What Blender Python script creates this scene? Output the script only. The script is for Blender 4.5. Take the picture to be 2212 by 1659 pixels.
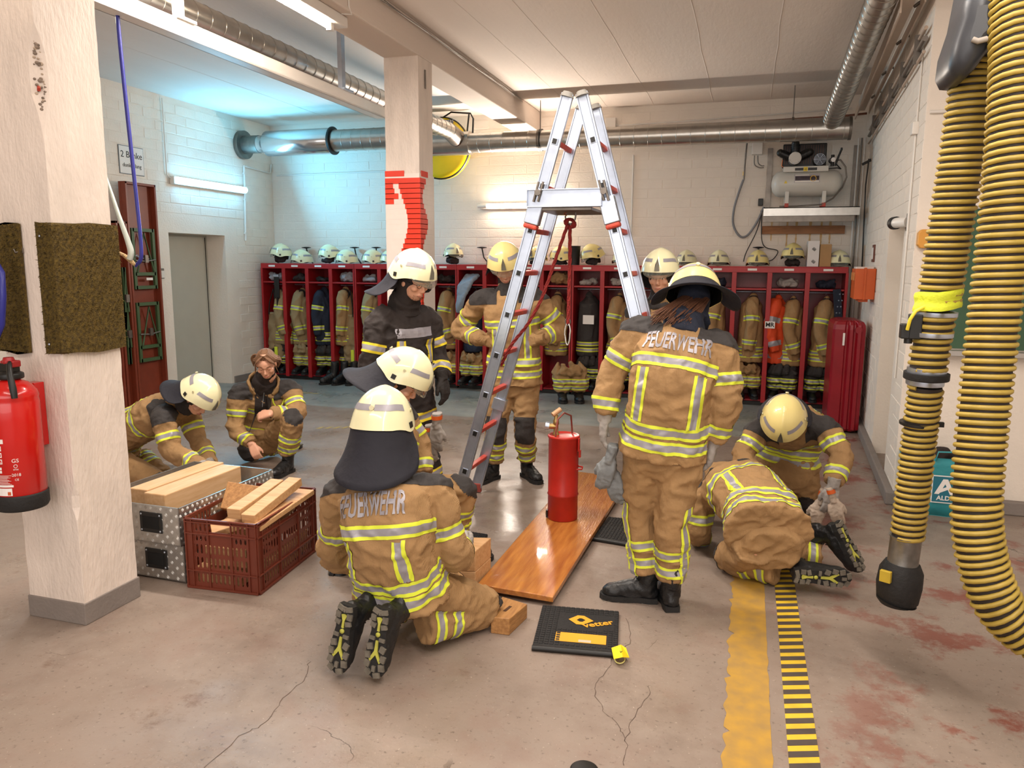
import bpy, bmesh, math, random
from mathutils import Vector as V, Matrix as MX, noise as NZ
from mathutils.bvhtree import BVHTree
random.seed(7)
for o in list(bpy.data.objects): bpy.data.objects.remove(o, do_unlink=True)
SC = bpy.context.scene
COL = SC.collection
# ---------------------------------------------------------------- camera
FPX, CXP, CYP, CAMH = 1640.0, 1106.0, 829.5, 1.76
PIT, YAW, ROL = math.atan(260/FPX), math.radians(17.1), math.radians(0.35)
cp, sp = math.cos(PIT), math.sin(PIT)
CF = V((-math.sin(YAW)*cp, math.cos(YAW)*cp, -sp))
CR = V((math.cos(YAW), math.sin(YAW), 0))
CU = V((-math.sin(YAW)*sp, math.cos(YAW)*sp, cp))
CR, CU = CR*math.cos(ROL)+CU*math.sin(ROL), CU*math.cos(ROL)-CR*math.sin(ROL)
cam = bpy.data.cameras.new('camera'); co = bpy.data.objects.new('camera', cam); COL.objects.link(co)
cam.sensor_width = 36; cam.lens = FPX/2212*36; cam.clip_start = .05; cam.clip_end = 60
m3 = MX((CR, CU, -CF)).transposed(); co.matrix_world = MX.Translation((0, 0, CAMH)) @ m3.to_4x4()
SC.camera = co
def ray(x, y): return CF + CR*((x-CXP)/FPX) - CU*((y-CYP)/FPX)
def A(x, y, Y):            # point of the room at depth Y (metres from the lens along the room)
    d = ray(x, y); return V((0, 0, CAMH)) + d*(Y/d.y)
def AX(x, y, X):
    d = ray(x, y); return V((0, 0, CAMH)) + d*(X/d.x)
def FL(x, y, Z=0.0):       # point on the level Z
    d = ray(x, y); return V((0, 0, CAMH)) + d*((Z-CAMH)/d.z)
# ---------------------------------------------------------------- world, lights, exposure
SC.view_settings.view_transform = 'Standard'; SC.view_settings.look = 'None'
SC.view_settings.gamma = 1; SC.view_settings.use_curve_mapping = False
SC.view_settings.exposure = 0.22
w = bpy.data.worlds.new('world'); SC.world = w; w.use_nodes = True
w.node_tree.nodes['Background'].inputs[0].default_value = (1, .86, .76, 1)
w.node_tree.nodes['Background'].inputs[1].default_value = 0.55
def area(name, loc, target, sx, sy, power, col):
    l = bpy.data.lights.new(name, 'AREA'); l.shape = 'RECTANGLE'; l.size = sx; l.size_y = sy; l.energy = power; l.color = col
    o = bpy.data.objects.new(name, l); COL.objects.link(o); o.location = loc
    o.rotation_euler = (V(target)-V(loc)).to_track_quat('-Z', 'Y').to_euler(); return o
WARM = (1, .91, .82)
area('rear_fill', (-1.0, -3.2, 1.9), (-1.0, 6, 1.2), 6.0, 2.4, 105, (1, .93, .88))  # added soft fill from behind the camera, toned as daylight; no gate is built
area('tube_light_beam', (-2.95, 4.1, 3.42), (-2.9, 4.1, 0), .12, 3.0, 115, WARM)
area('tube_light_right', (.55, 2.2, 3.65), (.45, 2.4, 0), .14, 5.5, 120, WARM)
area('tube_light_mid', (-1.1, .3, 3.65), (-1.1, .6, 0), 3.5, .2, 60, WARM)
area('tube_light_backwall', (-3.1, 10.27, 2.56), (-3.1, 8.5, 3.2), .8, .04, 85, (1, .88, .76))
area('tube_light_leftwall', (-6.98, 8.99, 2.79), (-5.6, 8.8, 3.3), 1.4, .05, 85, (.16, .66, 1))
# ---------------------------------------------------------------- helpers
def lin(h):
    h = h.lstrip('#'); r = [int(h[i:i+2], 16)/255 for i in (0, 2, 4)]
    return tuple((c/12.92 if c <= .04045 else ((c+.055)/1.055)**2.4) for c in r)+(1,)
MATS = {}
def mat(name, col, rough=.6, metal=0.0, var=.12, vs=6.0, bump=0.0, bs=60.0, col2=None, coat=0.0, emit=0.0, alpha=1.0, trans=0.0, weave=0.0, stretch=None):
    if name in MATS: return MATS[name]
    m = bpy.data.materials.new(name); m.use_nodes = True; nt = m.node_tree; N = nt.nodes; L = nt.links
    b = N['Principled BSDF']; c = lin(col)
    b.inputs['Roughness'].default_value = rough; b.inputs['Metallic'].default_value = metal
    b.inputs['Coat Weight'].default_value = coat
    if emit: b.inputs['Emission Color'].default_value = c; b.inputs['Emission Strength'].default_value = emit
    if trans: b.inputs['Transmission Weight'].default_value = trans
    b.inputs['Alpha'].default_value = alpha
    b.inputs['Base Color'].default_value = c
    if var or bump or weave:
        tc = N.new('ShaderNodeTexCoord'); src = tc.outputs['Object']
        if stretch:
            mp = N.new('ShaderNodeMapping'); mp.inputs['Scale'].default_value = stretch; L.new(src, mp.inputs[0]); src = mp.outputs[0]
    if var:
        n = N.new('ShaderNodeTexNoise'); n.inputs['Scale'].default_value = vs; n.inputs['Detail'].default_value = 6; L.new(src, n.inputs['Vector'])
        r = N.new('ShaderNodeValToRGB'); L.new(n.outputs[0], r.inputs[0]); r.color_ramp.elements[0].position = .3; r.color_ramp.elements[1].position = .7
        c2 = lin(col2) if col2 else tuple(x*(1-var) for x in c[:3])+(1,)
        r.color_ramp.elements[0].color = c2
        r.color_ramp.elements[1].color = c if col2 else tuple(min(1, x*(1+var*.6)) for x in c[:3])+(1,)
        L.new(r.outputs[0], b.inputs['Base Color'])
    prev = None
    if bump:
        n2 = N.new('ShaderNodeTexNoise'); n2.inputs['Scale'].default_value = bs; n2.inputs['Detail'].default_value = 5; L.new(src, n2.inputs['Vector'])
        bp = N.new('ShaderNodeBump'); bp.inputs['Strength'].default_value = bump; bp.inputs['Distance'].default_value = .01; L.new(n2.outputs[0], bp.inputs['Height']); prev = bp
    if weave:
        wv = N.new('ShaderNodeTexWave'); wv.inputs['Scale'].default_value = 95; wv.bands_direction = 'X'; wv.inputs['Distortion'].default_value = .6; L.new(src, wv.inputs['Vector'])
        bp = N.new('ShaderNodeBump'); bp.inputs['Strength'].default_value = weave; bp.inputs['Distance'].default_value = .002; L.new(wv.outputs[0], bp.inputs['Height'])
        if prev: L.new(prev.outputs[0], bp.inputs['Normal'])
        prev = bp
    if prev: L.new(prev.outputs[0], b.inputs['Normal'])
    MATS[name] = m; return m
class MB:
    def __init__(s): s.v = []; s.f = []; s.m = []; s.sm = []
    def add(s, vs, fs, mi=0, M=None, sm=False):
        n = len(s.v)
        for p in vs:
            p = V(p); s.v.append(M @ p if M is not None else p)
        for f in fs: s.f.append([n+i for i in f]); s.m.append(mi); s.sm.append(sm)
        return s
    def box(s, c, d, mi=0, R=None, M=None):
        c = V(c); hx, hy, hz = d[0]/2, d[1]/2, d[2]/2
        vs = []
        for z in (-hz, hz):
            for x, y in ((-hx, -hy), (hx, -hy), (hx, hy), (-hx, hy)):
                p = V((x, y, z)); vs.append(c+(R @ p if R is not None else p))
        return s.add(vs, [(3, 2, 1, 0), (4, 5, 6, 7), (0, 1, 5, 4), (1, 2, 6, 5), (2, 3, 7, 6), (3, 0, 4, 7)], mi, M)
    def bx(s, a, b, mi=0, M=None):
        a = V(a); b = V(b); return s.box((a+b)/2, [abs(b[i]-a[i]) for i in range(3)], mi, None, M)
    def loft(s, secs, mi=0, M=None, sm=True, cap=True, closed=False):
        n = len(secs[0]); vs = [p for q in secs for p in q]; fs = []
        k = len(secs)
        for i in range(k if closed else k-1):
            j = (i+1) % k
            for t in range(n):
                u = (t+1) % n; fs.append((i*n+t, i*n+u, j*n+u, j*n+t))
        s.add(vs, fs, mi, M, sm)
        if cap and not closed: s.add(secs[0], [tuple(range(n))[::-1]], mi, M); s.add(secs[-1], [tuple(range(n))], mi, M)
        return s
    def tube(s, pts, r, seg=10, mi=0, M=None, cap=True, closed=False, sm=True, flat=1.0, ref=None):
        pts = [V(p) for p in pts]; n = len(pts); rs = r if isinstance(r, (list, tuple)) else [r]*n
        secs = []; prev = V(ref) if ref is not None else None
        for i, p in enumerate(pts):
            a = pts[i-1] if (i > 0 or closed) else p; b = pts[(i+1) % n] if (i < n-1 or closed) else p
            d = (b-a).normalized()
            if prev is None: prev = V((0, 0, 1)) if abs(d.z) < .9 else V((1, 0, 0))
            u = prev-d*prev.dot(d)
            if u.length < 1e-5: u = d.orthogonal()
            u.normalize(); prev = u; w_ = d.cross(u)
            secs.append([p+(u*math.cos(2*math.pi*t/seg)*flat+w_*math.sin(2*math.pi*t/seg))*rs[i] for t in range(seg)])
        return s.loft(secs, mi, M, sm, cap, closed)
    def cyl(s, a, b, r, seg=16, mi=0, M=None, r2=None, sm=True): return s.tube([a, b], [r, r if r2 is None else r2], seg, mi, M, sm=sm)
    def lathe(s, prof, seg=24, mi=0, M=None, sm=True, cap=True):
        return s.loft([[V((r*math.cos(2*math.pi*t/seg), r*math.sin(2*math.pi*t/seg), z)) for t in range(seg)] for r, z in prof], mi, M, sm, cap)
    def ell(s, c, r, seg=16, ring=10, mi=0, R=None, M=None):
        c = V(c); secs = []
        for i in range(ring+1):
            ph = -math.pi/2+math.pi*i/ring; q = max(math.cos(ph), .02)
            sec = []
            for t in range(seg):
                th = 2*math.pi*t/seg; p = V((r[0]*q*math.cos(th), r[1]*q*math.sin(th), r[2]*math.sin(ph)))
                sec.append(c+(R @ p if R is not None else p))
            secs.append(sec)
        return s.loft(secs, mi, M)
    def prism(s, poly, z0, z1, mi=0, M=None, sm=False):
        n = len(poly); vs = [V((x, y, z0)) for x, y in poly]+[V((x, y, z1)) for x, y in poly]
        return s.add(vs, [tuple(range(n))[::-1], tuple(range(n, 2*n))]+[(i, (i+1) % n, n+(i+1) % n, n+i) for i in range(n)], mi, M, sm)
    def mesh(s, name='m', org=None):
        me = bpy.data.meshes.new(name); o = org or V((0, 0, 0))
        me.from_pydata([tuple(p-o) for p in s.v], [], s.f)
        me.polygons.foreach_set('material_index', s.m); me.polygons.foreach_set('use_smooth', s.sm); me.update(); return me
    def build(s, name, mats, parent=None, bevel=0.0, loc=None):
        org = V(parent['org']) if parent is not None else (V(loc) if loc is not None else V((0, 0, 0)))
        me = s.mesh(name, org); return link(name, me, mats, parent, bevel, org)
def fixn(me):
    bm = bmesh.new(); bm.from_mesh(me); bmesh.ops.recalc_face_normals(bm, faces=bm.faces); bm.to_mesh(me); bm.free()
ORG = {}
class Root(dict): pass
def link(name, me, mats, parent=None, bevel=0.0, org=None):
    fixn(me)
    if not isinstance(mats, (list, tuple)): mats = [mats]
    for m in mats: me.materials.append(m)
    ob = bpy.data.objects.new(name, me); COL.objects.link(ob)
    if parent is not None: ob.parent = parent; ob['org'] = parent['org']
    else: ob.location = org; ob['org'] = tuple(org)
    if bevel:
        b = ob.modifiers.new('bevel', 'BEVEL'); b.width = bevel; b.segments = 2; b.limit_method = 'ANGLE'; b.angle_limit = .7; b.harden_normals = False
    return ob
def tag(o, label=None, cat=None, group=None, kind=None):
    if label: o['label'] = label
    if cat: o['category'] = cat
    if group: o['group'] = group
    if kind: o['kind'] = kind
    return o
def thing(name, label, cat, loc=(0, 0, 0), group=None):
    o = bpy.data.objects.new(name, None); COL.objects.link(o); o.location = loc; o['org'] = tuple(loc); o.empty_display_size = .1
    return tag(o, label, cat, group)
def kids(o): return [c for c in bpy.data.objects if c.parent == o]
def dup(o, loc=None, rot=None, label=None, parent=None, cache={}):
    c = o.copy(); COL.objects.link(c)
    if loc is not None: c.location = loc
    if rot is not None: c.rotation_euler = rot
    if label: c['label'] = label
    if parent is not None: c.parent = parent
    if o.name not in cache: cache[o.name] = [k.name for k in kids(o)]
    for k in cache[o.name]: dup(bpy.data.objects[k], parent=c)
    return c
def frame(c, fwd, up):      # matrix with Y=fwd, Z~up, origin c
    f = V(fwd).normalized(); u = V(up); u = (u-f*u.dot(f)).normalized(); r = f.cross(u)
    return MX.Translation(V(c)) @ MX((r, f, u)).transposed().to_4x4()
def cat(pts, n):            # Catmull-Rom resample of tuples/vectors
    out = []; k = len(pts)
    for i in range(k-1):
        p0 = pts[max(i-1, 0)]; p1 = pts[i]; p2 = pts[i+1]; p3 = pts[min(i+2, k-1)]
        for j in range(n):
            t = j/n; t2 = t*t; t3 = t2*t
            out.append(tuple(.5*((2*b)+(-a+c)*t+(2*a-5*b+4*c-d)*t2+(-a+3*b-3*c+d)*t3) for a, b, c, d in zip(p0, p1, p2, p3)))
    out.append(tuple(pts[-1])); return out
def text_mesh(txt, size, extr=.0008, bold=False, res=3):
    cu = bpy.data.curves.new('t', 'FONT'); cu.body = txt; cu.size = size; cu.extrude = extr; cu.align_x = 'CENTER'; cu.align_y = 'CENTER'; cu.resolution_u = res
    if bold: cu.offset = size*.022
    ob = bpy.data.objects.new('t', cu); COL.objects.link(ob); dg = bpy.context.evaluated_depsgraph_get()
    me = bpy.data.meshes.new_from_object(ob.evaluated_get(dg)); bpy.data.objects.remove(ob); bpy.data.curves.remove(cu); me.materials.clear(); return me
def text(txt, size, M, m, parent, name='lettering', extr=.0008, bold=False, sx=1.0):
    me = text_mesh(txt, size, extr, bold); org = MX.Translation(-V(parent['org']) if parent is not None else V((0, 0, 0)))
    me.transform(org @ M @ MX.Diagonal((sx, 1, 1, 1))); return link(name, me, m, parent, 0, V((0, 0, 0)))
def remesh(mb, vox, it=4):
    me = mb.mesh('tmp'); fixn(me); ob = bpy.data.objects.new('tmp', me); COL.objects.link(ob)
    r = ob.modifiers.new('r', 'REMESH'); r.mode = 'VOXEL'; r.voxel_size = vox; r.use_smooth_shade = True
    if it: q = ob.modifiers.new('s', 'SMOOTH'); q.factor = .5; q.iterations = it
    dg = bpy.context.evaluated_depsgraph_get(); me2 = bpy.data.meshes.new_from_object(ob.evaluated_get(dg))
    bpy.data.objects.remove(ob); bpy.data.meshes.remove(me); bm = bmesh.new(); bm.from_mesh(me2); bpy.data.meshes.remove(me2)
    for f in bm.faces: f.smooth = True
    return bm
def finish(bm, name, mats, parent):
    org = V(parent['org'])
    me = bpy.data.meshes.new(name); bm.to_mesh(me); bm.free(); me.transform(MX.Translation(-org))
    if not isinstance(mats, (list, tuple)): mats = [mats]
    for m in mats: me.materials.append(m)
    ob = bpy.data.objects.new(name, me); COL.objects.link(ob); ob.parent = parent; ob['org'] = parent['org']; return ob
def rough_up(bm, amp, sc, seed=0.0, stretch=(1, 1, 1), ridge=True):
    bm.normal_update(); off = V((seed*3.1, seed*1.7, seed*5.3)); ds = []
    for v in bm.verts:
        p = V((v.co.x*sc*stretch[0], v.co.y*sc*stretch[1], v.co.z*sc*stretch[2]))+off
        p2 = p+NZ.noise_vector(p*.6)*.9
        n = NZ.noise(p2)
        d = (1-abs(n)*2.6) if ridge else n
        ds.append(amp*(d-.35)+amp*.35*NZ.noise(p2*2.3))
    for v, d in zip(bm.verts, ds): v.co += v.normal*d
# ---------------------------------------------------------------- materials
white_wall = mat('painted_masonry', '#eae0d4', .75, var=.05, vs=2.5, bump=.35, bs=45)
ceil_m = mat('painted_concrete', '#dccfc4', .85, var=.06, vs=1.5, bump=.25, bs=30, stretch=(1, .25, 1))
pillar_m = mat('pillar_paint', '#e0d3c8', .6, var=.1, vs=9, bump=.6, bs=55, stretch=(1.2, 1.2, .4))
steel = mat('galvanised_sheet', '#b9b6b0', .28, .95, var=.12, vs=9)
alu = mat('ladder_aluminium', '#bcc6d6', .3, .85, var=.08, vs=20)
alu2 = mat('tread_plate_aluminium', '#c2c0bc', .32, .85, var=.1, vs=14)
dark_steel = mat('grey_steel', '#7d766f', .4, .8, var=.2, vs=12)
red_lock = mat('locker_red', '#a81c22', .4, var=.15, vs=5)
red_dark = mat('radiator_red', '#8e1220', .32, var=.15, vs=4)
red_can = mat('can_red', '#b5241a', .38, var=.16, vs=9)
ext_red = mat('extinguisher_red', '#c8140f', .25, var=.05, vs=5, coat=.4)
red_rung = mat('rung_red', '#c8452f', .5, var=.25, vs=25, col2='#a03a30')
black_p = mat('black_plastic', '#151515', .45, var=.2, vs=20)
black_r = mat('black_rubber', '#1b1a1a', .7, var=.2, vs=30, bump=.3)
boot_m = mat('boot_leather', '#17181a', .42, var=.35, vs=22, bump=.5, bs=40)
sole_m = mat('boot_sole_grey', '#6d675c', .8, var=.3, vs=40)
lime = mat('lime_rubber', '#b9b84e', .6, var=.15, vs=40)
tan = mat('tan_turnout_fabric', '#a27f55', .85, var=.14, vs=7, bump=.9, bs=20, weave=.45)
tan2 = mat('olive_tan_fabric', '#9c8560', .85, var=.16, vs=7, bump=.5, bs=28, weave=.4)
navy = mat('navy_fabric', '#1d2334', .85, var=.2, vs=9, bump=.5, bs=30)
blackf = mat('black_fabric', '#2b2321', .85, var=.3, vs=5, bump=.5, bs=30)
greyf = mat('charcoal_reinforcement', '#34302f', .8, var=.15, vs=12, bump=.4, bs=50)
flapm = mat('neck_flap_cloth', '#1e1e28', .8, var=.15, vs=7, bump=.4, bs=26)
yel_t = mat('lime_reflective_tape', '#dde83e', .6, var=.04)
yel_t2 = mat('yellow_reflective_tape', '#e6cf2e', .6, var=.04)
sil_t = mat('silver_reflective_tape', '#9c99a0', .42, .2, var=.06, vs=30)
helm = mat('cream_helmet', '#ebe7bd', .22, var=.04, vs=6, coat=.5)
helm2 = mat('old_cream_helmet', '#e6d58e', .3, var=.06, vs=8, coat=.3)
visor_m = mat('clear_visor', '#e8ecd8', .05, var=0, trans=.9, alpha=.45)
skin = mat('skin', '#d8a184', .5, var=.07, vs=16)
lip_m = mat('lips', '#b06a5c', .45, var=0)
eye_m = mat('eye', '#e8e4de', .2, var=0)
iris_m = mat('iris', '#33302c', .2, var=0)
brow_m = mat('brow', '#6b4a33', .9, var=0)
hair_g = mat('ginger_hair', '#8c6548', .55, var=.4, vs=30, stretch=(6, 6, 1), bump=.6, bs=60)
hair_b = mat('brown_hair', '#6e4630', .55, var=.35, vs=30, stretch=(6, 6, 1), bump=.6, bs=60)
glove_m = mat('grey_leather_glove', '#9c9691', .75, var=.2, vs=20, bump=.4, bs=40)
glove_b = mat('black_glove', '#26211f', .75, var=.2, vs=20, bump=.4, bs=40)
orange_m = mat('orange_plastic', '#cf5a1c', .45, var=.06)
wood_l = mat('pine_wood', '#d2a97c', .55, var=.2, vs=7, col2='#bd8f60', stretch=(1, 8, 8), bump=.15, bs=20)
wood_d = mat('oak_wood', '#b5854e', .55, var=.2, vs=8, col2='#8f6236', stretch=(9, 1, 9), bump=.2, bs=20)
crate_m = mat('brown_crate_plastic', '#6b2f1f', .42, var=.1, vs=8)
green_b = mat('chalkboard_green', '#3d5c44', .7, var=.06)
teal = mat('teal_bag', '#2f8f98', .6, var=.12, vs=9, bump=.4, bs=20)
paper = mat('white_paper', '#ece8e4', .7, var=.02)
ink = mat('black_ink', '#1c1c1c', .7, var=0)
grey_base = mat('grey_skirting_paint', '#827973', .75, var=.1, vs=6, bump=.3)
brass = mat('brass', '#b79a62', .35, .8, var=.15, vs=30)
door_m = mat('door_grey', '#b9b6a9', .55, var=.03)
white_pl = mat('white_plastic', '#e4dfd8', .4, var=.03)
yellow_p = mat('yellow_painted', '#e2c312', .4, var=.05)
tape_w = mat('white_barrier_tape', '#e6dcd4', .35, var=.05)
tape_r = mat('red_barrier_tape', '#e03a22', .35, var=.05)
comp_m = mat('compressor_grey', '#c9c6be', .35, var=.04)
tube_w = mat('lit_tube_warm', '#ffe9d0', emit=42, var=0)
tube_c = mat('lit_tube_cyan', '#7fd4ff', emit=26, var=0)
rope_r = mat('red_rope', '#8c231f', .85, var=.35, vs=90, bump=.8, bs=150)
blue_h = mat('blue_hose', '#2b2f8a', .35, var=.06)
pale_h = mat('pale_hose', '#c5d0c8', .35, var=.06)
bench_m = mat('bench_brown', '#7a3420', .4, var=.12, vs=6)
green_s = mat('green_steel', '#3d5634', .5, var=.12)
wood_beam = mat('brown_timber', '#9b6a45', .7, var=.25, vs=9, stretch=(1, 9, 9))
# ================================================================ the setting
def floor_mat():
    m = bpy.data.materials.new('worn_concrete_floor'); m.use_nodes = True; nt = m.node_tree; N = nt.nodes; L = nt.links; b = N['Principled BSDF']
    tc = N.new('ShaderNodeTexCoord'); S = tc.outputs['Object']
    def noise(sc, det=6, off=(0, 0, 0), st=(1, 1, 1), ro=.6):
        mp = N.new('ShaderNodeMapping'); mp.inputs['Location'].default_value = off; mp.inputs['Scale'].default_value = st; L.new(S, mp.inputs[0])
        n = N.new('ShaderNodeTexNoise'); n.inputs['Scale'].default_value = sc; n.inputs['Detail'].default_value = det; n.inputs['Roughness'].default_value = ro; L.new(mp.outputs[0], n.inputs['Vector']); return n.outputs[0]
    def ramp(src, p0, p1, c0=(0, 0, 0, 1), c1=(1, 1, 1, 1)):
        r = N.new('ShaderNodeValToRGB'); L.new(src, r.inputs[0]); e = r.color_ramp.elements; e[0].position = p0; e[1].position = p1; e[0].color = c0; e[1].color = c1; return r.outputs[0]
    def mix(f, a, b_, mode='MIX', fac=None):
        x = N.new('ShaderNodeMix'); x.data_type = 'RGBA'; x.blend_type = mode
        if f is None: x.inputs[0].default_value = fac
        else: L.new(f, x.inputs[0])
        for s, q in ((6, a), (7, b_)):
            if isinstance(q, tuple): x.inputs[s].default_value = q
            else: L.new(q, x.inputs[s])
        return x.outputs[2]
    def mth(op, a, b_=None):
        x = N.new('ShaderNodeMath'); x.operation = op
        for i, q in enumerate((a, b_)):
            if q is None: continue
            if isinstance(q, (int, float)): x.inputs[i].default_value = q
            else: L.new(q, x.inputs[i])
        return x.outputs[0]
    base = ramp(noise(1.1, 8), .3, .72, lin('#786a60'), lin('#9c8c80'))
    base = mix(ramp(noise(9, 8, (3, 1, 0)), .42, .66), base, lin('#8f8176'))
    base = mix(ramp(noise(42, 5, (8, 1, 0)), .60, .72), base, lin('#64574e'))
    base = mix(ramp(noise(2.3, 9, (11, 4, 0), ro=.75), .60, .70), base, lin('#6f5a4c'))
    base = mix(mth('MULTIPLY', ramp(noise(70, 3, (2, 5, 0)), .66, .72), .7), base, lin('#b8aa9b'))
    sx = N.new('ShaderNodeSeparateXYZ'); L.new(S, sx.inputs[0])
    xr = ramp(sx.outputs[0], .1, 1.0); red = mth('MULTIPLY', ramp(noise(2.6, 9, (5, 2, 0), ro=.72), .52, .60), mth('ADD', mth('MULTIPLY', xr, .85), .10))
    base = mix(red, base, lin('#7c463a'))
    far = mth('GREATER_THAN', mth('ADD', sx.outputs[1], mth('MULTIPLY', sx.outputs[0], .02)), 8.05)
    leftm = mth('LESS_THAN', sx.outputs[0], .9)
    fm = mth('MULTIPLY', far, leftm)
    base = mix(fm, base, mix(ramp(noise(3, 6), .35, .65), lin('#7c817f'), lin('#959893')))
    nz = N.new('ShaderNodeTexNoise'); nz.inputs['Scale'].default_value = 2.2; nz.inputs['Detail'].default_value = 7; L.new(S, nz.inputs['Vector'])
    dv = N.new('ShaderNodeVectorMath'); dv.operation = 'MULTIPLY_ADD'; L.new(nz.outputs['Color'], dv.inputs[0]); dv.inputs[1].default_value = (.55, .55, 0); L.new(S, dv.inputs[2])
    vo = N.new('ShaderNodeTexVoronoi'); vo.feature = 'DISTANCE_TO_EDGE'; vo.inputs['Scale'].default_value = .62; L.new(dv.outputs[0], vo.inputs['Vector'])
    ck = mth('MULTIPLY', mth('LESS_THAN', vo.outputs[0], .0012), ramp(noise(.9, 3, (4, 9, 0)), .56, .60))
    base = mix(ck, base, lin('#55473d'))
    L.new(base, b.inputs['Base Color'])
    L.new(ramp(noise(1.7, 6, (9, 9, 0)), .35, .7, (.22, .22, .22, 1), (.6, .6, .6, 1)), b.inputs['Roughness'])
    bp = N.new('ShaderNodeBump'); bp.inputs['Strength'].default_value = .35; bp.inputs['Distance'].default_value = .004
    hh = mth('SUBTRACT', noise(30, 8), mth('MULTIPLY', ck, 1.5)); L.new(hh, bp.inputs['Height']); L.new(bp.outputs[0], b.inputs['Normal'])
    return m
def struct(name, mb, m, bevel=0.0):
    o = mb.build(name, m, None, bevel); o['kind'] = 'structure'; return o
H_C = 3.82
fl_o = struct('floor', MB().bx((-7.9, -4.4, -.12), (4.2, 10.7, 0)), floor_mat())
struct('ceiling', MB().bx((-7.6, -4.2, H_C), (4.0, 10.7, H_C+.15)), ceil_m)
wb = struct('wall_back', MB().bx((-7.35, 10.5, 0), (4.0, 10.7, H_C)), white_wall)
DY0, DY1, DH = 8.19, 9.30, 2.13
m = MB(); m.bx((-7.55, -4.2, 0), (-7.15, DY0, H_C)); m.bx((-7.55, DY1, 0), (-7.15, 10.5, H_C)); m.bx((-7.55, DY0, DH), (-7.15, DY1, H_C))
wl = struct('wall_left', m, white_wall)
d1 = struct('door_1', MB().bx((-7.56, DY0-.02, .0), (-7.46, DY1+.02, DH+.02)), door_m)
hm = MB(); hm.bx((-7.462, DY1-.045, .03), (-7.455, DY1-.035, DH-.03)); hm.build('gap_shade_strip', ink, d1)  # black strip on the door paints in the shade of the gap
sg = MB(); MM = MX.Translation((-7.455, 8.42, 1.86)) @ MX.Rotation(math.pi/2, 4, 'Y')
sg.lathe([(.05, 0), (.05, .004), (.001, .004)], 24, 0, MM); sg.lathe([(.04, .0042), (.04, .006), (.001, .006)], 24, 1, MM)
sg.bx((-7.449, 8.415, 1.84), (-7.446, 8.425, 1.89), 0); sg.bx((-7.449, 8.40, 1.84), (-7.446, 8.42, 1.848), 0)
sg.build('round_sign', [mat('sign_red', '#c0392b', .5, var=0), paper], d1)
# right wall, slightly oblique, with a doorway recess; then the wall behind the exhaust hoses
def wx(y): return 1.12+(y-6.1)*.0511
m = MB()
N0, N1 = 6.72, 7.75
m.prism([(wx(6.1), 6.1), (wx(N0), N0), (2.2, N0), (2.2, 6.1)], 0, H_C)
m.prism([(wx(N1), N1), (wx(10.5), 10.5), (2.2, 10.5), (2.2, N1)], 0, H_C)
m.prism([(wx(N0), N0), (wx(N1), N1), (2.2, N1), (2.2, N0)], 2.12, H_C)
m.prism([(wx(N0)+.28, N0), (wx(N1)+.28, N1), (2.2, N1), (2.2, N0)], 0, 2.12)
m.bx((2.2, 6.1, 0), (4.0, 10.5, H_C))
wr = struct('wall_right', m, white_wall)
struct('wall_far_right', MB().bx((3.9, -4.2, 0), (4.0, 6.1, H_C)), white_wall)
struct('baseboard_right', MB().prism([(wx(6.1)-.06, 6.04), (wx(10.5)-.06, 10.5), (wx(10.5), 10.5), (wx(6.1), 6.1), (3.9, 6.1), (3.9, 6.04)], 0, .1), grey_base, .01)
struct('baseboard_left', MB().bx((-7.15, 9.35, 0), (-7.12, 10.5, .1)), grey_base)
# beams
struct('trim_1', MB().bx((-3.19, -4.2, 3.55), (-2.85, 10.5, H_C)), ceil_m, .012)
struct('trim_2', MB().bx((-7.15, -.9, 3.62), (3.9, -.6, H_C)), ceil_m, .012)
# pillars
def chipped(name, x0, x1, y0, y1, chips=False):
    m = MB(); n = 60; zs = [3.55*i/n for i in range(n+1)]; R = random.Random(3); secs = []
    for z in zs:
        def j(): return R.uniform(0, .004)
        c = .0
        if chips and 2.36 < z < 2.76: c = .045*math.sin((z-2.36)/.40*math.pi)+.01*R.random()
        if chips and .58 < z < .68: c = .02
        c += j()
        secs.append([V((x0+j(), y0, z)), V((x0+.1, y0, z)), V((x1-.1, y0, z)), V((x1-c, y0+R.uniform(0, .001), z)), V((x1, y0+c, z)), V((x1, y0+.15, z)), V((x1, y1-j(), z)), V((x0, y1, z))])
    m.loft(secs, 0, sm=False); return m
pl = struct('trim_3', chipped('p', -3.355, -3.01, 2.72, 3.06, True), pillar_m)
MB().bx((-3.362, 2.713, 0), (-3.003, 3.067, .11)).build('skirting', grey_base, pl, .004)
ag = MB(); R = random.Random(11)
for i in range(90):
    t = R.random(); z = 2.38+.36*t; wd = .035*math.sin(t*math.pi)+.004; u = R.uniform(-wd, wd)
    p = V((-3.03-max(0, -u)*.8+.004, 2.74+max(0, u)*.8-.004, z)); r = R.uniform(.004, .011)
    ag.ell(p, (r, r*.9, r*.8), 6, 4, R.choice([0, 0, 1]))
o = ag.build('exposed_aggregate', [mat('aggregate', '#857669', .9, var=.4, vs=50, bump=.6), mat('aggregate_light', '#b9a794', .9, var=.3, vs=40)], pl); o['kind'] = 'stuff'; o['label'] = 'broken edge of the pillar with bare gravel concrete'
MB().tube([(-3.032, 2.735, 2.50), (-3.025, 2.73, 2.515), (-3.02, 2.725, 2.505)], .007, 8).build('red_wall_plug', red_rung, pl)
pc = struct('trim_4', chipped('p', -3.185, -2.855, 6.43, 6.74), pillar_m)
MB().bx((-2.852, 6.56, 3.30), (-2.845, 6.58, 3.46)).build('steel_slot', dark_steel, pc)
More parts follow.
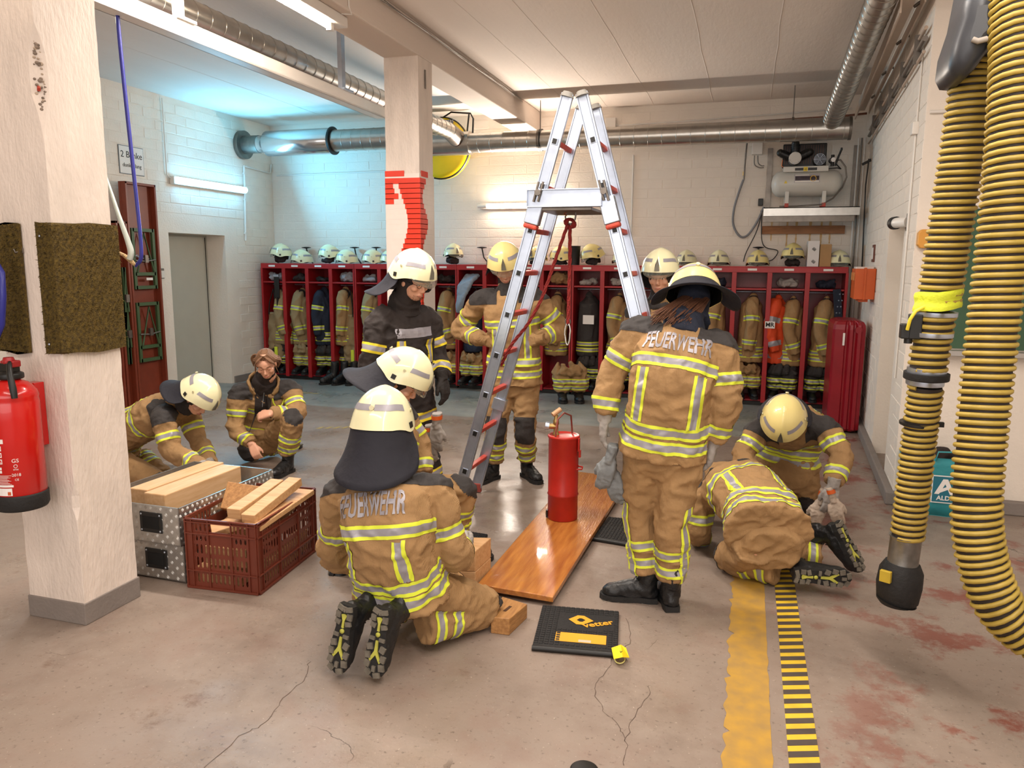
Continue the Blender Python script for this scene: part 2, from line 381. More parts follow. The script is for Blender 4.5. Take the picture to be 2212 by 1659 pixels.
# barrier tape wound on the centre pillar
R = random.Random(5); z = 1.04
for k in range(34):
    col = tape_w if k % 2 else tape_r
    m = MB()
    for side in range(2):
        dz = 0
        if side == 0: m.bx((-3.19, 6.424, z+dz), (-2.85, 6.428, z+.0442+dz), 0)
        else: m.bx((-2.853, 6.424, z+dz), (-2.848, 6.745, z+.0442+dz), 0)
    m.build('barrier_tape_turn', tape_w, pc)
    r = MB(); a = -3.18+.13*abs(math.sin(k*.45)); 
    if k < 33:
        e0 = -3.02+.05*math.sin(k*.33); r.bx((e0, 6.421, z), (-2.85, 6.424, z+.05)); r.bx((-2.8485, 6.421, z), (-2.8455, 6.53+.06*math.sin(k*.6), z+.05))
        if k > 27: r.bx((-3.19, 6.4205, z), (-3.19+.10+.03*math.sin(k*2), 6.4235, z+.05))
    else:
        r.bx((-3.19, 6.421, z+.02), (-3.0, 6.424, z+.07)); r.bx((-2.8485, 6.45, z+.02), (-2.8455, 6.60, z+.07))
    r.build('barrier_tape_print', tape_r, pc); z += .0445
# ---- painted bricks
def bricks(wall, P, L_, H_, bw, bh, holes, vis, seed, norm_off=.0):
    """P(u, z) -> world point on the wall face, normal pointing to the room"""
    R = random.Random(seed); allb = []
    nz = int(H_/bh); nu = int(L_/bw)+1
    for j in range(nz):
        for i in range(-1, nu+1):
            u0 = i*bw+(bw/2 if j % 2 else 0); u1 = u0+bw-.007; z0 = j*bh+.004; z1 = z0+bh-.007
            if u0 < 0: u0 = 0
            if u1 > L_: u1 = L_
            if u1-u0 < .05: continue
            if any(u1 > h[0] and u0 < h[1] and z1 > h[2] and z0 < h[3] for h in holes): continue
            allb.append((u0, u1, z0, z1))
    allb.sort(key=lambda b: -vis(b)); parts, rest = allb[:300], allb[300:]
    P0, ux, n = P
    def put(mb, b, d):
        u0, u1, z0, z1 = b; e = .006; vs = []
        for (dd, q) in ((-.004, 0), (d, e)):
            for u, z in ((u0+q, z0+q), (u1-q, z0+q), (u1-q, z1-q), (u0+q, z1-q)): vs.append(P0+ux*u+V((0, 0, z))+n*dd)
        mb.add(vs, [(0, 1, 5, 4), (1, 2, 6, 5), (2, 3, 7, 6), (3, 0, 4, 7), (4, 5, 6, 7)])
    cache = {}
    for b in parts:
        d = R.choice([.0018, .0026, .0038]); key = (round(b[1]-b[0], 3), d)
        o_ = P0+ux*b[0]+V((0, 0, b[2]))
        if key not in cache:
            mb = MB(); put(mb, b, d); me = mb.mesh('brick', o_); fixn(me); me.materials.append(white_wall); cache[key] = me
        ob = bpy.data.objects.new('brick', cache[key]); COL.objects.link(ob); ob.location = o_; ob.parent = wall
    if rest:
        mb = MB()
        for b in rest: put(mb, b, R.choice([.0018, .0026, .0038]))
        o = mb.build('brick_field', white_wall, wall); o['kind'] = 'stuff'
# ---- floor markings
mk = mat('worn_yellow_paint', '#b98f34', .7, var=.3, vs=12, col2='#9c7c44')
m = MB(); R = random.Random(4); L0, R0 = [], []
for i in range(110):
    y = 1.9+i*.024; L0.append((.0+.022*NZ.noise(V((i*.35, 0, 0)))+(.02 if i % 17 == 3 else 0), y)); R0.append((.172+.006*NZ.noise(V((i*.3, 5, 0))), y))
vs = [V((x, y, .0015)) for x, y in L0]+[V((x, y, .0015)) for x, y in R0]; n = len(L0)
m.add(vs, [(i, n+i, n+i+1, i+1) for i in range(n-1)]); m.build('painted_line', mk, fl_o)
hz = MB(); hx0, hx1 = .228, .335
hz.bx((hx0, 1.9, .0002), (hx1, 4.6, .0016), 0)
hb = MB()
for i in range(38):
    y = 1.9+i*.0715; hb.add([(hx0, y, .0022), (hx1, y+.038, .0022), (hx1, y+.075, .0022), (hx0, y+.037, .0022)], [(0, 1, 2, 3)])
ht = hz.build('hazard_tape', mat('hazard_yellow', '#d9b531', .55, var=.15, vs=14), fl_o)
hb.build('hazard_stripe', mat('hazard_black', '#4a403b', .6, var=.2, vs=14), ht)
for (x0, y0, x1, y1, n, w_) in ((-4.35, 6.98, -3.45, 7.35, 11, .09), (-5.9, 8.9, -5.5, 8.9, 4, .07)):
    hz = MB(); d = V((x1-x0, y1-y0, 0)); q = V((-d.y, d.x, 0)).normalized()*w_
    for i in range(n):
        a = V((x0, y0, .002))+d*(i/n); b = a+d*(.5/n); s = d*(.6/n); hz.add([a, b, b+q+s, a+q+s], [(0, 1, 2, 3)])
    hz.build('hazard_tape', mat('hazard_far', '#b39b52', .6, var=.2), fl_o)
# cracks that the photograph shows, as thin recess lines in the concrete
ckm = mat('crack', '#5a4a40', .9, var=.2)
for pts in ([(1352, 1335), (1362, 1385), (1330, 1410), (1318, 1440), (1285, 1478), (1300, 1530), (1330, 1560), (1352, 1600), (1345, 1655)], [(1352, 1600), (1372, 1540), (1400, 1500), (1402, 1480)],
            [(668, 1430), (655, 1470), (610, 1510), (575, 1560), (520, 1590), (440, 1657)]):
    P_ = [FL(x, y) for x, y in pts]; P_ = [V(p) for p in cat([tuple(p) for p in P_], 6)]; mb = MB(); R = random.Random(len(pts)); l = []; r = []
    for i, p in enumerate(P_):
        j = V((R.uniform(-.008, .008), R.uniform(-.008, .008), 0)); wd = R.uniform(.0007, .0017); p = p+j; l.append(p+V((-wd, 0, .0012))); r.append(p+V((wd, 0, .0012)))
    n = len(l); mb.add(l+r, [(i, n+i, n+i+1, i+1) for i in range(n-1)]); mb.build('crack', ckm, fl_o)
# ================================================================ ducts and overhead fittings
def duct(mb, a, b, r, pitch=.13, rib=.004):
    a = V(a); b = V(b); d = (b-a); L_ = d.length; d.normalize(); mb.cyl(a, b, r, 28)
    n = int(L_/pitch)
    for i in range(n+1):
        p = a+d*(i*pitch+.02); mb.tube([p-d*.004, p, p+d*.004], [r, r+rib, r], 28, cap=False)
CY_, CZ = 9.78, 3.33
t = thing('ventilation_duct', 'long spiral steel duct running level under the ceiling along the back wall', 'duct', (-7.1, CY_, CZ))
m = MB(); duct(m, (-3.66, CY_, CZ), (1.0, CY_-.04, CZ-.02), .125, .17); m.build('duct_run', steel, t)
m = MB(); duct(m, (-5.62, CY_, 3.44), (-4.6, CY_, 3.44), .145, .15); m.cyl((-4.6, CY_, 3.44), (-4.2, CY_, CZ), .145, 28); m.cyl((-4.2, CY_, CZ), (-3.6, CY_, CZ), .15, 28); m.build('duct_run', steel, t)
m = MB(); m.tube([(-6.85, CY_, 3.44), (-6.75, CY_, 3.44), (-6.7, CY_, 3.44), (-5.68, CY_, 3.44), (-5.66, CY_, 3.44)], [.12, .12, .175, .175, .15], 30); m.build('silencer', mat('polished_sheet', '#cfd2d4', .16, .95, var=.06), t)
m = MB(); m.cyl((-7.14, CY_, 3.44), (-7.08, CY_, 3.44), .20, 30); m.cyl((-7.08, CY_, 3.44), (-6.84, CY_, 3.44), .125, 24); m.build('wall_collar', dark_steel, t)
for x in (-5.64, -3.62, -2.66, -2.63, .40): MB().tube([(x-.012, CY_, 3.44 if x < -5 else CZ), (x+.012, CY_, 3.44 if x < -5 else CZ)], .19 if x < -5 else .137, 28).build('clamp', black_p if x < -5 or x == -2.63 else dark_steel, t)
for x in (-2.65, .40): MB().cyl((x, CY_, CZ+.1), (x, CY_, H_C-.002), .006, 8).build('hanger_rod', dark_steel, t)
MB().cyl((-.0+1.0, CY_-.04, CZ-.02), (1.03, CY_-.04, CZ-.02), .132, 28).build('end_cap', dark_steel, t)
t = thing('ventilation_duct', 'spiral duct branch crossing above the white rail beside the near pillar', 'duct', (-3.77, 7, 3.44))
m = MB(); duct(m, (-3.77, 2.2, 3.44), (-3.77, 9.45, 3.44), .10, .15); m.build('duct_run', steel, t)
m = MB(); m.tube([(-3.77, 9.42, 3.44), (-3.76, 9.6, 3.40), (-3.75, 9.75, 3.36)], [.104, .11, .12], 24); m.build('collar', dark_steel, t); MB().tube([(-3.77, 4.05, 3.44), (-3.77, 4.2, 3.44)], .108, 24).build('collar', dark_steel, t)
J = A(1797, 262, CY_-.1); K = FL(1903, 0, 3.62); K2 = J+(K-J)*1.5
t = thing('ventilation_duct', 'spiral duct rising toward the ceiling above the air compressor', 'duct', tuple(J))
m = MB(); duct(m, J, K2, .102, .13, .006); m.build('duct_run', steel, t)
# white C rail with hangers
t = thing('door_rail', 'white steel C-rail hung below the ceiling between the two pillars', 'rail', (-3.5, 4, 3.18))
RX = -3.46; m = MB()
m.bx((RX-.05, 2.5, 3.13), (RX+.05, 6.9, 3.145)); m.bx((RX-.05, 2.5, 3.13), (RX-.045, 6.9, 3.23)); m.bx((RX+.045, 2.5, 3.13), (RX+.05, 6.9, 3.23)); m.bx((RX-.05, 2.5, 3.225), (RX-.015, 6.9, 3.23)); m.bx((RX+.015, 2.5, 3.225), (RX+.05, 6.9, 3.23))
m.build('rail_profile', white_pl, t)
for y in (4.17, 6.17):
    MB().bx((RX-.02, y-.03, 3.24), (RX+.02, y+.03, H_C-.002)).bx((RX-.07, y-.08, 3.228), (RX+.07, y+.08, 3.245)).build('hanger_bracket', white_pl if y < 5 else alu, t)
# rail on the right wall
t = thing('door_rail', 'beige steel track running along the top of the right wall', 'rail', (1.1, 8, 3.6))
def pr(y, dx, z): return V((wx(y)+dx, y, z))
m = MB(); Y0, Y1 = 6.15, 10.3
for (dx, z, wd, hh) in ((-.16, 3.60, .10, .012), (-.21, 3.55, .012, .11), (-.06, 3.60, .01, .09)):
    m.loft([[pr(y, dx-wd/2, z-hh/2), pr(y, dx+wd/2, z-hh/2), pr(y, dx+wd/2, z+hh/2), pr(y, dx-wd/2, z+hh/2)] for y in (Y0, Y1)], sm=False)
m.build('track', mat('beige_paint', '#cbb9a8', .5, var=.05), t)
for y in (6.4, 7.4, 8.5, 9.6): MB().tube([pr(y, -.1, 3.6), pr(y, -.02, 3.66), pr(y, .01, 3.66)], .012, 8).build('wall_bracket', dark_steel, t)
t = thing('pipe_run', 'painted service pipes with clips below the track on the right wall', 'pipe', (1.1, 8, 3.3))
for k, (dz, r) in enumerate(((3.40, .014), (3.33, .02), (3.24, .012))):
    MB().tube([pr(6.2, -.035, dz), pr(8, -.035, dz-.01), pr(10.35, -.035, dz-.02)], r, 8).build('pipe', [mat('pipe_paint', '#b7a290', .5, var=.2), dark_steel][k % 2], t)
for y in (6.5, 7.3, 8.1, 8.9, 9.7): MB().box(pr(y, -.04, 3.33), (.05, .03, .2)).build('pipe_clip', dark_steel, t)
t = thing('pipe_run', 'brown heating pipe with clips along the top of the back wall', 'pipe', (-.7, 10.4, 3.5))
MB().tube([(-2.72, 10.44, 3.2), (-2.7, 10.4, 3.50), (-2.5, 10.4, 3.50), (1.0, 10.4, 3.56), (1.25, 10.3, 3.56)], .013, 8).build('pipe', mat('pipe_brown', '#7a4b36', .5, var=.2), t)
for x in (-1.5, -.6, .35): MB().box((x, 10.44, 3.53), (.03, .1, .05)).build('pipe_clip', dark_steel, t)
t = thing('conduit', 'white electric conduit with junction box above the duct on the back wall', 'conduit', (-1.7, 10.48, 3.5))
MB().tube([(-2.4, 10.48, 3.58), (-1.0, 10.48, 3.60), (1.1, 10.48, 3.66)], .008, 6).build('pipe', white_pl, t); MB().box((-1.86, 10.46, 3.62), (.14, .08, .13)).build('junction_box', white_pl, t, .008)
t = thing('conduit', 'thin white conduit dropping down the back wall right of the ladder', 'conduit', (-1.53, 10.48, 2.7))
MB().tube([(-1.55, 10.485, 3.2), (-1.55, 10.485, 2.15)], .009, 6).build('pipe', white_pl, t); 
# ---- lamps
t = thing('fluorescent_lamp', 'lit warm fluorescent batten on the underside of the concrete beam', 'lamp', (-2.98, 4, 3.5))
for y0, y1 in ((3.7, 5.2), (1.9, 3.4)):
    MB().bx((-3.02, y0, 3.475), (-2.93, y1+.14, 3.548)).build('batten', white_pl, t, .006); MB().cyl((-3.0, y0+.03, 3.445), (-3.0, y1-.02, 3.445), .014, 12).build('fluorescent_tube', tube_w, t)
    MB().box((-3.0, y1, 3.455), (.04, .04, .06)).build('lamp_holder', white_pl, t); MB().box((-3.0, y0, 3.455), (.04, .04, .06)).build('lamp_holder', white_pl, t)
MB().tube([(-2.93, 5.25, 3.55), (-2.86, 5.27, 3.545), (-2.842, 5.2, 3.58), (-2.842, 5.2, 3.8)], .006, 6).build('cable', white_pl, t)
lw = lambda px_, py_: AX(px_, py_, -7.02)
t = thing('fluorescent_lamp', 'lit cool blue fluorescent lamp on the left wall above the door', 'lamp', (-7.1, 9, 2.8))
MB().bx((-7.143, 8.26, 2.74), (-7.07, 9.72, 2.84)).build('lamp_body', white_pl, t, .01); MB().tube([(-7.055, 8.30, 2.79), (-7.055, 9.69, 2.79)], .042, 14).build('diffuser', tube_c, t)
MB().tube([(-7.125, 8.2, 3.78), (-7.125, 8.2, 2.85), (-7.12, 8.27, 2.80)], .008, 6).build('conduit', white_pl, t)
t = thing('fluorescent_lamp', 'lit warm fluorescent tube on the back wall behind the ladder', 'lamp', (-3.1, 10.4, 2.56))
MB().bx((-3.70, 10.42, 2.52), (-2.35, 10.498, 2.60)).build('lamp_body', white_pl, t, .008); MB().cyl((-3.58, 10.38, 2.56), (-2.45, 10.38, 2.56), .022, 12).build('fluorescent_tube', tube_w, t)
MB().cyl((-3.72, 10.40, 2.56), (-3.58, 10.38, 2.56), .024, 12).build('lamp_end', white_pl, t)
t = thing('conduit', 'white conduit pipe on the left wall beside the blue lamp', 'conduit', (-7.12, 9.9, 3))
a_, b_ = AX(527, 358, -7.13), AX(531, 520, -7.13)
MB().tube([b_, a_], .016, 8).tube([a_, (-7.125, 10.42, a_.z-.04), (-7.125, 10.46, a_.z+.1)], .012, 8).build('pipe', white_pl, t)
t2 = thing('conduit', 'long white conduit along the back wall under the polished duct', 'conduit', (-5.5, 10.48, 3.2)); MB().tube([(-7.05, 10.48, 3.08), (-4.5, 10.48, 3.10)], .012, 8).build('pipe', white_pl, t2)
for f_ in (.1, .45, .9): MB().box(a_+(b_-a_)*f_, (.03, .045, .02)).build('pipe_clip', white_pl, t)
# ---- yellow reel behind the duct
t = thing('hose_reel', 'round yellow hose reel on the back wall behind the duct', 'reel', (-4.0, 10.2, 3.3))
MM = MX.Translation((-4.13, 10.12, 3.32)) @ MX.Rotation(math.pi/2, 4, 'X')
MB().lathe([(.02, -.04), (.30, -.04), (.40, -.02), (.41, 0), (.41, .05), (.40, .08), (.33, .10), (.02, .10)], 48, 0, MM).build('reel_disc', yellow_p, t)
MB().lathe([(.415, .055), (.418, .07), (.40, .082)], 48, 0, MM, cap=False).build('reel_rim', black_p, t)
MB().tube([(-4.15, 10.1, 3.72), (-4.0, 10.1, 3.80), (-3.72, 10.1, 3.77), (-3.68, 10.1, 3.70), (-3.70, 10.12, 3.42)], .012, 8).tube([(-3.76, 10.15, 3.77), (-3.80, 10.15, 3.44)], .012, 8).build('reel_bracket', black_p, t)
MB().box((-3.99, 10.0, 3.66), (.12, .01, .05)).build('label', black_p, t)
text('NIERS', .05, MX.Translation((-3.99, 9.993, 3.66)) @ MX.Rotation(math.pi/2, 4, 'X'), paper, t)
MB().bx((-4.2, 10.14, 3.2), (-4.05, 10.498, 3.45)).build('wall_mount', dark_steel, t)
# ---- blue hose with pale hose end
t = thing('hanging_hose', 'blue hose with pale end looped beside the near pillar', 'hose', (-3.4, 3.6, 2.2))
P_ = [A(x, y, 3.7) for x, y in ((248, -60), (256, 60), (270, 200), (284, 330), (296, 440), (304, 520), (304, 560), (292, 574))]
MB().tube([V(p) for p in cat([tuple(p) for p in P_], 4)], .011, 10).build('blue_hose', blue_h, t)
P_ = [A(x, y, 3.68) for x, y in ((225, 370), (240, 415), (258, 470), (276, 520), (283, 545), (280, 560))]
MB().tube([V(p) for p in cat([tuple(p) for p in P_], 4)], [.006+.011*min(1, i/14) for i in range(21)], 10).build('pale_hose', pale_h, t)
MB().tube([A(292, 573, 3.69), A(285, 566, 3.69), A(270, 553, 3.69), A(256, 545, 3.69)], [.009, .013, .012, .008], 8).build('rope_binding', mat('sisal_rope', '#b99c72', .9, var=.4, vs=90, bump=.8, bs=120), t)
# ================================================================ near pillar fittings
carpet = mat('olive_carpet', '#6b561c', .95, var=.5, vs=60, col2='#3f3110', bump=1.0, bs=160)
def carpet_wrap(name, label, xs, z0, z1, seed):
    R = random.Random(seed); t = thing(name, label, 'mat', (xs[0][0], xs[0][1], z0)); m = MB(); n = 14
    pts = [V((x, y, 0)) for x, y in xs]
    k = len(pts); o_ = [p+V((.0, -.0, 0)) for p in pts]
    secs = []
    for i in range(n+1):
        z = z0+(z1-z0)*i/n; j = R.uniform(-.002, .002)
        row = [p+V((0, 0, z+.012*math.sin(q*2.1+i*.2)*(1 if i in (0, n) else 0))) for q, p in enumerate(pts)]
        inn = [p+V((-.014 if p.x > -3.05 else 0, .014 if p.y < 2.75 else 0, z)) for p in pts]
        secs.append(row+inn[::-1])
    m.loft(secs, 0, sm=False); m.build('carpet_sheet', carpet, t)
    f = MB()
    for i in range(2600):
        s = R.random()*(k-1); a = int(s); p = pts[a].lerp(pts[a+1], s-a)+V((0, 0, R.uniform(z0, z1)))
        e = pts[a+1]-pts[a]; nn = V((e.y, -e.x, 0)).normalized(); nn = nn if nn.y < .01 or nn.x > 0 else -nn
        d = nn*R.uniform(.006, .014)+V((R.uniform(-.007, .007), R.uniform(-.007, .007), R.uniform(-.010, .004)))
        w_ = V((R.uniform(-.003, .003), R.uniform(-.003, .003), R.uniform(-.002, .002)))
        f.add([p-w_, p+w_, p+d], [(0, 1, 2)])
    o = f.build('carpet_pile', carpet, t); o['kind'] = 'stuff'
    s = MB()
    for (x, y, nx, ny) in ((xs[1][0]-.085, 2.70, 0, -1), (xs[1][0]-.085, 2.70, 0, -1)): pass
    return t
t = carpet_wrap('carpet_pad', 'olive carpet pad wrapped around the right edge of the near pillar', [(-3.085, 2.700), (-2.99, 2.700), (-2.985, 2.9), (-2.985, 3.075)], 1.335, 1.93, 1)
for z in (1.38, 1.87): MB().ell((-3.06, 2.697, z), (.006, .003, .006), 8, 5).build('screw', alu, t)
t = carpet_wrap('carpet_pad', 'olive carpet pad at the left edge of the near pillar, cut by the frame', [(-3.375, 3.0), (-3.375, 2.700), (-3.26, 2.700), (-3.185, 2.700)], 1.335, 1.925, 2)
MB().tube([A(-14, 560, 2.62), A(4, 590, 2.60), A(7, 640, 2.60), A(4, 700, 2.60), A(-12, 740, 2.62)], .014, 8).build('blue_strap', blue_h, t)
t = thing('wall_hook', 'small grey steel hook on the near pillar between the carpet pads', 'hook', tuple(A(45, 537, 2.715)))
c = A(45, 537, 2.715); MB().prism([(0, .022), (.014, 0), (.016, -.02), (-.016, -.02), (-.012, 0)], 0, .006, 0, MX.Translation(c) @ MX.Rotation(math.pi/2, 4, 'X')).tube([c+V((.002, -.006, -.012)), c+V((-.012, -.02, -.018)), c+V((-.016, -.022, -.002))], .004, 6).build('hook', dark_steel, t)
# fire extinguisher
ex = -3.165; ey = 2.575
t = thing('fire_extinguisher', 'big red fire extinguisher with black base hung on the near pillar', 'extinguisher', (ex, ey, .63))
ER = .106; MM = MX.Translation((ex, ey, 0)) @ MX.Rotation(math.radians(-2), 4, 'Y')
EX = MX.Translation((ex, ey, .63))
MB().lathe([(.02, .05), (.08, .05), (ER, .07), (ER, .50), (ER-.003, .515), (ER, .525), (ER-.006, .55), (.07, .585), (.035, .60), (.03, .615)], 48, 0, EX).build('cylinder', ext_red, t)
MB().lathe([(.05, 0), (.103, .004), (.111, .02), (.111, .075), (.106, .08)], 40, 0, EX).build('base', black_r, t, .003)
m = MB(); m.lathe([(.04, .60), (.055, .605), (.055, .628), (.03, .64)], 24, 0, EX); m.box(EX @ V((0, 0, .655)), (.07, .05, .04), 0); m.build('valve_head', black_p, t, .004)
MB().box(EX @ V((.01, 0, .672)), (.075, .045, .03)).lathe([(.02, .66), (.028, .68), (.02, .70)], 16, 0, EX).build('valve_lever', mat('dark_red_plastic', '#9c1c20', .4), t, .006)
MB().tube([EX @ V(p) for p in ((.03, -.02, .68), (.055, -.045, .672), (.075, -.062, .63), (.098, -.072, .57), (.102, -.072, .53))], [.008, .011, .013, .015, .013], 10).build('hose_nozzle', black_p, t)
MB().tube([EX @ V((-.03+.02*math.cos(a*.7), -.055, .655+.026*math.sin(a*.7))) for a in range(9)], .003, 6, closed=True).build('safety_ring', mat('yellow_plastic', '#e8c71e', .4, var=0), t)
def curved(mbx, z0, z1, a0, a1, mi, r=ER+.0008, n=10):
    vs = [EX @ V((r*math.cos(a0+(a1-a0)*i/n), r*math.sin(a0+(a1-a0)*i/n), z)) for z in (z0, z1) for i in range(n+1)]
    mbx.add(vs, [(i, i+1, n+2+i, n+1+i) for i in range(n)], mi)
m = MB(); d = math.radians
def ang(u): return d(-90+u)      # u degrees to the right of front
wh = paper; curved(m, .325, .345, ang(-45), ang(22), 0); curved(m, .125, .135, ang(-45), ang(36), 0); curved(m, .035+.05, .06+.06, ang(-45), ang(32), 0, ER+.0006)
for k, z in enumerate((.292, .262, .232)): curved(m, z, z+.022, ang(2), ang(16), 0); curved(m, z+.004, z+.018, ang(4), ang(14), 3, ER+.0012); curved(m, z+.006, z+.012, ang(6), ang(12), 0, ER+.0016)
for k, z in enumerate((.205, .19)): curved(m, z, z+.012, ang(4+k), ang(13), 0)
for k in range(9): curved(m, .178-.005*k, .1795-.005*k, ang(-45), ang(34-(k*7) % 11), 0)
curved(m, .088, .104, ang(-10), ang(-2), 1, ER+.0014); curved(m, .088, .104, ang(22), ang(29), 2, ER+.0014)
m.build('printed_label', [wh, mat('seal_yellow', '#d8c43a', .5, var=0), mat('seal_orange', '#c8551e', .5, var=0), ext_red], t)
for txt, z, sz in (('GS', .245, .024), ('0736', .205, .010), ('2018', .18, .018), ('CE', .158, .013)):
    a = ang(44); rr = ER+.001
    M_ = EX @ MX.Translation((rr*math.cos(a), rr*math.sin(a), z)) @ MX.Rotation(a+math.pi/2, 4, 'Z') @ MX.Rotation(math.pi/2, 4, 'X')
    text(txt, sz, M_, wh, t)
a = ang(44); TT = EX @ MX.Translation((ER*math.cos(a), ER*math.sin(a), .221)) @ MX.Rotation(a+math.pi/2, 4, 'Z') @ MX.Rotation(math.pi/2, 4, 'X')
MB().tube([TT @ V((.007*math.cos(q), .007*math.sin(q), .002)) for q in [i*.6283 for i in range(10)]], .0012, 5, closed=True).build('test_mark', wh, t)
MB().bx((ex-.03, ey+.09, .9), (ex+.03, 2.718, 1.2)).box(EX @ V((.094, 0, .40)), (.012, .03, .16)).build('wall_bracket', ext_red, t, .003)
# ================================================================ left wall items
t = thing('wall_sign', 'white framed sign reading 2 Bänke dunkel lang on the left wall', 'sign', (-7.14, 7.6, 2.95))
a_, b_ = AX(255, 318, -7.14), AX(312, 375, -7.14); cy = (a_.y+b_.y)/2; cz = (a_.z+b_.z)/2
SW, SH = b_.y-a_.y, .33
MB().box((-7.144, cy, cz), (.006, SW, SH)).build('sign_border', mat('frame_grey', '#5f6a70', .5, var=0), t); MB().box((-7.140, cy, cz), (.006, SW-.016, SH-.016)).build('sign_plate', paper, t)
RM = MX.Rotation(math.pi/2, 4, 'Z') @ MX.Rotation(math.pi/2, 4, 'X')
text('2 Bänke', .105, MX.Translation((-7.136, cy, cz+.06)) @ RM, ink, t); text('dunkel lang', .065, MX.Translation((-7.136, cy, cz-.06)) @ RM, ink, t)
t = thing('access_reader', 'small silver access reader beside the grey door', 'reader', (-7.14, 7.98, 1.62))
MB().box((-7.13, 7.99, 1.61), (.035, .09, .13)).build('body', dark_steel, t, .006); MB().box((-7.11, 8.0, 1.60), (.006, .05, .09)).build('keypad', white_pl, t)
def bench(y0, w_, z1, lab, dx):
    t = thing('folding_bench', lab, 'bench', (-7.0+dx, y0, 0)); x = -7.06+dx
    MB().bx((x, y0, .02), (x+.03, y0+w_, z1)).build('bench_board', bench_m, t, .004)
    MB().bx((x+.03, y0, .02), (x+.10, y0+.03, z1)).bx((x+.03, y0+w_-.03, .02), (x+.10, y0+w_, z1)).bx((x+.03, y0, z1-.03), (x+.10, y0+w_, z1)).build('side_board', bench_m, t, .004)
    for z0, up in ((.55, -1), (z1-1.25, 1)):
        m = MB(); a0, a1 = y0+.08, y0+w_-.08; xx = x+.075
        m.box((xx, a0, z0+.36), (.03, .04, .72)).box((xx, a1, z0+.36), (.03, .04, .72)).box((xx, (a0+a1)/2, z0+.70), (.03, a1-a0, .04)).box((xx, (a0+a1)/2, z0+.18), (.03, a1-a0, .04)).box((xx, (a0+a1)/2, z0+.02), (.03, a1-a0, .04))
        m.tube([(xx+.02, a0+.03, z0+.2), (xx+.02, (a0+a1)/2, z0+.66), (xx+.02, a1-.03, z0+.2)], .012, 6); m.build('folding_leg', green_s, t)
        MB().tube([(xx+.02, a0, z0+.34), (xx+.03, (a0+a1)/2, z0+.33), (xx+.02, a1, z0+.35)], .01, 6).box((xx+.03, (a0+a1)/2, z0+.36), (.03, .05, .09)).build('strut', dark_steel, t)
    return t
BY = AX(263, 388, -7.0).y; BY2 = AX(330, 395, -7.0).y
t = bench(BY, BY2-BY, 2.68, 'tall brown folded beer bench leaning upright beside the grey door', .0)
MB().box((-6.955, BY+.28, 1.55), (.004, .1, .03)).build('name_label', paper, t)
t = bench(BY-.62, .42, 2.12, 'shorter brown folded beer bench half hidden by the near pillar', .0)
t = bench(BY-.18, .17, 2.22, 'dark brown bench edge standing between the two folded benches', .0)
t = thing('chain', 'steel chain stretched across the folded benches', 'chain', (-6.93, BY, 2.0))
a_, b_ = AX(296, 553, -6.92), AX(341, 552, -7.1)
for i in range(18):
    f = i/17; c = a_.lerp(b_, f)+V((0, 0, -.04*math.sin(f*math.pi))); R3 = MX.Rotation(math.pi/2*(i % 2), 4, 'Y')
    MB().tube([c+(R3 @ V((0, .02*math.cos(q), .010*math.sin(q)))) for q in [k*math.pi/4 for k in range(8)]], .003, 5, closed=True).build('chain_link', alu, t)
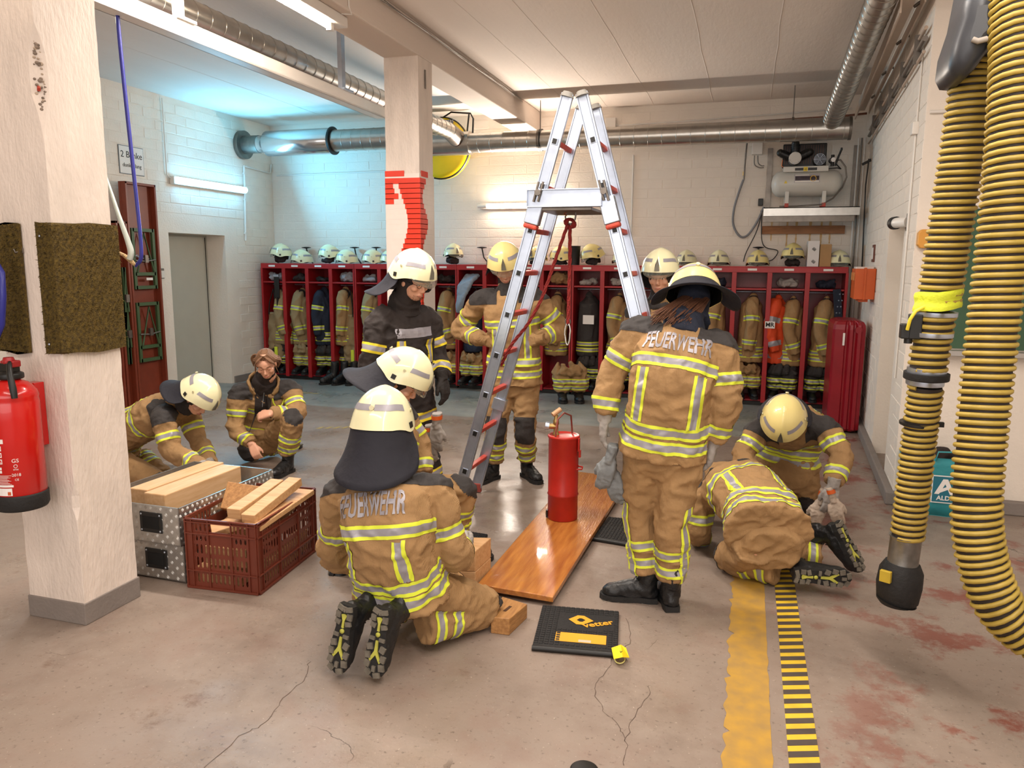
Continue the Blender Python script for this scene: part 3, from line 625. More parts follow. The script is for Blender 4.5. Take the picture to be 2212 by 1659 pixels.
# ================================================================ ladder
t = thing('step_ladder', 'silver aluminium A-frame ladder standing over the orange plank', 'ladder', (-1.11, 5.15, 0))
def stile(xt, zt, xb, zb, y0, wd=.078, th=.026):
    a = V((xt, y0, zt)); b = V((xb, y0, zb)); d = (b-a).normalized(); q = V((d.z, 0, -d.x)) if d.z < 0 else V((-d.z, 0, d.x)); q = V((abs(q.x), 0, q.z if q.x > 0 else -q.z)).normalized()
    m = MB(); y = y0
    prof = [(-.5, 0), (-.5, -1), (-.40, -1), (-.36, -.8), (.30, -.8), (.36, -1), (.5, -1), (.5, 0)]
    m.loft([[p+q*(u*wd)+V((0, v*th, 0)) for u, v in prof] for p in (a, b)], sm=False); return m, a, b, d, q
XT = -1.112
for sgn, xt, xb in ((-1, XT-.048, -1.94), (1, XT+.042, -.30)):
    for yy in (4.955, 5.385):
        m, a, b, d, q = stile(xt, 2.83, xb, 0.03, yy); m.build('stile', alu, t)
        # lower slide-out section, a little wider
        MB().tube([a-d*.012-V((0, .013, 0)), a+d*.02-V((0, .013, 0))], [.032, .046], 12, sm=True).build('end_cap', mat('grey_plastic_cap', '#8b8780', .6, var=.1), t)
        MB().box(b+V((0, -.013, .01)), (.085, .035, .07), 0).build('rubber_foot', mat('red_foot', '#8a3a30', .7, var=.3), t, .006)
    L_ = (b-a).length
    a0 = V((xt, 4.955, 2.83)); k = 0
    s_ = .30
    while s_ < L_-.1:
        p = a0+d*s_
        R3 = MX((q, V((0, 1, 0)), -d)).transposed()
        rg = MB().box(p+V((0, .215, 0)), (.034, .41, .034), 0, R3).build('rung', red_rung, t, .005)
        h = MB().box(p+V((0, -.0235, 0)), (.030, .006, .034), 0, R3).build('rung_socket', black_p, rg, .002)
        MB().box(p+V((0, -.0225, 0)), (.040, .005, .044), 0, R3).build('rung_collar', alu, rg, .003)
        s_ += .292
    # bracket under the platform
    zb = 2.10; p = a0+d*((2.83-zb)/-d.z); R3 = MX((q, V((0, 1, 0)), -d)).transposed()
    MB().box(p+V((0, -.03, 0)), (.10, .075, .17), 0, R3).build('slide_bracket', alu, t, .006); MB().box(p-d*-.10+V((0, -.03, 0)), (.095, .07, .035), 0, R3).build('bracket_cushion', red_rung, t, .012)
    MB().tube([p-d*.12+V((0, -.085, 0)), p-d*.12+V((0, -.10, 0))], .022, 6).tube([p-d*.19+V((-.015, -.08, 0)), p-d*.06+V((-.015, -.08, 0))], .008, 6).tube([p-d*.19+V((.015, -.08, 0)), p-d*.06+V((.015, -.08, 0))], .008, 6).build('clamp_knob', dark_steel, t)
    p2 = a0+d*2.2; MB().box(p2+V((0, .42, 0)), (.10, .06, .09), 0, R3).build('slide_bracket', alu, t, .004)
pa, pb = A(1140, 410, 4.9), A(1302, 410, 4.9); z0, z1 = pa.z-.115, pa.z
m = MB(); m.bx((pa.x, 4.885, z0), (pb.x, 4.89, z1)); m.bx((pa.x, 4.87, z1-.008), (pb.x, 4.93, z1)); m.bx((pa.x, 4.87, z0), (pb.x, 4.93, z0+.008)); m.bx((pa.x, 4.87, z0), (pa.x+.006, 4.93, z1)); m.bx((pb.x-.006, 4.87, z0), (pb.x, 4.93, z1))
m.build('platform_rail', alu, t, .002)
MB().bx((pa.x+.07, 4.90, z0-.02), (pb.x-.07, 5.40, z0)).build('platform_plate', dark_steel, t, .003)
# rope, eye and carabiner
t = thing('rope', 'dark red rope knotted below the ladder platform with a hanging carabiner', 'rope', (-1.15, 5.1, 1.3))
kn = A(1232, 482, 5.1)
def strand(pts, r=.011):
    P_ = [V(p) for p in cat([tuple(A(x, y, Y)) for x, y, Y in pts], 14)]; m = MB()
    for k in range(3):
        Q = []
        for i, p in enumerate(P_):
            a = P_[max(i-1, 0)]; b = P_[min(i+1, len(P_)-1)]; d = (b-a).normalized(); u = d.orthogonal().normalized() if i == 0 else (u-d*u.dot(d)).normalized(); w_ = d.cross(u); an = i*.55+k*2.0944
            Q.append(p+(u*math.cos(an)+w_*math.sin(an))*r*.55)
        m.tube(Q, r*.62, 6)
    return m
strand([(1226, 486, 5.09), (1200, 560, 5.08), (1172, 640, 5.06), (1140, 700, 5.05), (1105, 745, 5.05), (1082, 790, 5.06)]).build('rope_strand', rope_r, t)
strand([(1231, 488, 5.1), (1231, 560, 5.1), (1229, 630, 5.1), (1227, 700, 5.1)], .012).build('rope_strand', rope_r, t)
m = MB()
for k in range(3): m.tube([kn+V((.032*math.cos(q+k)*(.7+.2*k), .012*math.sin(2*q+k), .026*math.sin(q+k*.8))) for q in [i*.524 for i in range(12)]], .011, 8, closed=True)
m.build('knot', rope_r, t)
MB().tube([kn+V((.036*math.cos(q), 0, .05+.055*math.sin(q))) for q in [math.pi*(1+i/8) for i in range(9)]], .006, 8).cyl(kn+V((.036, 0, .05)), (kn.x+.036, kn.y, z0-.01), .006, 8).build('steel_shackle', dark_steel, t)
m = MB(); e = kn+V((-.036, 0, .05))
m.tube([e+V((.009*math.cos(i*1.0), .009*math.sin(i*1.0), i*.0035)) for i in range(30)], .004, 5); m.build('spring', mat('copper', '#a8623e', .4, .6), t)
cb = A(1226, 722, 5.1)
MB().tube([cb+V((.020*math.cos(q)*(1 if math.sin(q) > 0 else .8), 0, .075*math.sin(q))) for q in [i*.314 for i in range(20)]], .0055, 8, closed=True).build('carabiner', mat('bright_steel', '#d7d7d7', .2, .9, var=0), t)
MB().tube([cb+V((.018*math.cos(q), 0, .085+.025*math.sin(q))) for q in [i*.524 for i in range(12)]], .004, 6, closed=True).build('thimble', dark_steel, t)
# ================================================================ plank, can, blocks, pads
plk = mat('varnished_plank', '#c2803c', .2, var=.3, vs=3.0, col2='#9a5a2a', bump=.35, bs=14, stretch=(9, 1, 9), coat=.35)
t = thing('wooden_plank', 'wide glossy orange-brown wooden plank lying under the ladder', 'plank', (-1.1, 4.9, .05))
c4 = [FL(1030, 1262, .055), FL(1195, 1290, .055), FL(1338, 1072, .055), FL(1235, 1020, .055)]
nl, fr_, ff, fl2 = c4; W = .47
far_l = V((-1.30, 6.02, .055)); far_r = V((-.84, 5.96, .055))
out = [nl, fr_+V((-.04, -.005, 0)), fr_+V((0, .04, 0)), far_r, far_l]
def strip(i, n=4):
    a0 = nl.lerp(fr_, i/n); a1 = nl.lerp(fr_, (i+1)/n); b0 = far_l.lerp(far_r, i/n); b1 = far_l.lerp(far_r, (i+1)/n); g = .0008
    return [(a0.x+g, a0.y), (a1.x-g, a1.y), (b1.x-g, b1.y), (b0.x+g, b0.y)]
for i in range(1): MB().prism(strip(i, 1), .025, .0555).build('board', plk, t, .004)
for y in (3.95, 5.7): MB().bx((-1.30, y, .0), (-.93, y+.25, .026)).build('bearer', mat('black_bearer', '#241f1c', .8, var=.2), t)
# red can
cx, cy_ = FL(1215, 1118, .056).x, FL(1215, 1118, .056).y
CT = MX.Translation((cx, cy_, .0565))
t = thing('metal_can', 'tall round red metal can with brass valve standing on the plank', 'can', (cx, cy_, .0565))
MB().lathe([(.02, 0), (.098, 0), (.101, .006), (.101, .165), (.106, .172), (.101, .18), (.101, .555), (.107, .562), (.107, .574), (.101, .578), (.095, .572), (.02, .572)], 48, 0, CT).build('drum', red_can, t)
MB().tube([CT @ V(p) for p in ((-.035, -.085, .50), (-.035, -.09, .60), (-.03, -.06, .69), (.0, .0, .725), (.035, .05, .70), (.04, .07, .60), (.04, .07, .575))], .006, 8).build('handle', mat('worn_red_wire', '#8c4a40', .5, .5, var=.3), t)
MB().lathe([(.022, .57), (.022, .585), (.016, .59), (.016, .64), (.02, .645), (.02, .67), (.013, .68), (.013, .71)], 16, 0, CT @ MX.Translation((-.055, 0, 0))).cyl(CT @ V((-.055, 0, .63)), CT @ V((-.10, -.01, .63)), .018, 12).build('valve', brass, t)
MB().cyl(CT @ V((-.075, -.02, .71)), CT @ V((-.03, .02, .745)), .016, 14).build('valve_grip', mat('pale_wood_grip', '#c79a72', .5), t)
MB().cyl(CT @ V((-.10, -.01, .63)), CT @ V((-.125, -.015, .635)), .028, 16).build('coupling', alu, t)
MB().box(CT @ V((.108, -.02, .52)), (.012, .03, .09)).box(CT @ V((.115, -.02, .46)), (.014, .02, .05)).build('latch', red_can, t, .003)
MB().tube([CT @ V(p) for p in ((.10, 0, .37), (.135, -.02, .37), (.135, -.035, .36), (.10, -.04, .355))], .006, 6).build('side_grip', red_can, t)
MB().box(CT @ V((-.10, -.03, .03)), (.012, .03, .05)).build('foot_latch', black_p, t)
# lifting pads
def pad(name, corners, lab, logo=False):
    p = [V((c.x, c.y, 0)) for c in corners]; cen = sum(p, V((0, 0, 0)))/4
    t = thing(name, lab, 'lifting pad', tuple(cen)); nl_, nr, fr2, flt = p
    MB().prism([(q.x, q.y) for q in p], .001, .020).build('rubber_plate', black_r, t, .005)
    m = MB(); nx, ny = 16, 19
    for i in range(nx):
        for j in range(ny):
            u = (i+.5)/nx; v = .07+(j+.5)/ny*.92
            if logo and ((.33 < u < .86 and .12 < v < .38) or (.22 < u < .95 and .44 < v < .86 and (u < .84 or v > .5))): continue
            c = nl_.lerp(nr, u).lerp(flt.lerp(fr2, u), v); ex_ = (nr-nl_)/nx*.38; ey_ = (flt-nl_)/ny*.34
            z = V((0, 0, .020)); z2 = V((0, 0, .0235))
            m.add([c-ex_-ey_+z, c+ex_-ey_+z, c+ex_+ey_+z, c-ex_+ey_+z, c-ex_*.9-ey_*.85+z2, c+ex_*.9-ey_*.85+z2, c+ex_*.9+ey_*.85+z2, c-ex_*.9+ey_*.85+z2], [(0, 1, 5, 4), (1, 2, 6, 5), (2, 3, 7, 6), (3, 0, 4, 7), (4, 5, 6, 7)])
    o = m.build('grip_studs', black_r, t); o['kind'] = 'stuff'
    MB().tube([nl_+V((0, 0, .013)), nr+V((0, 0, .013))], .013, 10).build('edge_bead', black_p, t)
    if logo:
        ux = (nr-nl_).normalized(); uy = V((-ux.y, ux.x, 0)); yl = mat('pad_yellow', '#e3a22a', .55, var=.05)
        def pt(u, v, z=.0212): return nl_.lerp(nr, u).lerp(flt.lerp(fr2, u), v)+V((0, 0, z))
        m = MB(); a, b, c_, d_ = pt(.25, .16), pt(.86, .16), pt(.86, .36), pt(.25, .36)
        m.prism([(q.x, q.y) for q in (a, b, c_, d_)], .0205, .0225); m.build('type_plate', yl, t, .0008)
        MB().prism([(q.x, q.y) for q in (pt(.53, .17), pt(.68, .17), pt(.68, .22), pt(.53, .22))], .0226, .023).build('sticker', mat('sticker_grey', '#c8b5a2', .5, var=0), t)
        m = MB(); C_ = pt(.53, .68); R_ = [(-.075, 0), (-.03, .042), (.03, .042), (.075, 0), (.03, -.042), (-.03, -.042)]
        ang_ = math.atan2(ux.y, ux.x)
        def sp(x, y): return V((C_.x+x*math.cos(ang_)-y*math.sin(ang_), C_.y+x*math.sin(ang_)+y*math.cos(ang_), .0225))
        outp = [(-.062, 0), (-.02, .048), (.012, .048), (.062, 0), (.012, -.048), (-.02, -.048)]
        inn = [(-.022, -.002), (-.008, .018), (.004, .018), (.022, .002), (.008, -.018), (-.006, -.018)]
        m.add([sp(*q) for q in outp]+[sp(*q) for q in inn], [(i, (i+1) % 6, 6+(i+1) % 6, 6+i) for i in range(6)]); m.build('diamond_emblem', yl, t)
        T2 = MX.Translation(sp(.085, -.028)) @ MX.Rotation(ang_+.42, 4, 'Z'); text('vetter', .062, T2, yl, t, bold=True)
    return t
pad('lifting_pad', [FL(1149, 1405), FL(1334, 1421), FL(1337, 1328), FL(1172, 1314)], 'black rubber lifting pad with yellow diamond emblem on the open floor', True)
pad('lifting_pad', [FL(930, 1180), FL(1010, 1215), FL(1054, 1160), FL(985, 1150)], 'black rubber lifting pad left of the plank, behind the kneeling firefighter')
pad('lifting_pad', [FL(1280, 1168), FL(1400, 1188), FL(1415, 1132), FL(1315, 1122)], 'black rubber lifting pad right of the plank, behind the standing woman')
t = thing('tag', 'yellow folded tag with ring at the corner of the emblem pad', 'tag', tuple(FL(1338, 1425)))
def tp(x, y, z=.03): return FL(x, y, z)
m = MB(); m.add([tp(1321, 1400, .035), tp(1341, 1393, .05), tp(1345, 1420, .05), tp(1326, 1424, .03)], [(0, 1, 2, 3)]); m.add([tp(1341, 1393, .05), tp(1352, 1400, .04), tp(1359, 1421, .02), tp(1345, 1420, .05)], [(0, 1, 2, 3)])
o = m.build('tag_sheet', mat('tag_yellow', '#f0d21a', .5, var=0), t); s = o.modifiers.new('s', 'SOLIDIFY'); s.thickness = .0015
MB().tube([FL(1339+11*math.cos(q), 1424+9*math.sin(q), .012) for q in [i*.524 for i in range(12)]], .0025, 6, closed=True).build('ring', mat('pale_yellow', '#e6e08a', .5, var=0), t)
text('V', .02, MX.Translation(tp(1341, 1408, .052)), ink, t)
# wood wedge and cribbing
t = thing('wooden_wedge', 'flat wooden wedge with a handle slot right of the kneeling knee', 'wedge', tuple(FL(1090, 1350)))
b0, b1, b2, b3 = FL(1060, 1368), FL(1100, 1373), FL(1139, 1335), FL(1085, 1318)
h1, h2 = .085, .085; tp_ = [b0+V((0, 0, h1)), b1+V((0, 0, h1)), b2+V((0, 0, .075)), b3+V((0, 0, .075))]
m = MB(); m.add([b0, b1, b2, b3]+tp_, [(3, 2, 1, 0), (4, 5, 6, 7), (0, 1, 5, 4), (1, 2, 6, 5), (2, 3, 7, 6), (3, 0, 4, 7)]); m.build('wedge_block', wood_d, t, .004)
c = (tp_[0]+tp_[1]+tp_[2]+tp_[3])/4; dd = (tp_[2]-tp_[1]).normalized(); pp = V((-dd.y, dd.x, 0))
m = MB(); m.add([c-dd*.035-pp*.008+V((0, 0, .0012)), c+dd*.035-pp*.008+V((0, 0, .0012)), c+dd*.035+pp*.008+V((0, 0, .0012)), c-dd*.035+pp*.008+V((0, 0, .0012))], [(0, 1, 2, 3)]); m.build('slot_shade_patch', mat('slot_shade', '#4a2c14', .8), t)  # flat dark patch on the top face paints the slot's inner shade
t = thing('cribbing_block', 'pale square wooden cribbing block held by the kneeling firefighter', 'wooden block', tuple(FL(1000, 1262)))
b0 = FL(1027, 1280); bx_ = V((-.20, -.05, 0)); by_ = V((.015, .22, 0)); hh = .235
for k in range(2):
    z0_ = k*hh/2+.001; z1_ = (k+1)*hh/2
    vs = [b0, b0+by_, b0+by_+bx_, b0+bx_]; m = MB(); m.add([v+V((0, 0, z0_)) for v in vs]+[v+V((0, 0, z1_)) for v in vs], [(3, 2, 1, 0), (4, 5, 6, 7), (0, 1, 5, 4), (1, 2, 6, 5), (2, 3, 7, 6), (3, 0, 4, 7)]); m.build('timber', wood_l, t, .005)

t = thing('cable', 'grey cables sagging along the beam edge above the centre pillar', 'cable', (-2.84, 6, 3.8))
for k in range(3):
    MB().tube([(-2.835+.008*k, y, 3.795-.008*k-.018*abs(math.sin(y*1.7+k*.8))) for y in [3.8+.25*i for i in range(24)]], .004, 6).build('cable_strand', [dark_steel, white_pl, dark_steel][k], t)

R = random.Random(9)
ce = bpy.data.objects['ceiling']
for x in (-2.35, -1.9, -1.3, -.55, .15, -4.7, -5.9):
    pts = [(x+R.uniform(-.008, .008), y, H_C-.001) for y in [-.4+.6*i for i in range(19)]]
    m = MB(); m.loft([[V(p)+V((-.006, 0, 0)), V(p)+V((.006, 0, 0)), V(p)+V((.002, 0, -.0018)), V(p)+V((-.002, 0, -.0018))] for p in pts], sm=False); m.build('formwork_seam', ceil_m, ce)
# ================================================================ aluminium drawers with wood
def treads(mb, o, u, v, nu, nv, n, L_=.022):
    for i in range(nu):
        for j in range(nv):
            c = o+u*((i+.5)/nu)+v*((j+.5)/nv)+n*.0006; s = 1 if (i+j) % 2 else -1
            uu = u.normalized(); vv = v.normalized(); d = (uu*.7+vv*.7*s).normalized(); q = (uu*.7-vv*.7*s).normalized()
            for k in (-1, 0, 1):
                e = c+q*(.006*k); mb.add([e-d*L_*.5, e+q*.0018, e+d*L_*.5, e-q*.0018, e+n*.0016], [(0, 1, 4), (1, 2, 4), (2, 3, 4), (3, 0, 4)])
C0 = FL(404, 1262); dn = (FL(684, 1180)-FL(565, 1285)); dn = dn.normalized(); ds = V((dn.y, -dn.x, 0))
DN = V((.02, 1, 0)).normalized(); DS = V((1, -.02, 0)).normalized()
bx0 = FL(402, 1262)
def drawer(z0, z1, off, ln, open_, lab):
    o = bx0-DS*.62+DN*off; t = thing('aluminium_drawer', lab, 'drawer', (o.x, o.y, z0)); W_ = .62; th = .006
    def slab(a, b, nm):
        MB().add([a[0], a[1], a[2], a[3]]+[p+b for p in a], [(3, 2, 1, 0), (4, 5, 6, 7), (0, 1, 5, 4), (1, 2, 6, 5), (2, 3, 7, 6), (3, 0, 4, 7)]).build(nm, alu2, t)
    Z0, Z1 = V((0, 0, z0)), V((0, 0, z1)); X, Y = DS*W_, DN*ln
    slab([o+Z0, o+X+Z0, o+X+Z1, o+Z1], DN*th, 'front_panel')
    slab([o+Y+Z0, o+Y+X+Z0, o+Y+X+Z1, o+Y+Z1], -DN*th, 'back_panel')
    slab([o+Z0, o+Y+Z0, o+Y+Z1, o+Z1], DS*th, 'side_panel'); slab([o+X+Z0, o+X+Y+Z0, o+X+Y+Z1, o+X+Z1], -DS*th, 'side_panel')
    slab([o+Z0, o+X+Z0, o+X+Y+Z0, o+Y+Z0], V((0, 0, th)), 'bottom_panel')
    if not open_: slab([o+Z1, o+X+Z1, o+X+Y+Z1, o+Y+Z1], V((0, 0, -th)), 'lid')
    m = MB(); treads(m, o+Z0, X, Z1-Z0, 18, 7, -DN); treads(m, o+X+Z0, Y, Z1-Z0, 44, 7, DS); q = m.build('tread_pattern', alu2, t); q['kind'] = 'stuff'
    c = o+DS*(.43)+V((0, 0, (z0+z1)/2+.01)); R3 = MX((DS, DN, V((0, 0, 1)))).transposed()
    MB().box(c-DN*.003, (.15, .008, .115), 0, R3).build('handle_plate', black_p, t, .004)
    MB().box(c-DN*.0075+V((0, 0, .0)), (.11, .002, .07), 0, R3).build('recess_shade_patch', mat('recess_shade', '#070707', .9, var=0), t)  # raised black patch paints the shade inside the grip opening
    for sx_ in (-1, 1):
        for sz in (-1, 1): MB().ell(c-DN*.008+DS*.063*sx_+V((0, 0, .045*sz)), (.006, .003, .006), 8, 5).build('rivet', alu, t)
    return o
drawer(.01, .22, 0, .80, False, 'lower tread plate aluminium drawer standing on the floor behind the crate')
o = drawer(.223, .44, -.02, .84, True, 'upper open tread plate aluminium drawer holding long pine beams')
R3 = MX((DS, DN, V((0, 0, 1)))).transposed()
for k, (dx, wd, zt, lab, a) in enumerate(((.20, .13, .465, 'left long pine beam lying in the open aluminium drawer', .20), (.345, .15, .46, 'right long pine beam lying in the open aluminium drawer', .17))):
    t_ = tag(MB().box(o+DS*dx+DN*(a+.28)+V((0, 0, zt-.055)), (wd, .66, .11), 0, R3).build('wooden_beam', mat('drawer_pine', '#d6b086', .55, var=.12, vs=6, col2='#c79c6e', stretch=(8, 1, 8)), None, .006, o+DS*dx+DN*.5+V((0, 0, zt-.11))), lab, 'wooden beam', 'pine beams in the aluminium drawer')
# ================================================================ plastic crate
cn = FL(560, 1286); cl = FL(408, 1268); cr = FL(684, 1188)
ux = (cl-cn); uy = (cr-cn); LX, LY = ux.length, uy.length; ux.normalize(); uy.normalize(); CH = .395
t = thing('plastic_crate', 'brown slatted plastic crate full of wood offcuts right of the drawers', 'crate', tuple(cn))
def wall(o, d, L_, n, cols, nm, handle):
    """a lattice wall: strips between slots, real openings"""
    m = MB(); th = n*.0022
    def q(u0, u1, z0, z1, t_=1.0, outs=0.0):
        a = o+d*u0+V((0, 0, z0))+n*outs; b = o+d*u1+V((0, 0, z0))+n*outs; c = o+d*u1+V((0, 0, z1))+n*outs; e = o+d*u0+V((0, 0, z1))+n*outs; k = -th*t_
        m.add([a, b, c, e, a+k, b+k, c+k, e+k], [(0, 1, 2, 3), (7, 6, 5, 4), (0, 4, 5, 1), (1, 5, 6, 2), (2, 6, 7, 3), (3, 7, 4, 0)])
    rows = [.0, .025, .075, .105, .155, .175, .215, .232, .255, .272, .325, CH]
    holes = [(.035, .088), (.118, .180), (.198, .252), (.270, .300), (.325, .378)]
    c0 = .055; pitch = (L_-2*c0)/cols
    z = 0.0
    for (a, b) in holes+[(CH, CH)]:
        q(0, L_, z, a); z = b
        if a == CH: break
        q(0, c0-pitch*.1, a, b); q(L_-c0+pitch*.1, L_, a, b)
        for k in range(cols):
            u = c0+pitch*(k+.5); mid = .34 < (u/L_) < .66
            hw = pitch*.24
            if mid and (a > .26 and a < .28): q(u-pitch/2, u+pitch/2, a, b); continue
            if mid and handle and a > .3: continue
            q(u-pitch/2, u-hw, a, b); q(u+hw, u+pitch/2, a, b)
            e = min(.008, (b-a)*.3)
            for s in (-1, 1):
                p = o+d*(u+s*hw); x = d*(-s*hw*.7)
                for zz, dz in ((a, e), (b, -e)):
                    tri = [p+V((0, 0, zz)), p+V((0, 0, zz+dz)), p+x+V((0, 0, zz))]; m.add(tri+[v_-th for v_ in tri], [(0, 1, 2), (3, 5, 4), (1, 4, 5, 2)])
    m.build(nm, crate_m, t)
    r = MB()
    for u in [0.0, .045, L_*.34, L_*.66, L_-.045, L_-.006]: r.add([o+d*u, o+d*(u+.006), o+d*(u+.006)+V((0, 0, CH)), o+d*u+V((0, 0, CH))]+[v_+n*.008 for v_ in (o+d*u, o+d*(u+.006), o+d*(u+.006)+V((0, 0, CH)), o+d*u+V((0, 0, CH)))], [(0, 1, 2, 3), (4, 5, 6, 7), (0, 1, 5, 4), (1, 2, 6, 5), (2, 3, 7, 6), (3, 0, 4, 7)])
    for z in (0, .100, .310, CH-.022, CH-.006):
        h_ = .006 if z not in (0,) else .012
        a = o+V((0, 0, z)); vs = [a, a+d*L_, a+d*L_+V((0, 0, h_)), a+V((0, 0, h_))]; r.add(vs+[v_+n*.010 for v_ in vs], [(0, 1, 2, 3), (4, 5, 6, 7), (0, 1, 5, 4), (1, 2, 6, 5), (2, 3, 7, 6), (3, 0, 4, 7)])
    r.build('rib_frame', crate_m, t)
z = V((0, 0, .002))
wall(cn+z, ux, LX, -uy, 12, 'lattice_panel', True); wall(cn+z, uy, LY, -ux, 20, 'lattice_panel', True)
wall(cn+ux*LX+z, uy, LY, ux, 20, 'lattice_panel', True); wall(cn+uy*LY+z, ux, LX, uy, 12, 'lattice_panel', True)
m = MB(); a = cn+V((0, 0, .004)); vs = [a, a+ux*LX, a+ux*LX+uy*LY, a+uy*LY]; m.add(vs+[v_+V((0, 0, .004)) for v_ in vs], [(0, 1, 2, 3), (4, 5, 6, 7), (0, 1, 5, 4), (1, 2, 6, 5), (2, 3, 7, 6), (3, 0, 4, 7)]); m.build('bottom_panel', crate_m, t)
def cr_p(u, v, z): return cn+ux*(LX*u)+uy*(LY*v)+V((0, 0, z))
def plank(a, b, wd, th, lab, roll=0.0, m_=wood_l):
    d = (b-a).normalized(); s = d.cross(V((0, 0, 1))).normalized(); s = MX.Rotation(roll, 3, d) @ s; u = s.cross(d)
    m = MB(); vs = [a+s*x+u*y for x, y in ((-wd/2, -th/2), (wd/2, -th/2), (wd/2, th/2), (-wd/2, th/2))]; m.add(vs+[v_+(b-a) for v_ in vs], [(3, 2, 1, 0), (4, 5, 6, 7), (0, 1, 5, 4), (1, 2, 6, 5), (2, 3, 7, 6), (3, 0, 4, 7)])
    tag(m.build('wood_offcut', m_, None, .004, (a+b)/2), lab, 'wood offcut', 'wood offcuts in the brown crate')
plank(cr_p(.20, .10, 0.395), cr_p(.12, .80, 0.475), .085, .05, 'pine offcut with a knot on top of the brown crate')
plank(cr_p(.42, .12, 0.410), cr_p(.36, .76, 0.460), .085, .06, 'second pine offcut side by side on top of the brown crate')
plank(cr_p(.93, .50, 0.420), cr_p(.25, .62, 0.370), .16, .045, 'upright board with dark heartwood leaning across the brown crate', 1.0, wood_d)
plank(cr_p(.12, .05, 0.360), cr_p(.06, .90, 0.395), .12, .03, 'thin pine board at the right edge of the brown crate')
plank(cr_p(.75, .12, 0.300), cr_p(.35, .30, 0.350), .09, .04, 'short offcut seen through the crate handle hole', .3)
plank(cr_p(.2, .08, .18), cr_p(.8, .10, .18), .05, .10, 'pale offcut behind the upper crate slots')
plank(cr_p(.3, .14, .06), cr_p(.95, .12, .06), .10, .09, 'pale offcut lying at the bottom of the brown crate')
plank(cr_p(.1, .2, .08), cr_p(.12, .9, .10), .06, .12, 'long offcut along the right side at the bottom of the crate')
plank(cr_p(.5, .3, 0.260), cr_p(.6, .9, 0.300), .3, .06, 'wide offcut buried in the middle of the brown crate')
# ================================================================ exhaust hoses
hose_y = mat('hose_yellow', '#b89e48', .5, var=.2, vs=14, col2='#a08838'); hose_k = mat('hose_black', '#2a211d', .7, var=.15)
def ribbed(name, pts, r, parent, pitch=.0275):
    P_ = [V(p) for p in cat([tuple(p) for p in pts], 24)]
    L_ = [0]
    for a, b in zip(P_, P_[1:]): L_.append(L_[-1]+(b-a).length)
    def at_(s):
        for i in range(len(P_)-1):
            if L_[i+1] >= s: return P_[i].lerp(P_[i+1], (s-L_[i])/max(1e-6, L_[i+1]-L_[i]))
        return P_[-1]
    tot = L_[-1]; inner = [at_(tot*i/60) for i in range(61)]
    MB().tube(inner, r*.90, 20).build('hose_wall', hose_k, parent)
    m = MB(); n = int(tot/pitch); seg = 22
    sec = []; prev = None; steps = 14
    Q = []; u = None
    for i in range(n*steps+1):
        s = tot*i/(n*steps); p = at_(s); d = (at_(min(tot, s+.01))-at_(max(0, s-.01))).normalized()
        u = d.orthogonal().normalized() if u is None else (u-d*u.dot(d)).normalized(); w_ = d.cross(u); an = 2*math.pi*i/steps
        Q.append((p, u*math.cos(an)+w_*math.sin(an), d))
    secs = [[p+e*(r*.90)-d*.009, p+e*(r*.96)-d*.0088, p+e*(r*1.03)-d*.004, p+e*(r*1.03)+d*.004, p+e*(r*.96)+d*.0088, p+e*(r*.90)+d*.009] for p, e, d in Q]
    m.loft(secs); m.build('spiral_rib', hose_y, parent)
h1 = thing('exhaust_hose', 'left yellow and black ribbed exhaust hose hanging with a metal nozzle', 'hose', tuple(A(1960, 1000, 3.5)))
ribbed('h', [A(2140, 40, 3.36), A(2122, 110, 3.38), A(2104, 170, 3.4), A(2079, 330, 3.42), A(2055, 480, 3.44), A(2028, 650, 3.46)], .081, h1)
ribbed('h', [A(2024, 672, 3.46), A(2012, 740, 3.47), A(2003, 800, 3.47)], .074, h1)
ribbed('h', [A(2000, 835, 3.48), A(1985, 950, 3.5), A(1972, 1060, 3.5), A(1960, 1160, 3.5)], .068, h1)
def ringp(x, y, Y, r, hgt, m_, nm, dirv=None):
    c = A(x, y, Y); d = (A(2003, 800, 3.47)-A(1960, 1160, 3.5)).normalized() if dirv is None else dirv; return MB().tube([c-d*hgt/2, c-d*hgt/2+d*.001, c+d*hgt/2], [r*.98, r, r], 28).build(nm, m_, h1, .002)
m = MB(); d = (A(2028, 640, 3.46)-A(2024, 675, 3.46)).normalized(); c = A(2026, 648, 3.46)
secs = []
for i in range(9):
    q = i/8; rr = .086+.003*math.sin(q*9); secs.append([c+d*(.038-.076*q)+V((math.cos(a)*rr, math.sin(a)*rr, .010*math.cos(a*1)-.004*math.sin(3*a))) for a in [k*math.pi/14 for k in range(28)]])
m.loft(secs); m.build('neon_band', mat('neon_yellow_cloth', '#e3ef3c', .7, var=.05, bump=.5, bs=50), h1)
for x, y in ((2022, 678), (2013, 722)): ringp(x, y, 3.465, .079, .018, alu, 'hose_clamp')
ringp(2002, 800, 3.47, .074, .022, alu, 'hose_clamp'); ringp(2001, 812, 3.47, .086, .028, black_r, 'rubber_collar'); ringp(1998, 826, 3.48, .072, .02, alu, 'hose_clamp'); ringp(1984, 915, 3.5, .074, .012, black_p, 'strap')
MB().box(A(2030, 917, 3.48), (.03, .02, .02)).build('strap_end', black_p, h1)
c = A(1976, 705, 3.44); MB().box(c, (.045, .06, .10)).box(c+V((-.035, 0, -.02)), (.035, .05, .06)).cyl(c+V((-.02, 0, -.07)), c+V((-.02, 0, -.05)), .016, 10).build('control_box', black_p, h1, .004)
MB().tube([A(1998, 662, 3.4), A(1978, 672, 3.38), A(1966, 690, 3.38), A(1960, 712, 3.40)], .007, 8).build('yellow_cord', mat('cord_yellow', '#e8d23a', .5, var=0), h1)
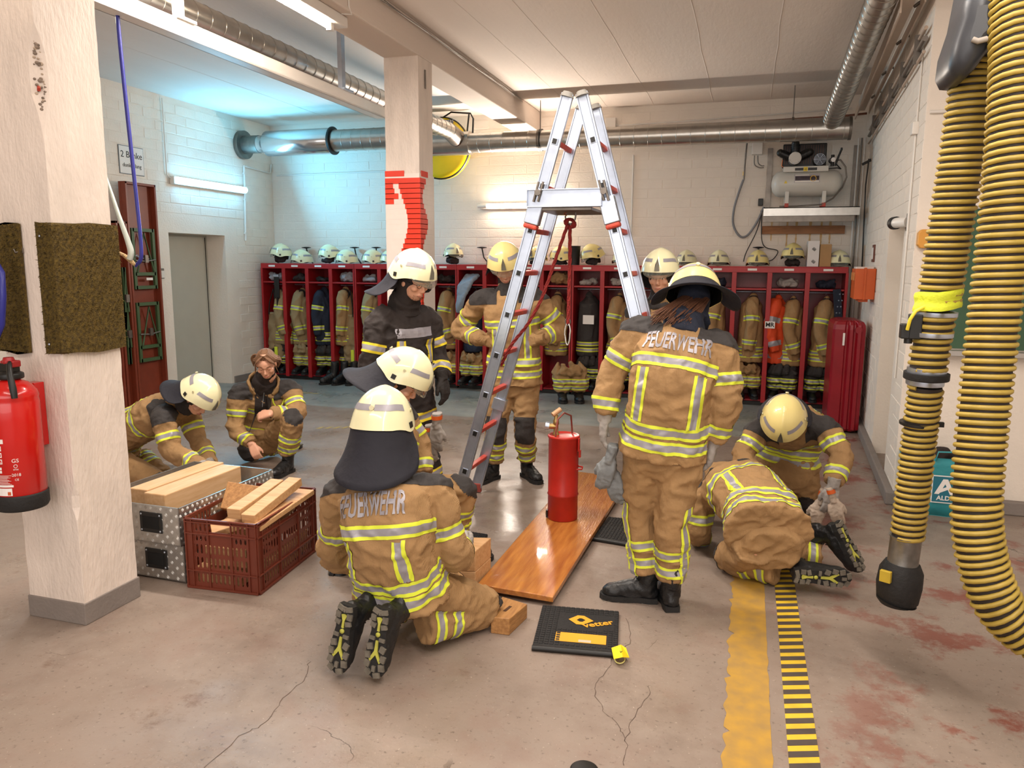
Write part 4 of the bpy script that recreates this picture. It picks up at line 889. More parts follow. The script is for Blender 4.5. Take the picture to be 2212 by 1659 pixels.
a, b, c = A(1958, 1158, 3.5), A(1950, 1215, 3.5), A(1942, 1262, 3.5); d = A(1938, 1295, 3.5)
MB().tube([a, a.lerp(b, .1), b, b.lerp(c, .4)], [.070, .062, .062, .07], 28).build('nozzle_tube', mat('worn_zinc', '#8f8f8c', .35, .85, var=.3, vs=18), h1)
MB().tube([b.lerp(c, .0), b.lerp(c, .35), c, d, d+(d-c)*.25], [.07, .088, .092, .084, .07], 28).build('rubber_cone', black_r, h1, .003)
MB().tube([A(1936, 1297, 3.49), A(1935, 1300, 3.49)], [.083, .06], 28).build('cone_rim', black_p, h1)
MB().box(A(1913, 1245, 3.42), (.045, .02, .05), 0, MX.Rotation(-.5, 3, 'Z')).build('yellow_tag', mat('dull_yellow', '#b59a2a', .6, var=.2), h1, .002)
h2 = thing('exhaust_hose', 'right yellow and black ribbed exhaust hose curving down out of the frame', 'hose', tuple(A(2110, 1000, 3.1)))
ribbed('h', [A(2165, -60, 3.25), A(2188, 10, 3.2), A(2196, 110, 3.15), A(2192, 220, 3.12), A(2178, 420, 3.1), A(2155, 620, 3.1), A(2132, 820, 3.08), A(2116, 980, 3.05), A(2109, 1100, 3.02), A(2122, 1210, 3.0), A(2160, 1310, 2.98), A(2230, 1375, 2.98), A(2330, 1400, 2.98)], .084, h2)
t = thing('hose_saddle', 'dark grey moulded saddle carrying the exhaust hoses at the top right', 'saddle', tuple(A(2105, 80, 3.3)))
out = [A(x, y, 3.22) for x, y in ((2095, -50), (2078, 35), (2056, 100), (2050, 145), (2060, 166), (2085, 168), (2110, 145), (2130, 115), (2157, 92), (2158, 50), (2150, 0), (2160, -60))]
cen = A(2110, 60, 3.22)
m = MB(); n = len(out); secs = []
for k, (sc_, dy) in enumerate(((1.0, .22), (1.03, .10), (1.0, .02), (.9, -.015), (.7, -.035), (.35, -.045))):
    secs.append([cen+(p-cen)*sc_+V((0, dy, 0)) for p in out])
m.loft(secs); m.build('saddle_shell', mat('saddle_plastic', '#33353a', .38, var=.1), t)
MB().tube([A(2101, 85, 3.17), A(2112, 89, 3.165), A(2132, 84, 3.17)], .010, 8).build('slot_strap', mat('pale_strap', '#a39a90', .6), t)
# ================================================================ right side wall items
t = thing('chalkboard', 'green chalkboard with wooden chalk tray on the wall behind the hoses', 'board', (1.3, 6.08, 1.2))
B0, B1 = A(2048, 452, 6.09), A(2048, 752, 6.09)
MB().bx((B0.x, 6.085, B1.z), (3.1, 6.097, B0.z)).build('board_surface', green_b, t); m = MB()
for (a, b) in (((B0.x-.015, 6.075, B0.z), (3.12, 6.098, B0.z+.02)), ((B0.x-.015, 6.075, B1.z-.02), (B0.x, 6.098, B0.z))): MB().bx(a, b).build('frame_strip', alu2, t)
MB().bx((B0.x-.015, 6.02, B1.z-.05), (3.12, 6.098, B1.z-.01)).build('chalk_tray', alu2, t, .004)
t = thing('conduit', 'thin conduit crossing the wall behind the exhaust hoses', 'conduit', (1.5, 6.09, 2.7))
cz = A(2060, 240, 6.09).z; MB().tube([(1.14, 6.085, cz), (3.5, 6.085, cz)], .012, 8).build('pipe', white_pl, t); t = thing('conduit', 'vertical conduit with junction box near the edge of the right wall', 'conduit', tuple(pr(6.45, -.01, 2)))
MB().tube([pr(6.45, -.012, 3.4), pr(6.45, -.012, cz), pr(6.45, -.012, .9)], .008, 6).build('pipe', white_pl, t)
MB().box(pr(6.45, -.02, cz-.05), (.05, .09, .09)).build('junction_box', white_pl, t, .006)
c = A(1995, 516, 6.06)
t = thing('handset', 'orange brown handset box on the wall behind the left exhaust hose', 'box', tuple(c)); MB().prism([(-.04, -.04), (-.02, -.065), (.09, -.065), (.09, .065), (-.02, .065), (-.04, .04)], -.03, .03, 0, MX.Translation(c) @ MX.Rotation(math.pi/2, 4, 'X')).build('box_body', mat('orange_brown', '#d99a3e', .5, var=.06), t, .006)
c = AX(1941, 481, wx(6.75)-.06)
t = thing('wall_lamp', 'black and white beacon on a bracket at the edge of the doorway recess', 'beacon', tuple(c))
MB().tube([c+V((.05, -.08, 0)), c+V((0, -.02, 0)), c+V((-.01, .04, 0))], .04, 16).build('beacon_base', white_pl, t); MB().tube([c+V((-.01, .04, 0)), c+V((-.02, .09, 0)), c+V((-.025, .13, 0))], [.05, .05, .02], 18).build('beacon_dome', black_p, t)
MB().box(c+V((.055, -.09, 0)), (.02, .09, .13)).build('wall_bracket', dark_steel, t)
# orange box
t = thing('first_aid_box', 'bright orange plastic box hung on the right wall beside the lockers', 'box', tuple(pr(8.6, -.1, 1.45)))
Ya, Yb = 8.55, 9.05; z0, z1 = 1.42, 1.73
def rb(y0, y1, d0, d1, z0, z1, nm, m_, bv=.008):
    MB().loft([[pr(y0, d0, z), pr(y0, d1, z), pr(y1, d1, z), pr(y1, d0, z)] for z in (z0, z1)], sm=False).build(nm, m_, t, bv)
rb(Ya, Yb, -.20, -.005, z0, z1, 'box_body', orange_m); rb(Ya-.012, Yb+.012, -.115, -.095, z0-.005, z1+.01, 'rim', orange_m, .003)
for y in (Ya+.12, Yb-.12): rb(y-.03, y+.03, -.212, -.198, z1-.12, z1-.04, 'latch', mat('tan_latch', '#c98a4a', .4, var=0), .003)
rb(Ya+.1, Yb-.1, -.19, -.02, z1, z1+.02, 'top_handle', white_pl, .006)
for y in (Ya+.1, Yb-.1): rb(y-.04, y+.04, -.15, -.06, z0-.03, z0, 'foot', orange_m, .004)
t = thing('wall_sign', 'small brown framed notice on the right wall above the orange box', 'sign', tuple(pr(8.95, 0, 1.9)))
rb(8.85, 9.02, -.02, -.002, 1.80, 1.98, 'frame', mat('brown_frame', '#6b3b2c', .5), .003); rb(8.88, 8.99, -.023, -.02, 1.83, 1.95, 'notice', paper, 0)
# radiator
t = thing('radiator', 'dark red ribbed radiator leaning against the right wall next to the last locker', 'radiator', (1.05, 8.9, 0))
ra = V((1.155, 8.42, .03)); rbk = V((1.02, 9.55, .03)); dr = (V((1.13, 9.4, 0))-V((1.155, 8.45, 0))).normalized()
o_ = V((.93, 8.62, 0)); ddx = V((.30, -.20, 0)).normalized(); ddn = V((-ddx.y, ddx.x, 0))
prof = []; nn = 6; LW = .34
MBx = MB(); secs = []
fw = V((0, 1, 0))
for z, sc_ in ((.02, .8), (.045, 1), (1.10, 1), (1.15, .97), (1.18, .86), (1.195, .6)):
    row = []; W2 = .29; D2 = .62
    pts = [(0, 0), (W2*.32, .0), (W2*.36, .02), (W2*.42, .02), (W2*.48, -.012), (W2*.58, -.012), (W2*.62, .018), (W2*.68, .018), (W2*.74, -.012), (W2*.84, -.012), (W2*.88, .01), (W2, .03), (W2+.01, D2*.7), (W2, D2), (W2*.5, D2+.01), (0, D2), (-.02, D2*.9), (-.02, .03)]
    cxm, cym = W2/2, D2/2
    for x, y in pts:
        x2 = cxm+(x-cxm)*sc_; y2 = cym+(y-cym)*(1-(1-sc_)*.5); row.append(V((.90+x2, 8.62+y2-x2*.25, z)))
    secs.append(row)
MBx.loft(secs, sm=False).build('ribbed_body', red_dark, t, .012)
MB().cyl((1.12, 8.55, 1.10), (1.12, 8.62, 1.10), .035, 18).build('plug', red_dark, t); MB().box((.985, 8.588, 1.0), (.02, .004, .13)).build('paint_chip_label', paper, t)
MB().box((1.20, 8.75, .9), (.03, .05, .04)).build('bracket', dark_steel, t)
# bag
b0, b1 = FL(1940, 1092), FL(2064, 1102); y0 = min(b0.y, b1.y)-.06
t = thing('shopping_bag', 'teal shopping bag with white logo standing behind the left exhaust hose', 'bag', (b0.x, y0, 0))
bw = b1.x-b0.x; bm_ = MB(); secs = []
for z, s, j in ((.003, 1, 0), (.10, 1.03, .006), (.25, 1.04, -.006), (.36, 1.06, .01), (.42, 1.10, .015)):
    cx = b0.x+bw/2; row = []
    for x, y in ((-.5, 0), (-.25, -.02), (0, -.01), (.25, -.02), (.5, 0), (.52, .08), (.5, .17), (0, .18), (-.5, .17), (-.52, .08)): row.append(V((cx+x*bw*s, y0-.10+y+j*math.sin(x*9), z)))
    secs.append(row)
bm_.loft(secs, cap=False); bm_.add(secs[0], [tuple(range(10))]); o = bm_.build('bag_body', teal, t); s = o.modifiers.new('s', 'SOLIDIFY'); s.thickness = .003
m = MB()
for i in range(7): m.ell((b0.x+bw*(.25+.09*i), y0-.02, .41+.02*math.sin(i*2)), (.06, .06, .05), 12, 8)
bmx = remesh(m, .012, 3); rough_up(bmx, .015, 14, 3); finish(bmx, 'dark_contents', blackf, t)
cx = b0.x+bw*.55
MB().tube([(cx-.03, y0-.11, .40), (cx-.02, y0-.13, .47), (cx+.08, y0-.13, .475), (cx+.14, y0-.12, .40), (cx+.17, y0-.12, .33)], .010, 8, flat=.3).tube([(b0.x+.02, y0-.1, .40), (b0.x-.02, y0-.11, .36), (b0.x-.01, y0-.11, .30), (b0.x+.03, y0-.115, .27)], .010, 8, flat=.3).build('handle', teal, t)
lx = b0.x+bw*.66; ly = y0-.126; TL = MX.Translation((lx, ly, .20)) @ MX.Rotation(math.pi/2, 4, 'X')
MB().box((lx, ly+.001, .20), (.17, .002, .20)).build('logo_frame', paper, t); MB().box((lx, ly-.0004, .20), (.155, .002, .185)).build('logo_ground', mat('logo_teal', '#1d6c80', .6, var=0), t)
m = MB(); m.prism([(-.065, -.035), (-.015, .075), (.015, .075), (.065, -.035), (.035, -.035), (.0, .04), (-.035, -.035)], .0016, .003, 0, TL); m.prism([(-.05, -.01), (.03, .03), (.04, .012), (-.03, -.025)], .0016, .0032, 0, TL); m.build('logo_mark', paper, t)
text('ALDI', .045, TL @ MX.Translation((0, -.064, .002)), paper, t, bold=True)
# ================================================================ compressor on its wall shelf
t = thing('wall_shelf', 'galvanised steel bracket shelf with uprights carrying the compressor', 'shelf', (.65, 10.2, 2.3))
sl, sr = A(1650, 445, 10.0), A(1858, 445, 10.0); sz = sl.z-.02
MB().bx((sl.x, 10.0, sz-.10), (sr.x, 10.012, sz)).bx((sl.x, 10.0, sz-.01), (sr.x, 10.495, sz)).build('shelf_tray', alu2, t)
MB().bx((sl.x, 10.03, sz-.17), (sr.x-.05, 10.08, sz-.10)).build('cross_rail', dark_steel, t); MB().bx((sl.x, 10.44, sz-.30), (sr.x-.1, 10.495, sz-.20)).build('timber_batten', wood_beam, t)
for x in (sl.x+.05, sr.x-.03):
    MB().bx((x-.03, 10.46, sz-.10), (x+.03, 10.497, 3.22)).build('upright', dark_steel, t); MB().bx((x-.02, 10.05, sz-.06), (x+.02, 10.49, sz-.02)).build('bracket_arm', dark_steel, t)
CXc = (sl.x+sr.x)/2-.06
t = thing('air_compressor', 'grey air compressor with black three-cylinder pump on the wall shelf', 'compressor', (CXc, 10.18, sz))
ty, tz = 10.17, sz+.29; a, b = CXc-.40, CXc+.40; r = .158
MB().tube([(a-.005, ty, tz), (a+.01, ty, tz), (a+.05, ty, tz), (a+.10, ty, tz), (b-.10, ty, tz), (b-.05, ty, tz), (b-.01, ty, tz), (b+.005, ty, tz)], [.03, .09, .142, r, r, .142, .09, .03], 36).build('air_tank', comp_m, t)
for x in (CXc-.22, CXc+.20): MB().box((x, ty-.12, sz+.11), (.045, .06, .16)).build('tank_foot', comp_m, t, .004); MB().box((x, ty+.12, sz+.11), (.045, .06, .16)).build('tank_foot', comp_m, t, .004); MB().box((x, ty-.13, sz+.025), (.045, .05, .048)).build('red_foot', red_rung, t, .004); MB().box((x, ty+.12, sz+.025), (.045, .05, .048)).build('red_foot', red_rung, t, .004)
bz = tz+r; MB().bx((CXc-.28, ty-.14, bz-.03), (CXc+.23, ty+.12, bz+.035)).build('deck_plate', comp_m, t, .005)
MB().box((CXc-.10, ty-.143, bz), (.095, .008, .03)).box((CXc+.05, ty-.143, bz), (.10, .008, .03)).build('deck_slot', black_p, t); MB().box((CXc-.028, ty-.144, bz), (.045, .006, .05)).build('yellow_sticker', yellow_p, t); text('42', .03, MX.Translation((CXc-.028, ty-.1485, bz-.004)) @ MX.Rotation(math.pi/2, 4, 'X'), ink, t)
pz = bz+.13; px_ = CXc-.155; FX = MX.Rotation(math.pi/2, 4, 'X')
MB().cyl((px_, ty-.16, pz), (px_, ty, pz), .072, 28).cyl((px_, ty-.172, pz), (px_, ty-.155, pz), .060, 28).build('crankcase', mat('pump_silver', '#a7a29b', .4, .5, var=.1), t)
for i in range(6):
    q = i*math.pi/3+.3; MB().ell((px_+.063*math.cos(q), ty-.163, pz+.063*math.sin(q)), (.006, .004, .006), 8, 5).build('bolt', alu, t)
for q in (math.pi/2, math.radians(155), math.radians(25)):
    d_ = V((math.cos(q), 0, math.sin(q))); c0_ = V((px_, ty-.06, pz)); m = MB(); m.cyl(c0_+d_*.05, c0_+d_*.17, .045, 18)
    for k in range(6): m.cyl(c0_+d_*(.075+.017*k), c0_+d_*(.081+.017*k), .054, 18)
    m.build('cylinder_block', black_p, t); MB().ell(c0_+d_*.185, (.045, .045, .045), 16, 10).build('cylinder_head', black_p, t)
MB().bx((CXc-.29, ty+.02, bz+.04), (CXc+.21, ty+.10, bz+.32)).build('belt_guard', black_p, t, .01)
g = MB()
for i in range(17): g.bx((CXc-.27+i*.027, ty+.012, bz+.08), (CXc-.262+i*.027, ty+.02, bz+.30))
g.build('guard_grille', mat('guard_copper', '#5a4038', .5, .4, var=0), t)['kind'] = 'stuff'
MB().cyl((CXc+.125, ty-.13, bz+.11), (CXc+.125, ty+.02, bz+.11), .072, 28).build('motor', black_p, t); g = MB()
for rr in (.02, .035, .05, .064): g.tube([(CXc+.125+rr*math.cos(q), ty-.137, bz+.11+rr*math.sin(q)) for q in [i*.3927 for i in range(16)]], .003, 5, closed=True)
for q in range(6): g.cyl((CXc+.125, ty-.137, bz+.11), (CXc+.125+.07*math.cos(q*1.047), ty-.137, bz+.11+.07*math.sin(q*1.047)), .003, 5)
g.build('fan_grille', alu, t)
MB().cyl((CXc+.26, ty-.11, bz+.10), (CXc+.26, ty-.02, bz+.10), .03, 16).cyl((CXc+.27, ty-.10, bz+.03), (CXc+.27, ty-.1, bz+.16), .02, 12).build('pressure_switch', black_p, t)
MB().cyl((CXc+.275, ty-.145, bz+.10), (CXc+.275, ty-.11, bz+.10), .026, 20).build('gauge', paper, t)
MB().tube([(CXc+.30, ty-.12, bz+.03), (CXc+.325, ty-.13, bz+.12), (CXc+.36, ty-.13, bz+.22), (CXc+.355, ty-.13, bz+.235)], .012, 8).tube([(CXc+.23, ty-.12, bz+.0), (CXc+.33, ty-.12, bz+.005), (CXc+.37, ty-.12, bz-.01), (CXc+.31, ty-.12, bz+.05)], .007, 8).build('handle', black_p, t)
def wallpatch(u0, u1, v0, v1, m_, nm, dr_=.0015):
    mm = MB(); n = 6; vs = []
    for i in range(n+1):
        q = v0+(v1-v0)*i/n; rr = r+dr_
        for u in (u0, u1): vs.append((CXc+u, ty-rr*math.cos(q), tz+rr*math.sin(q)))
    mm.add(vs, [(2*i, 2*i+1, 2*i+3, 2*i+2) for i in range(n)]); mm.build(nm, m_, t)
wallpatch(-.15, .14, -.02, .72, mat('plate_silver', '#b6b1b4', .5, var=0), 'label_plate'); wallpatch(-.14, .13, .16, .50, mat('plate_dark', '#4a4048', .5, var=.4, vs=30), 'label_picture', .0022); wallpatch(-.14, .02, .54, .66, white_pl, 'label_strip', .0022); wallpatch(-.14, .13, .02, .13, white_pl, 'label_strip', .0022)
MB().tube([(CXc+.065+.032*math.cos(q), ty-r*math.cos(.27)-.004, tz+.045+.032*math.sin(q)) for q in [i*.314 for i in range(20)]], .0045, 6, closed=True).build('label_ring', mat('ring_gold', '#d9a83c', .5, var=0), t)
MB().prism([(-.02, -.016), (.02, -.016), (0, .02)], 0, .002, 0, MX.Translation((CXc-.245, ty-r-.001, tz+.01)) @ FX).build('warning_triangle', yellow_p, t)
MB().tube([(px_-.14, ty-.1, bz+.12), (px_-.145, ty-.1, bz+.05), (px_-.11, ty-.1, bz+.02), (px_-.10, ty-.1, bz)], .006, 6).build('copper_pipe', mat('copper2', '#b0653f', .35, .8, var=0), t)
MB().tube([(CXc+.29, ty-.08, bz+.10), (CXc+.36, ty-.08, bz+.10), (CXc+.42, ty-.08, bz+.02), (CXc+.44, ty-.08, bz-.10), (CXc+.40, ty-.08, bz-.22), (CXc+.30, ty-.13, sz+.1), (CXc+.18, ty-.15, sz+.03), (CXc-.1, ty-.15, sz+.015), (CXc-.3, ty-.12, sz+.015)], .009, 8).build('grey_hose', dark_steel, t)
t = thing('power_cable', 'black power cables hanging from the compressor shelf to the lockers', 'cable', (.1, 10.45, 2))
def wire(pts, r_=.006, m_=black_p, nm='cable', Y=10.42): MB().tube([V(p) for p in cat([tuple(A(x, y, Y)) for x, y in pts], 5)], r_, 6).build(nm, m_, t)
wire([(1644, 455), (1642, 475), (1632, 505), (1612, 545), (1606, 565)]); wire([(1646, 455), (1645, 490), (1646, 520), (1655, 535), (1680, 542), (1670, 560), (1655, 565)]); MB().box(A(1643, 437, 10.47), (.06, .05, .09)).build('socket', black_p, t, .006)
t = thing('air_hose', 'grey air hose looping down from the wall left of the compressor', 'hose', (-.1, 10.45, 2.3))
wire([(1606, 388), (1598, 410), (1586, 450), (1584, 485), (1598, 510), (1615, 508), (1636, 478), (1650, 447)], .014, mat('hose_grey', '#7f8084', .5), 'hose_loop'); wire([(1614, 305), (1610, 345), (1607, 388)], .010, dark_steel, 'drop_pipe')
MB().box(A(1607, 375, 10.44), (.03, .03, .05)).build('coupling', brass, t)
t = thing('switch_box', 'grey electric switch box with two leads left of the compressor shelf', 'box', tuple(A(1636, 318, 10.45)))
MB().box(A(1636, 320, 10.45), (.13, .09, .16)).build('box_body', white_pl, t, .006); wire([(1630, 336), (1630, 355), (1640, 362), (1650, 362)], .006, dark_steel, 'lead'); wire([(1637, 336), (1638, 352), (1645, 358), (1651, 358)], .006, dark_steel, 'lead')
t = thing('pole_hook', 'black T-handled pole hook hanging in the corner beside the compressor', 'hook', tuple(A(1875, 400, 10.25)))
MB().tube([A(1877, 343, 10.25), A(1870, 400, 10.25), (A(1860, 620, 10.25))], .008, 8).build('pole', black_p, t); MB().box(A(1873, 350, 10.25), (.12, .03, .03), 0, MX.Rotation(-.5, 3, 'Y')).build('grip', black_p, t, .005)
t = thing('conduit', 'vertical pipes running down the corner beside the last locker', 'pipe', (1.25, 10.42, 1))
for k in range(3): MB().cyl((1.21+.035*k, 10.44, .1), (1.20+.035*k, 10.44, 3.3), .010, 8).build('pipe', [white_pl, dark_steel, white_pl][k], t)
# drain cap at the lower frame edge
tag(MB().lathe([(.001, .001), (.05, .001), (.05, .004), (.045, .006), (.001, .006)], 24, 0, MX.Translation(FL(1262, 1664))).build('drain_cap', black_p, None, 0, FL(1262, 1664)), 'small round black cap in the floor at the bottom of the frame', 'cap')
# ================================================================ people: shared pieces
def shade_all(bm):
    for f in bm.faces: f.smooth = True
def mesh_of(mb, name, mats, sub=0):
    me = mb.mesh(name); fixn(me)
    for m in (mats if isinstance(mats, (list, tuple)) else [mats]): me.materials.append(m)
    return me
def inst(name, me, M, parent, lab=None):
    ob = bpy.data.objects.new(name, me); COL.objects.link(ob); ob.parent = parent
    if parent.type == 'EMPTY': ob.matrix_local = MX.Translation(-V(parent['org'])) @ M
    else: ob.matrix_local = M
    ob['org'] = parent['org']
    if lab: ob['label'] = lab
    return ob
# helmet shell in its own frame: +Y front, Z up, origin at the centre of the rim ring
def rimz(th):
    c = math.cos(th)
    return .000-.040*math.exp(-((th-1.75)/.45)**2)-.022*(1 if th > 2.0 else 0)*min(1, (th-2.0)/.5)+.004*c
def dome(th, h, off=0.0):
    a = abs((th+math.pi) % (2*math.pi)-math.pi); z0 = rimz(a); top = .158
    fl = (1-h)**3*(.012+.020*(1-math.cos(a))/2)
    ph = h*math.pi/2; z = z0+(top-z0)*math.sin(ph) if h > 0 else z0
    zz = max(0, (z-.0))/top; rr = math.sqrt(max(0, 1-(max(0, zz))**2.25))
    x = math.sin(th)*(.122*rr+fl); y = math.cos(th)*((.148 if abs(a) < math.pi/2 else .152)*rr+fl)
    ridge = .006*math.exp(-(x/.022)**2)*(1 if y > -.02 else 0)*min(1, max(0, (h-.05)*5))
    p = V((x, y, z)); n = V((x/.015, y/.022, (z+.02)/.025)).normalized(); return p+n*(off+ridge)
def dome_patch(m, t0, t1, h0, h1, off, mi=0, nt=12, nh=3, slope=0.0):
    vs = []
    for j in range(nh+1):
        for i in range(nt+1):
            th = t0+(t1-t0)*i/nt; vs.append(dome(th, h0+(h1-h0)*j/nh+slope*(i/nt), off))
    w_ = nt+1
    m.add(vs, [(j*w_+i, j*w_+i+1, (j+1)*w_+i+1, (j+1)*w_+i) for j in range(nh) for i in range(nt)], mi, sm=True)
m = MB(); NT, NH = 56, 14
secs = [[dome(2*math.pi*i/NT, j/NH, 0) for i in range(NT)] for j in range(NH)]
inner = [[dome(2*math.pi*i/NT, j/NH, -.006) for i in range(NT)] for j in range(0, NH, 2)]
m.loft(inner[::-1], 1, cap=False); m.loft([inner[0], secs[0]], 0, cap=False); m.loft(secs, cap=False); m.add([dome(0, 1, 0)]+secs[-1], [(0, i+1, (i+1) % NT+1) for i in range(NT)], sm=True)
HME = {'new': mesh_of(m, 'helmet_shell', [helm, black_p]), 'old': mesh_of(m, 'helmet_shell', [helm2, black_p])}
m = MB(); RB = []
for t0, t1, s in ((.35, 1.35, -.05), (1.95, 3.06, -.07), (-1.35, -.35, .05), (-3.06, -1.95, .07)):
    mm = MB(); dome_patch(mm, t0, t1, .30-(s if s > 0 else 0)*0+(.0), .41, .0016, slope=0); RB.append(mesh_of(mm, 'reflective_band', sil_t))
CLIP = []; KNOB = []
for s in (-1, 1):
    mm = MB(); c = dome(s*1.72, .10, .002); n = V((s, -.15, .1)).normalized(); u = V((0, 0, 1)); u = (u-n*u.dot(n)).normalized(); w_ = n.cross(u); R3 = MX((w_, n, u)).transposed()
    mm.box(c, (.026, .006, .026), 0, MX.Rotation(.2, 3, n) @ R3); CLIP.append(mesh_of(mm, 'side_clip', black_p))
    mm = MB(); c = dome(s*1.55, .30, .002); mm.cyl(c, c+V((s*.004, 0, 0)), .008, 12); KNOB.append(mesh_of(mm, 'side_rivet', mat('rivet_cream', '#cfc9a6', .4, .3, var=0)))
mm = MB(); c = dome(math.pi, .34, .003); mm.cyl(c, c+V((0, -.008, .002)), .011, 14); RKNOB = mesh_of(mm, 'rear_knob', MATS['rivet_cream'])
mm = MB(); p = [dome(-.13, .05, .004), dome(.13, .05, .004), dome(.10, .22, .004), dome(0, .40, .004), dome(-.10, .22, .004)]
mm.add(p+[q+V((0, .005, 0)) for q in p], [(0, 1, 2, 3, 4), (9, 8, 7, 6, 5)]+[(i, (i+1) % 5, 5+(i+1) % 5, 5+i) for i in range(5)]); BADGE = mesh_of(mm, 'front_badge', mat('badge_grey', '#6b675a', .5, .2, var=0))
def flap_mesh(flare, ln, wid=1.62, front=1.55, wob=0.0):
    m = MB(); n = 30; k = 9; secs = []
    for j in range(k+1):
        q = j/k; row = []
        for i in range(n+1):
            th = math.pi-wid+(2*wid)*i/n; p0 = dome(th, .02, -.006); o = V((p0.x, p0.y, 0)).normalized()
            e = math.cos((i/n-.5)*math.pi)**.35 if 0 < i < n else .25
            l = ln*e*q; fa = flare*(.35+.65*q)
            row.append(p0+o*(math.sin(fa)*l)+V((0, 0, -math.cos(fa)*l))+o*wob*math.sin(th*5+1)*q*.6)
        secs.append(row)
    vs = [p for r in secs for p in r]; w_ = n+1
    m.add(vs, [(j*w_+i, j*w_+i+1, (j+1)*w_+i+1, (j+1)*w_+i) for j in range(k) for i in range(n)], sm=True)
    return mesh_of(m, 'neck_flap', flapm)
def visor_mesh(drop=.055):
    m = MB(); vs = []; n = 16
    for j in range(4):
        for i in range(n+1):
            th = -1.0+2.0*i/n; p = dome(th, .03, -.004); e = (1-abs(i/n-.5)*2)**.4
            vs.append(p+V((p.x*.02, .012*j/3, -drop*e*j/3)))
    m.add(vs, [(j*(n+1)+i, j*(n+1)+i+1, (j+1)*(n+1)+i+1, (j+1)*(n+1)+i) for j in range(3) for i in range(n)], sm=True); return mesh_of(m, 'visor', visor_m)
VIS = visor_mesh()
mm = MB(); rr = [[V((math.sin(t_)*.098, math.cos(t_)*.122, z)) for t_ in [2*math.pi*i/24 for i in range(24)]] for z in (-.02, .06)]
mm.loft(rr, cap=False); mm.add(rr[1], [tuple(range(24))]); LINER = mesh_of(mm, 'inner_liner', black_p)
def add_helmet(M, parent, kind='new', flap=None, visor=False, liner=True, top=None):
    """parts of a helmet; 'parent' may be a person (then the shell is the part) or None for a helmet of its own"""
    sh = inst('helmet', HME[kind], M, parent) if parent is not None else None
    root = sh if sh is not None else top
    def put(n, me): return inst(n, me, MX.Identity(4), root) if sh is not None else inst(n, me, M, root)
    if sh is None: inst('shell', HME[kind], M, root)
    for me in RB: put('reflective_band', me)
    [put('side_clip', q) for q in CLIP]; [put('side_rivet', q) for q in KNOB]; put('rear_knob', RKNOB); put('front_badge', BADGE)
    if liner: put('inner_liner', LINER)
    if flap is not None:
        f = put('neck_flap', flap); s = f.modifiers.new('s', 'SOLIDIFY'); s.thickness = .004
    if visor: f = put('visor', VIS); s = f.modifiers.new('s', 'SOLIDIFY'); s.thickness = .002
    return sh
# boot
m = MB(); m.tube([(0, .045, .06), (0, .04, .12), (0, .03, .18), (0, .025, .235)], [.050, .050, .054, .058], 16); m.ell((0, .035, .045), (.043, .055, .045)); m.tube([(0, .05, .065), (0, .10, .068), (0, .15, .055), (0, .21, .042)], [.048, .048, .045, .040], 16); m.ell((0, .215, .038), (.048, .062, .040)); m.ell((0, .13, .035), (.044, .10, .035)); m.tube([(0, .0, .12), (0, -.018, .2), (0, -.01, .24)], [.03, .03, .03], 10)
b = remesh(m, .008, 3); rough_up(b, .0025, 22, 1); BOOT = bpy.data.meshes.new('boot'); b.to_mesh(BOOT); b.free(); BOOT.materials.append(boot_m)
def sole_outline(sc=1.0):
    o = [(-.036, -.012), (.036, -.012), (.042, .03), (.036, .09), (.044, .15), (.053, .20), (.047, .25), (.025, .282), (-.005, .286), (-.035, .268), (-.05, .22), (-.048, .16), (-.036, .09), (-.042, .03)]
    return [(x*sc, .135+(y-.135)*sc) for x, y in o]
m = MB(); m.prism(sole_outline(), -.004, .024); SOLE = mesh_of(m, 'sole', black_r)
m = MB()
for (x, y, w_, l_, a) in [(-.026, .262, .03, .022, .5), (.018, .268, .032, .022, -.3), (-.034, .228, .026, .028, .2), (.036, .232, .026, .028, -.2), (-.036, .192, .024, .028, -.2), (.038, .195, .024, .028, .2), (-.030, .155, .026, .026, -.3), (.032, .157, .026, .026, .3), (-.026, .062, .026, .02, .3), (.026, .062, .026, .02, -.3), (-.028, .032, .024, .026, 0), (.028, .032, .024, .026, 0), (-.02, .002, .03, .02, .3), (.02, .002, .03, .02, -.3), (-.024, .118, .026, .014, 0), (.024, .118, .026, .014, 0), (0, .245, .016, .024, 0), (0, .006, .010, .022, 0)]:
    m.box((x, y, -.008), (w_, l_, .010), 0, MX.Rotation(a, 3, 'Z'))
TREAD = mesh_of(m, 'tread_lugs', sole_m)
m = MB(); m.prism([(-.006, .125), (.006, .125), (.008, .17), (.03, .21), (.022, .218), (0, .186), (-.022, .218), (-.03, .21), (-.008, .17)], -.009, -.003); m.prism([(-.006, .085), (.006, .085), (.005, .055), (.014, .03), (.004, .026), (-.004, .026), (-.014, .03), (-.005, .055)], -.009, -.003); m.lathe([(.001, -.0095), (.010, -.0095), (.010, -.003)], 14, 0, MX.Translation((0, .10, 0)))
SOLEL = mesh_of(m, 'sole_inlay', lime)
m = MB()
for k in range(5): m.tube([(-.028, .098-.008*k, .092+.024*k), (0, .113-.009*k-.004*(k > 2), .100+.024*k), (.028, .098-.008*k, .092+.024*k)], .0032, 6)
LACE = mesh_of(m, 'laces', black_p)
def add_boot(parent, heel, toe, up, s=1.0):
    M = frame(heel, toe, up) @ MX.Diagonal((s, s, s, 1)); bt = inst('boot', BOOT, M, parent)
    for n, me in (('sole', SOLE), ('tread_lugs', TREAD), ('sole_inlay', SOLEL), ('laces', LACE)):
        q = inst(n, me, MX.Identity(4), bt)
        if n != 'sole': q['kind'] = 'stuff'
    return bt
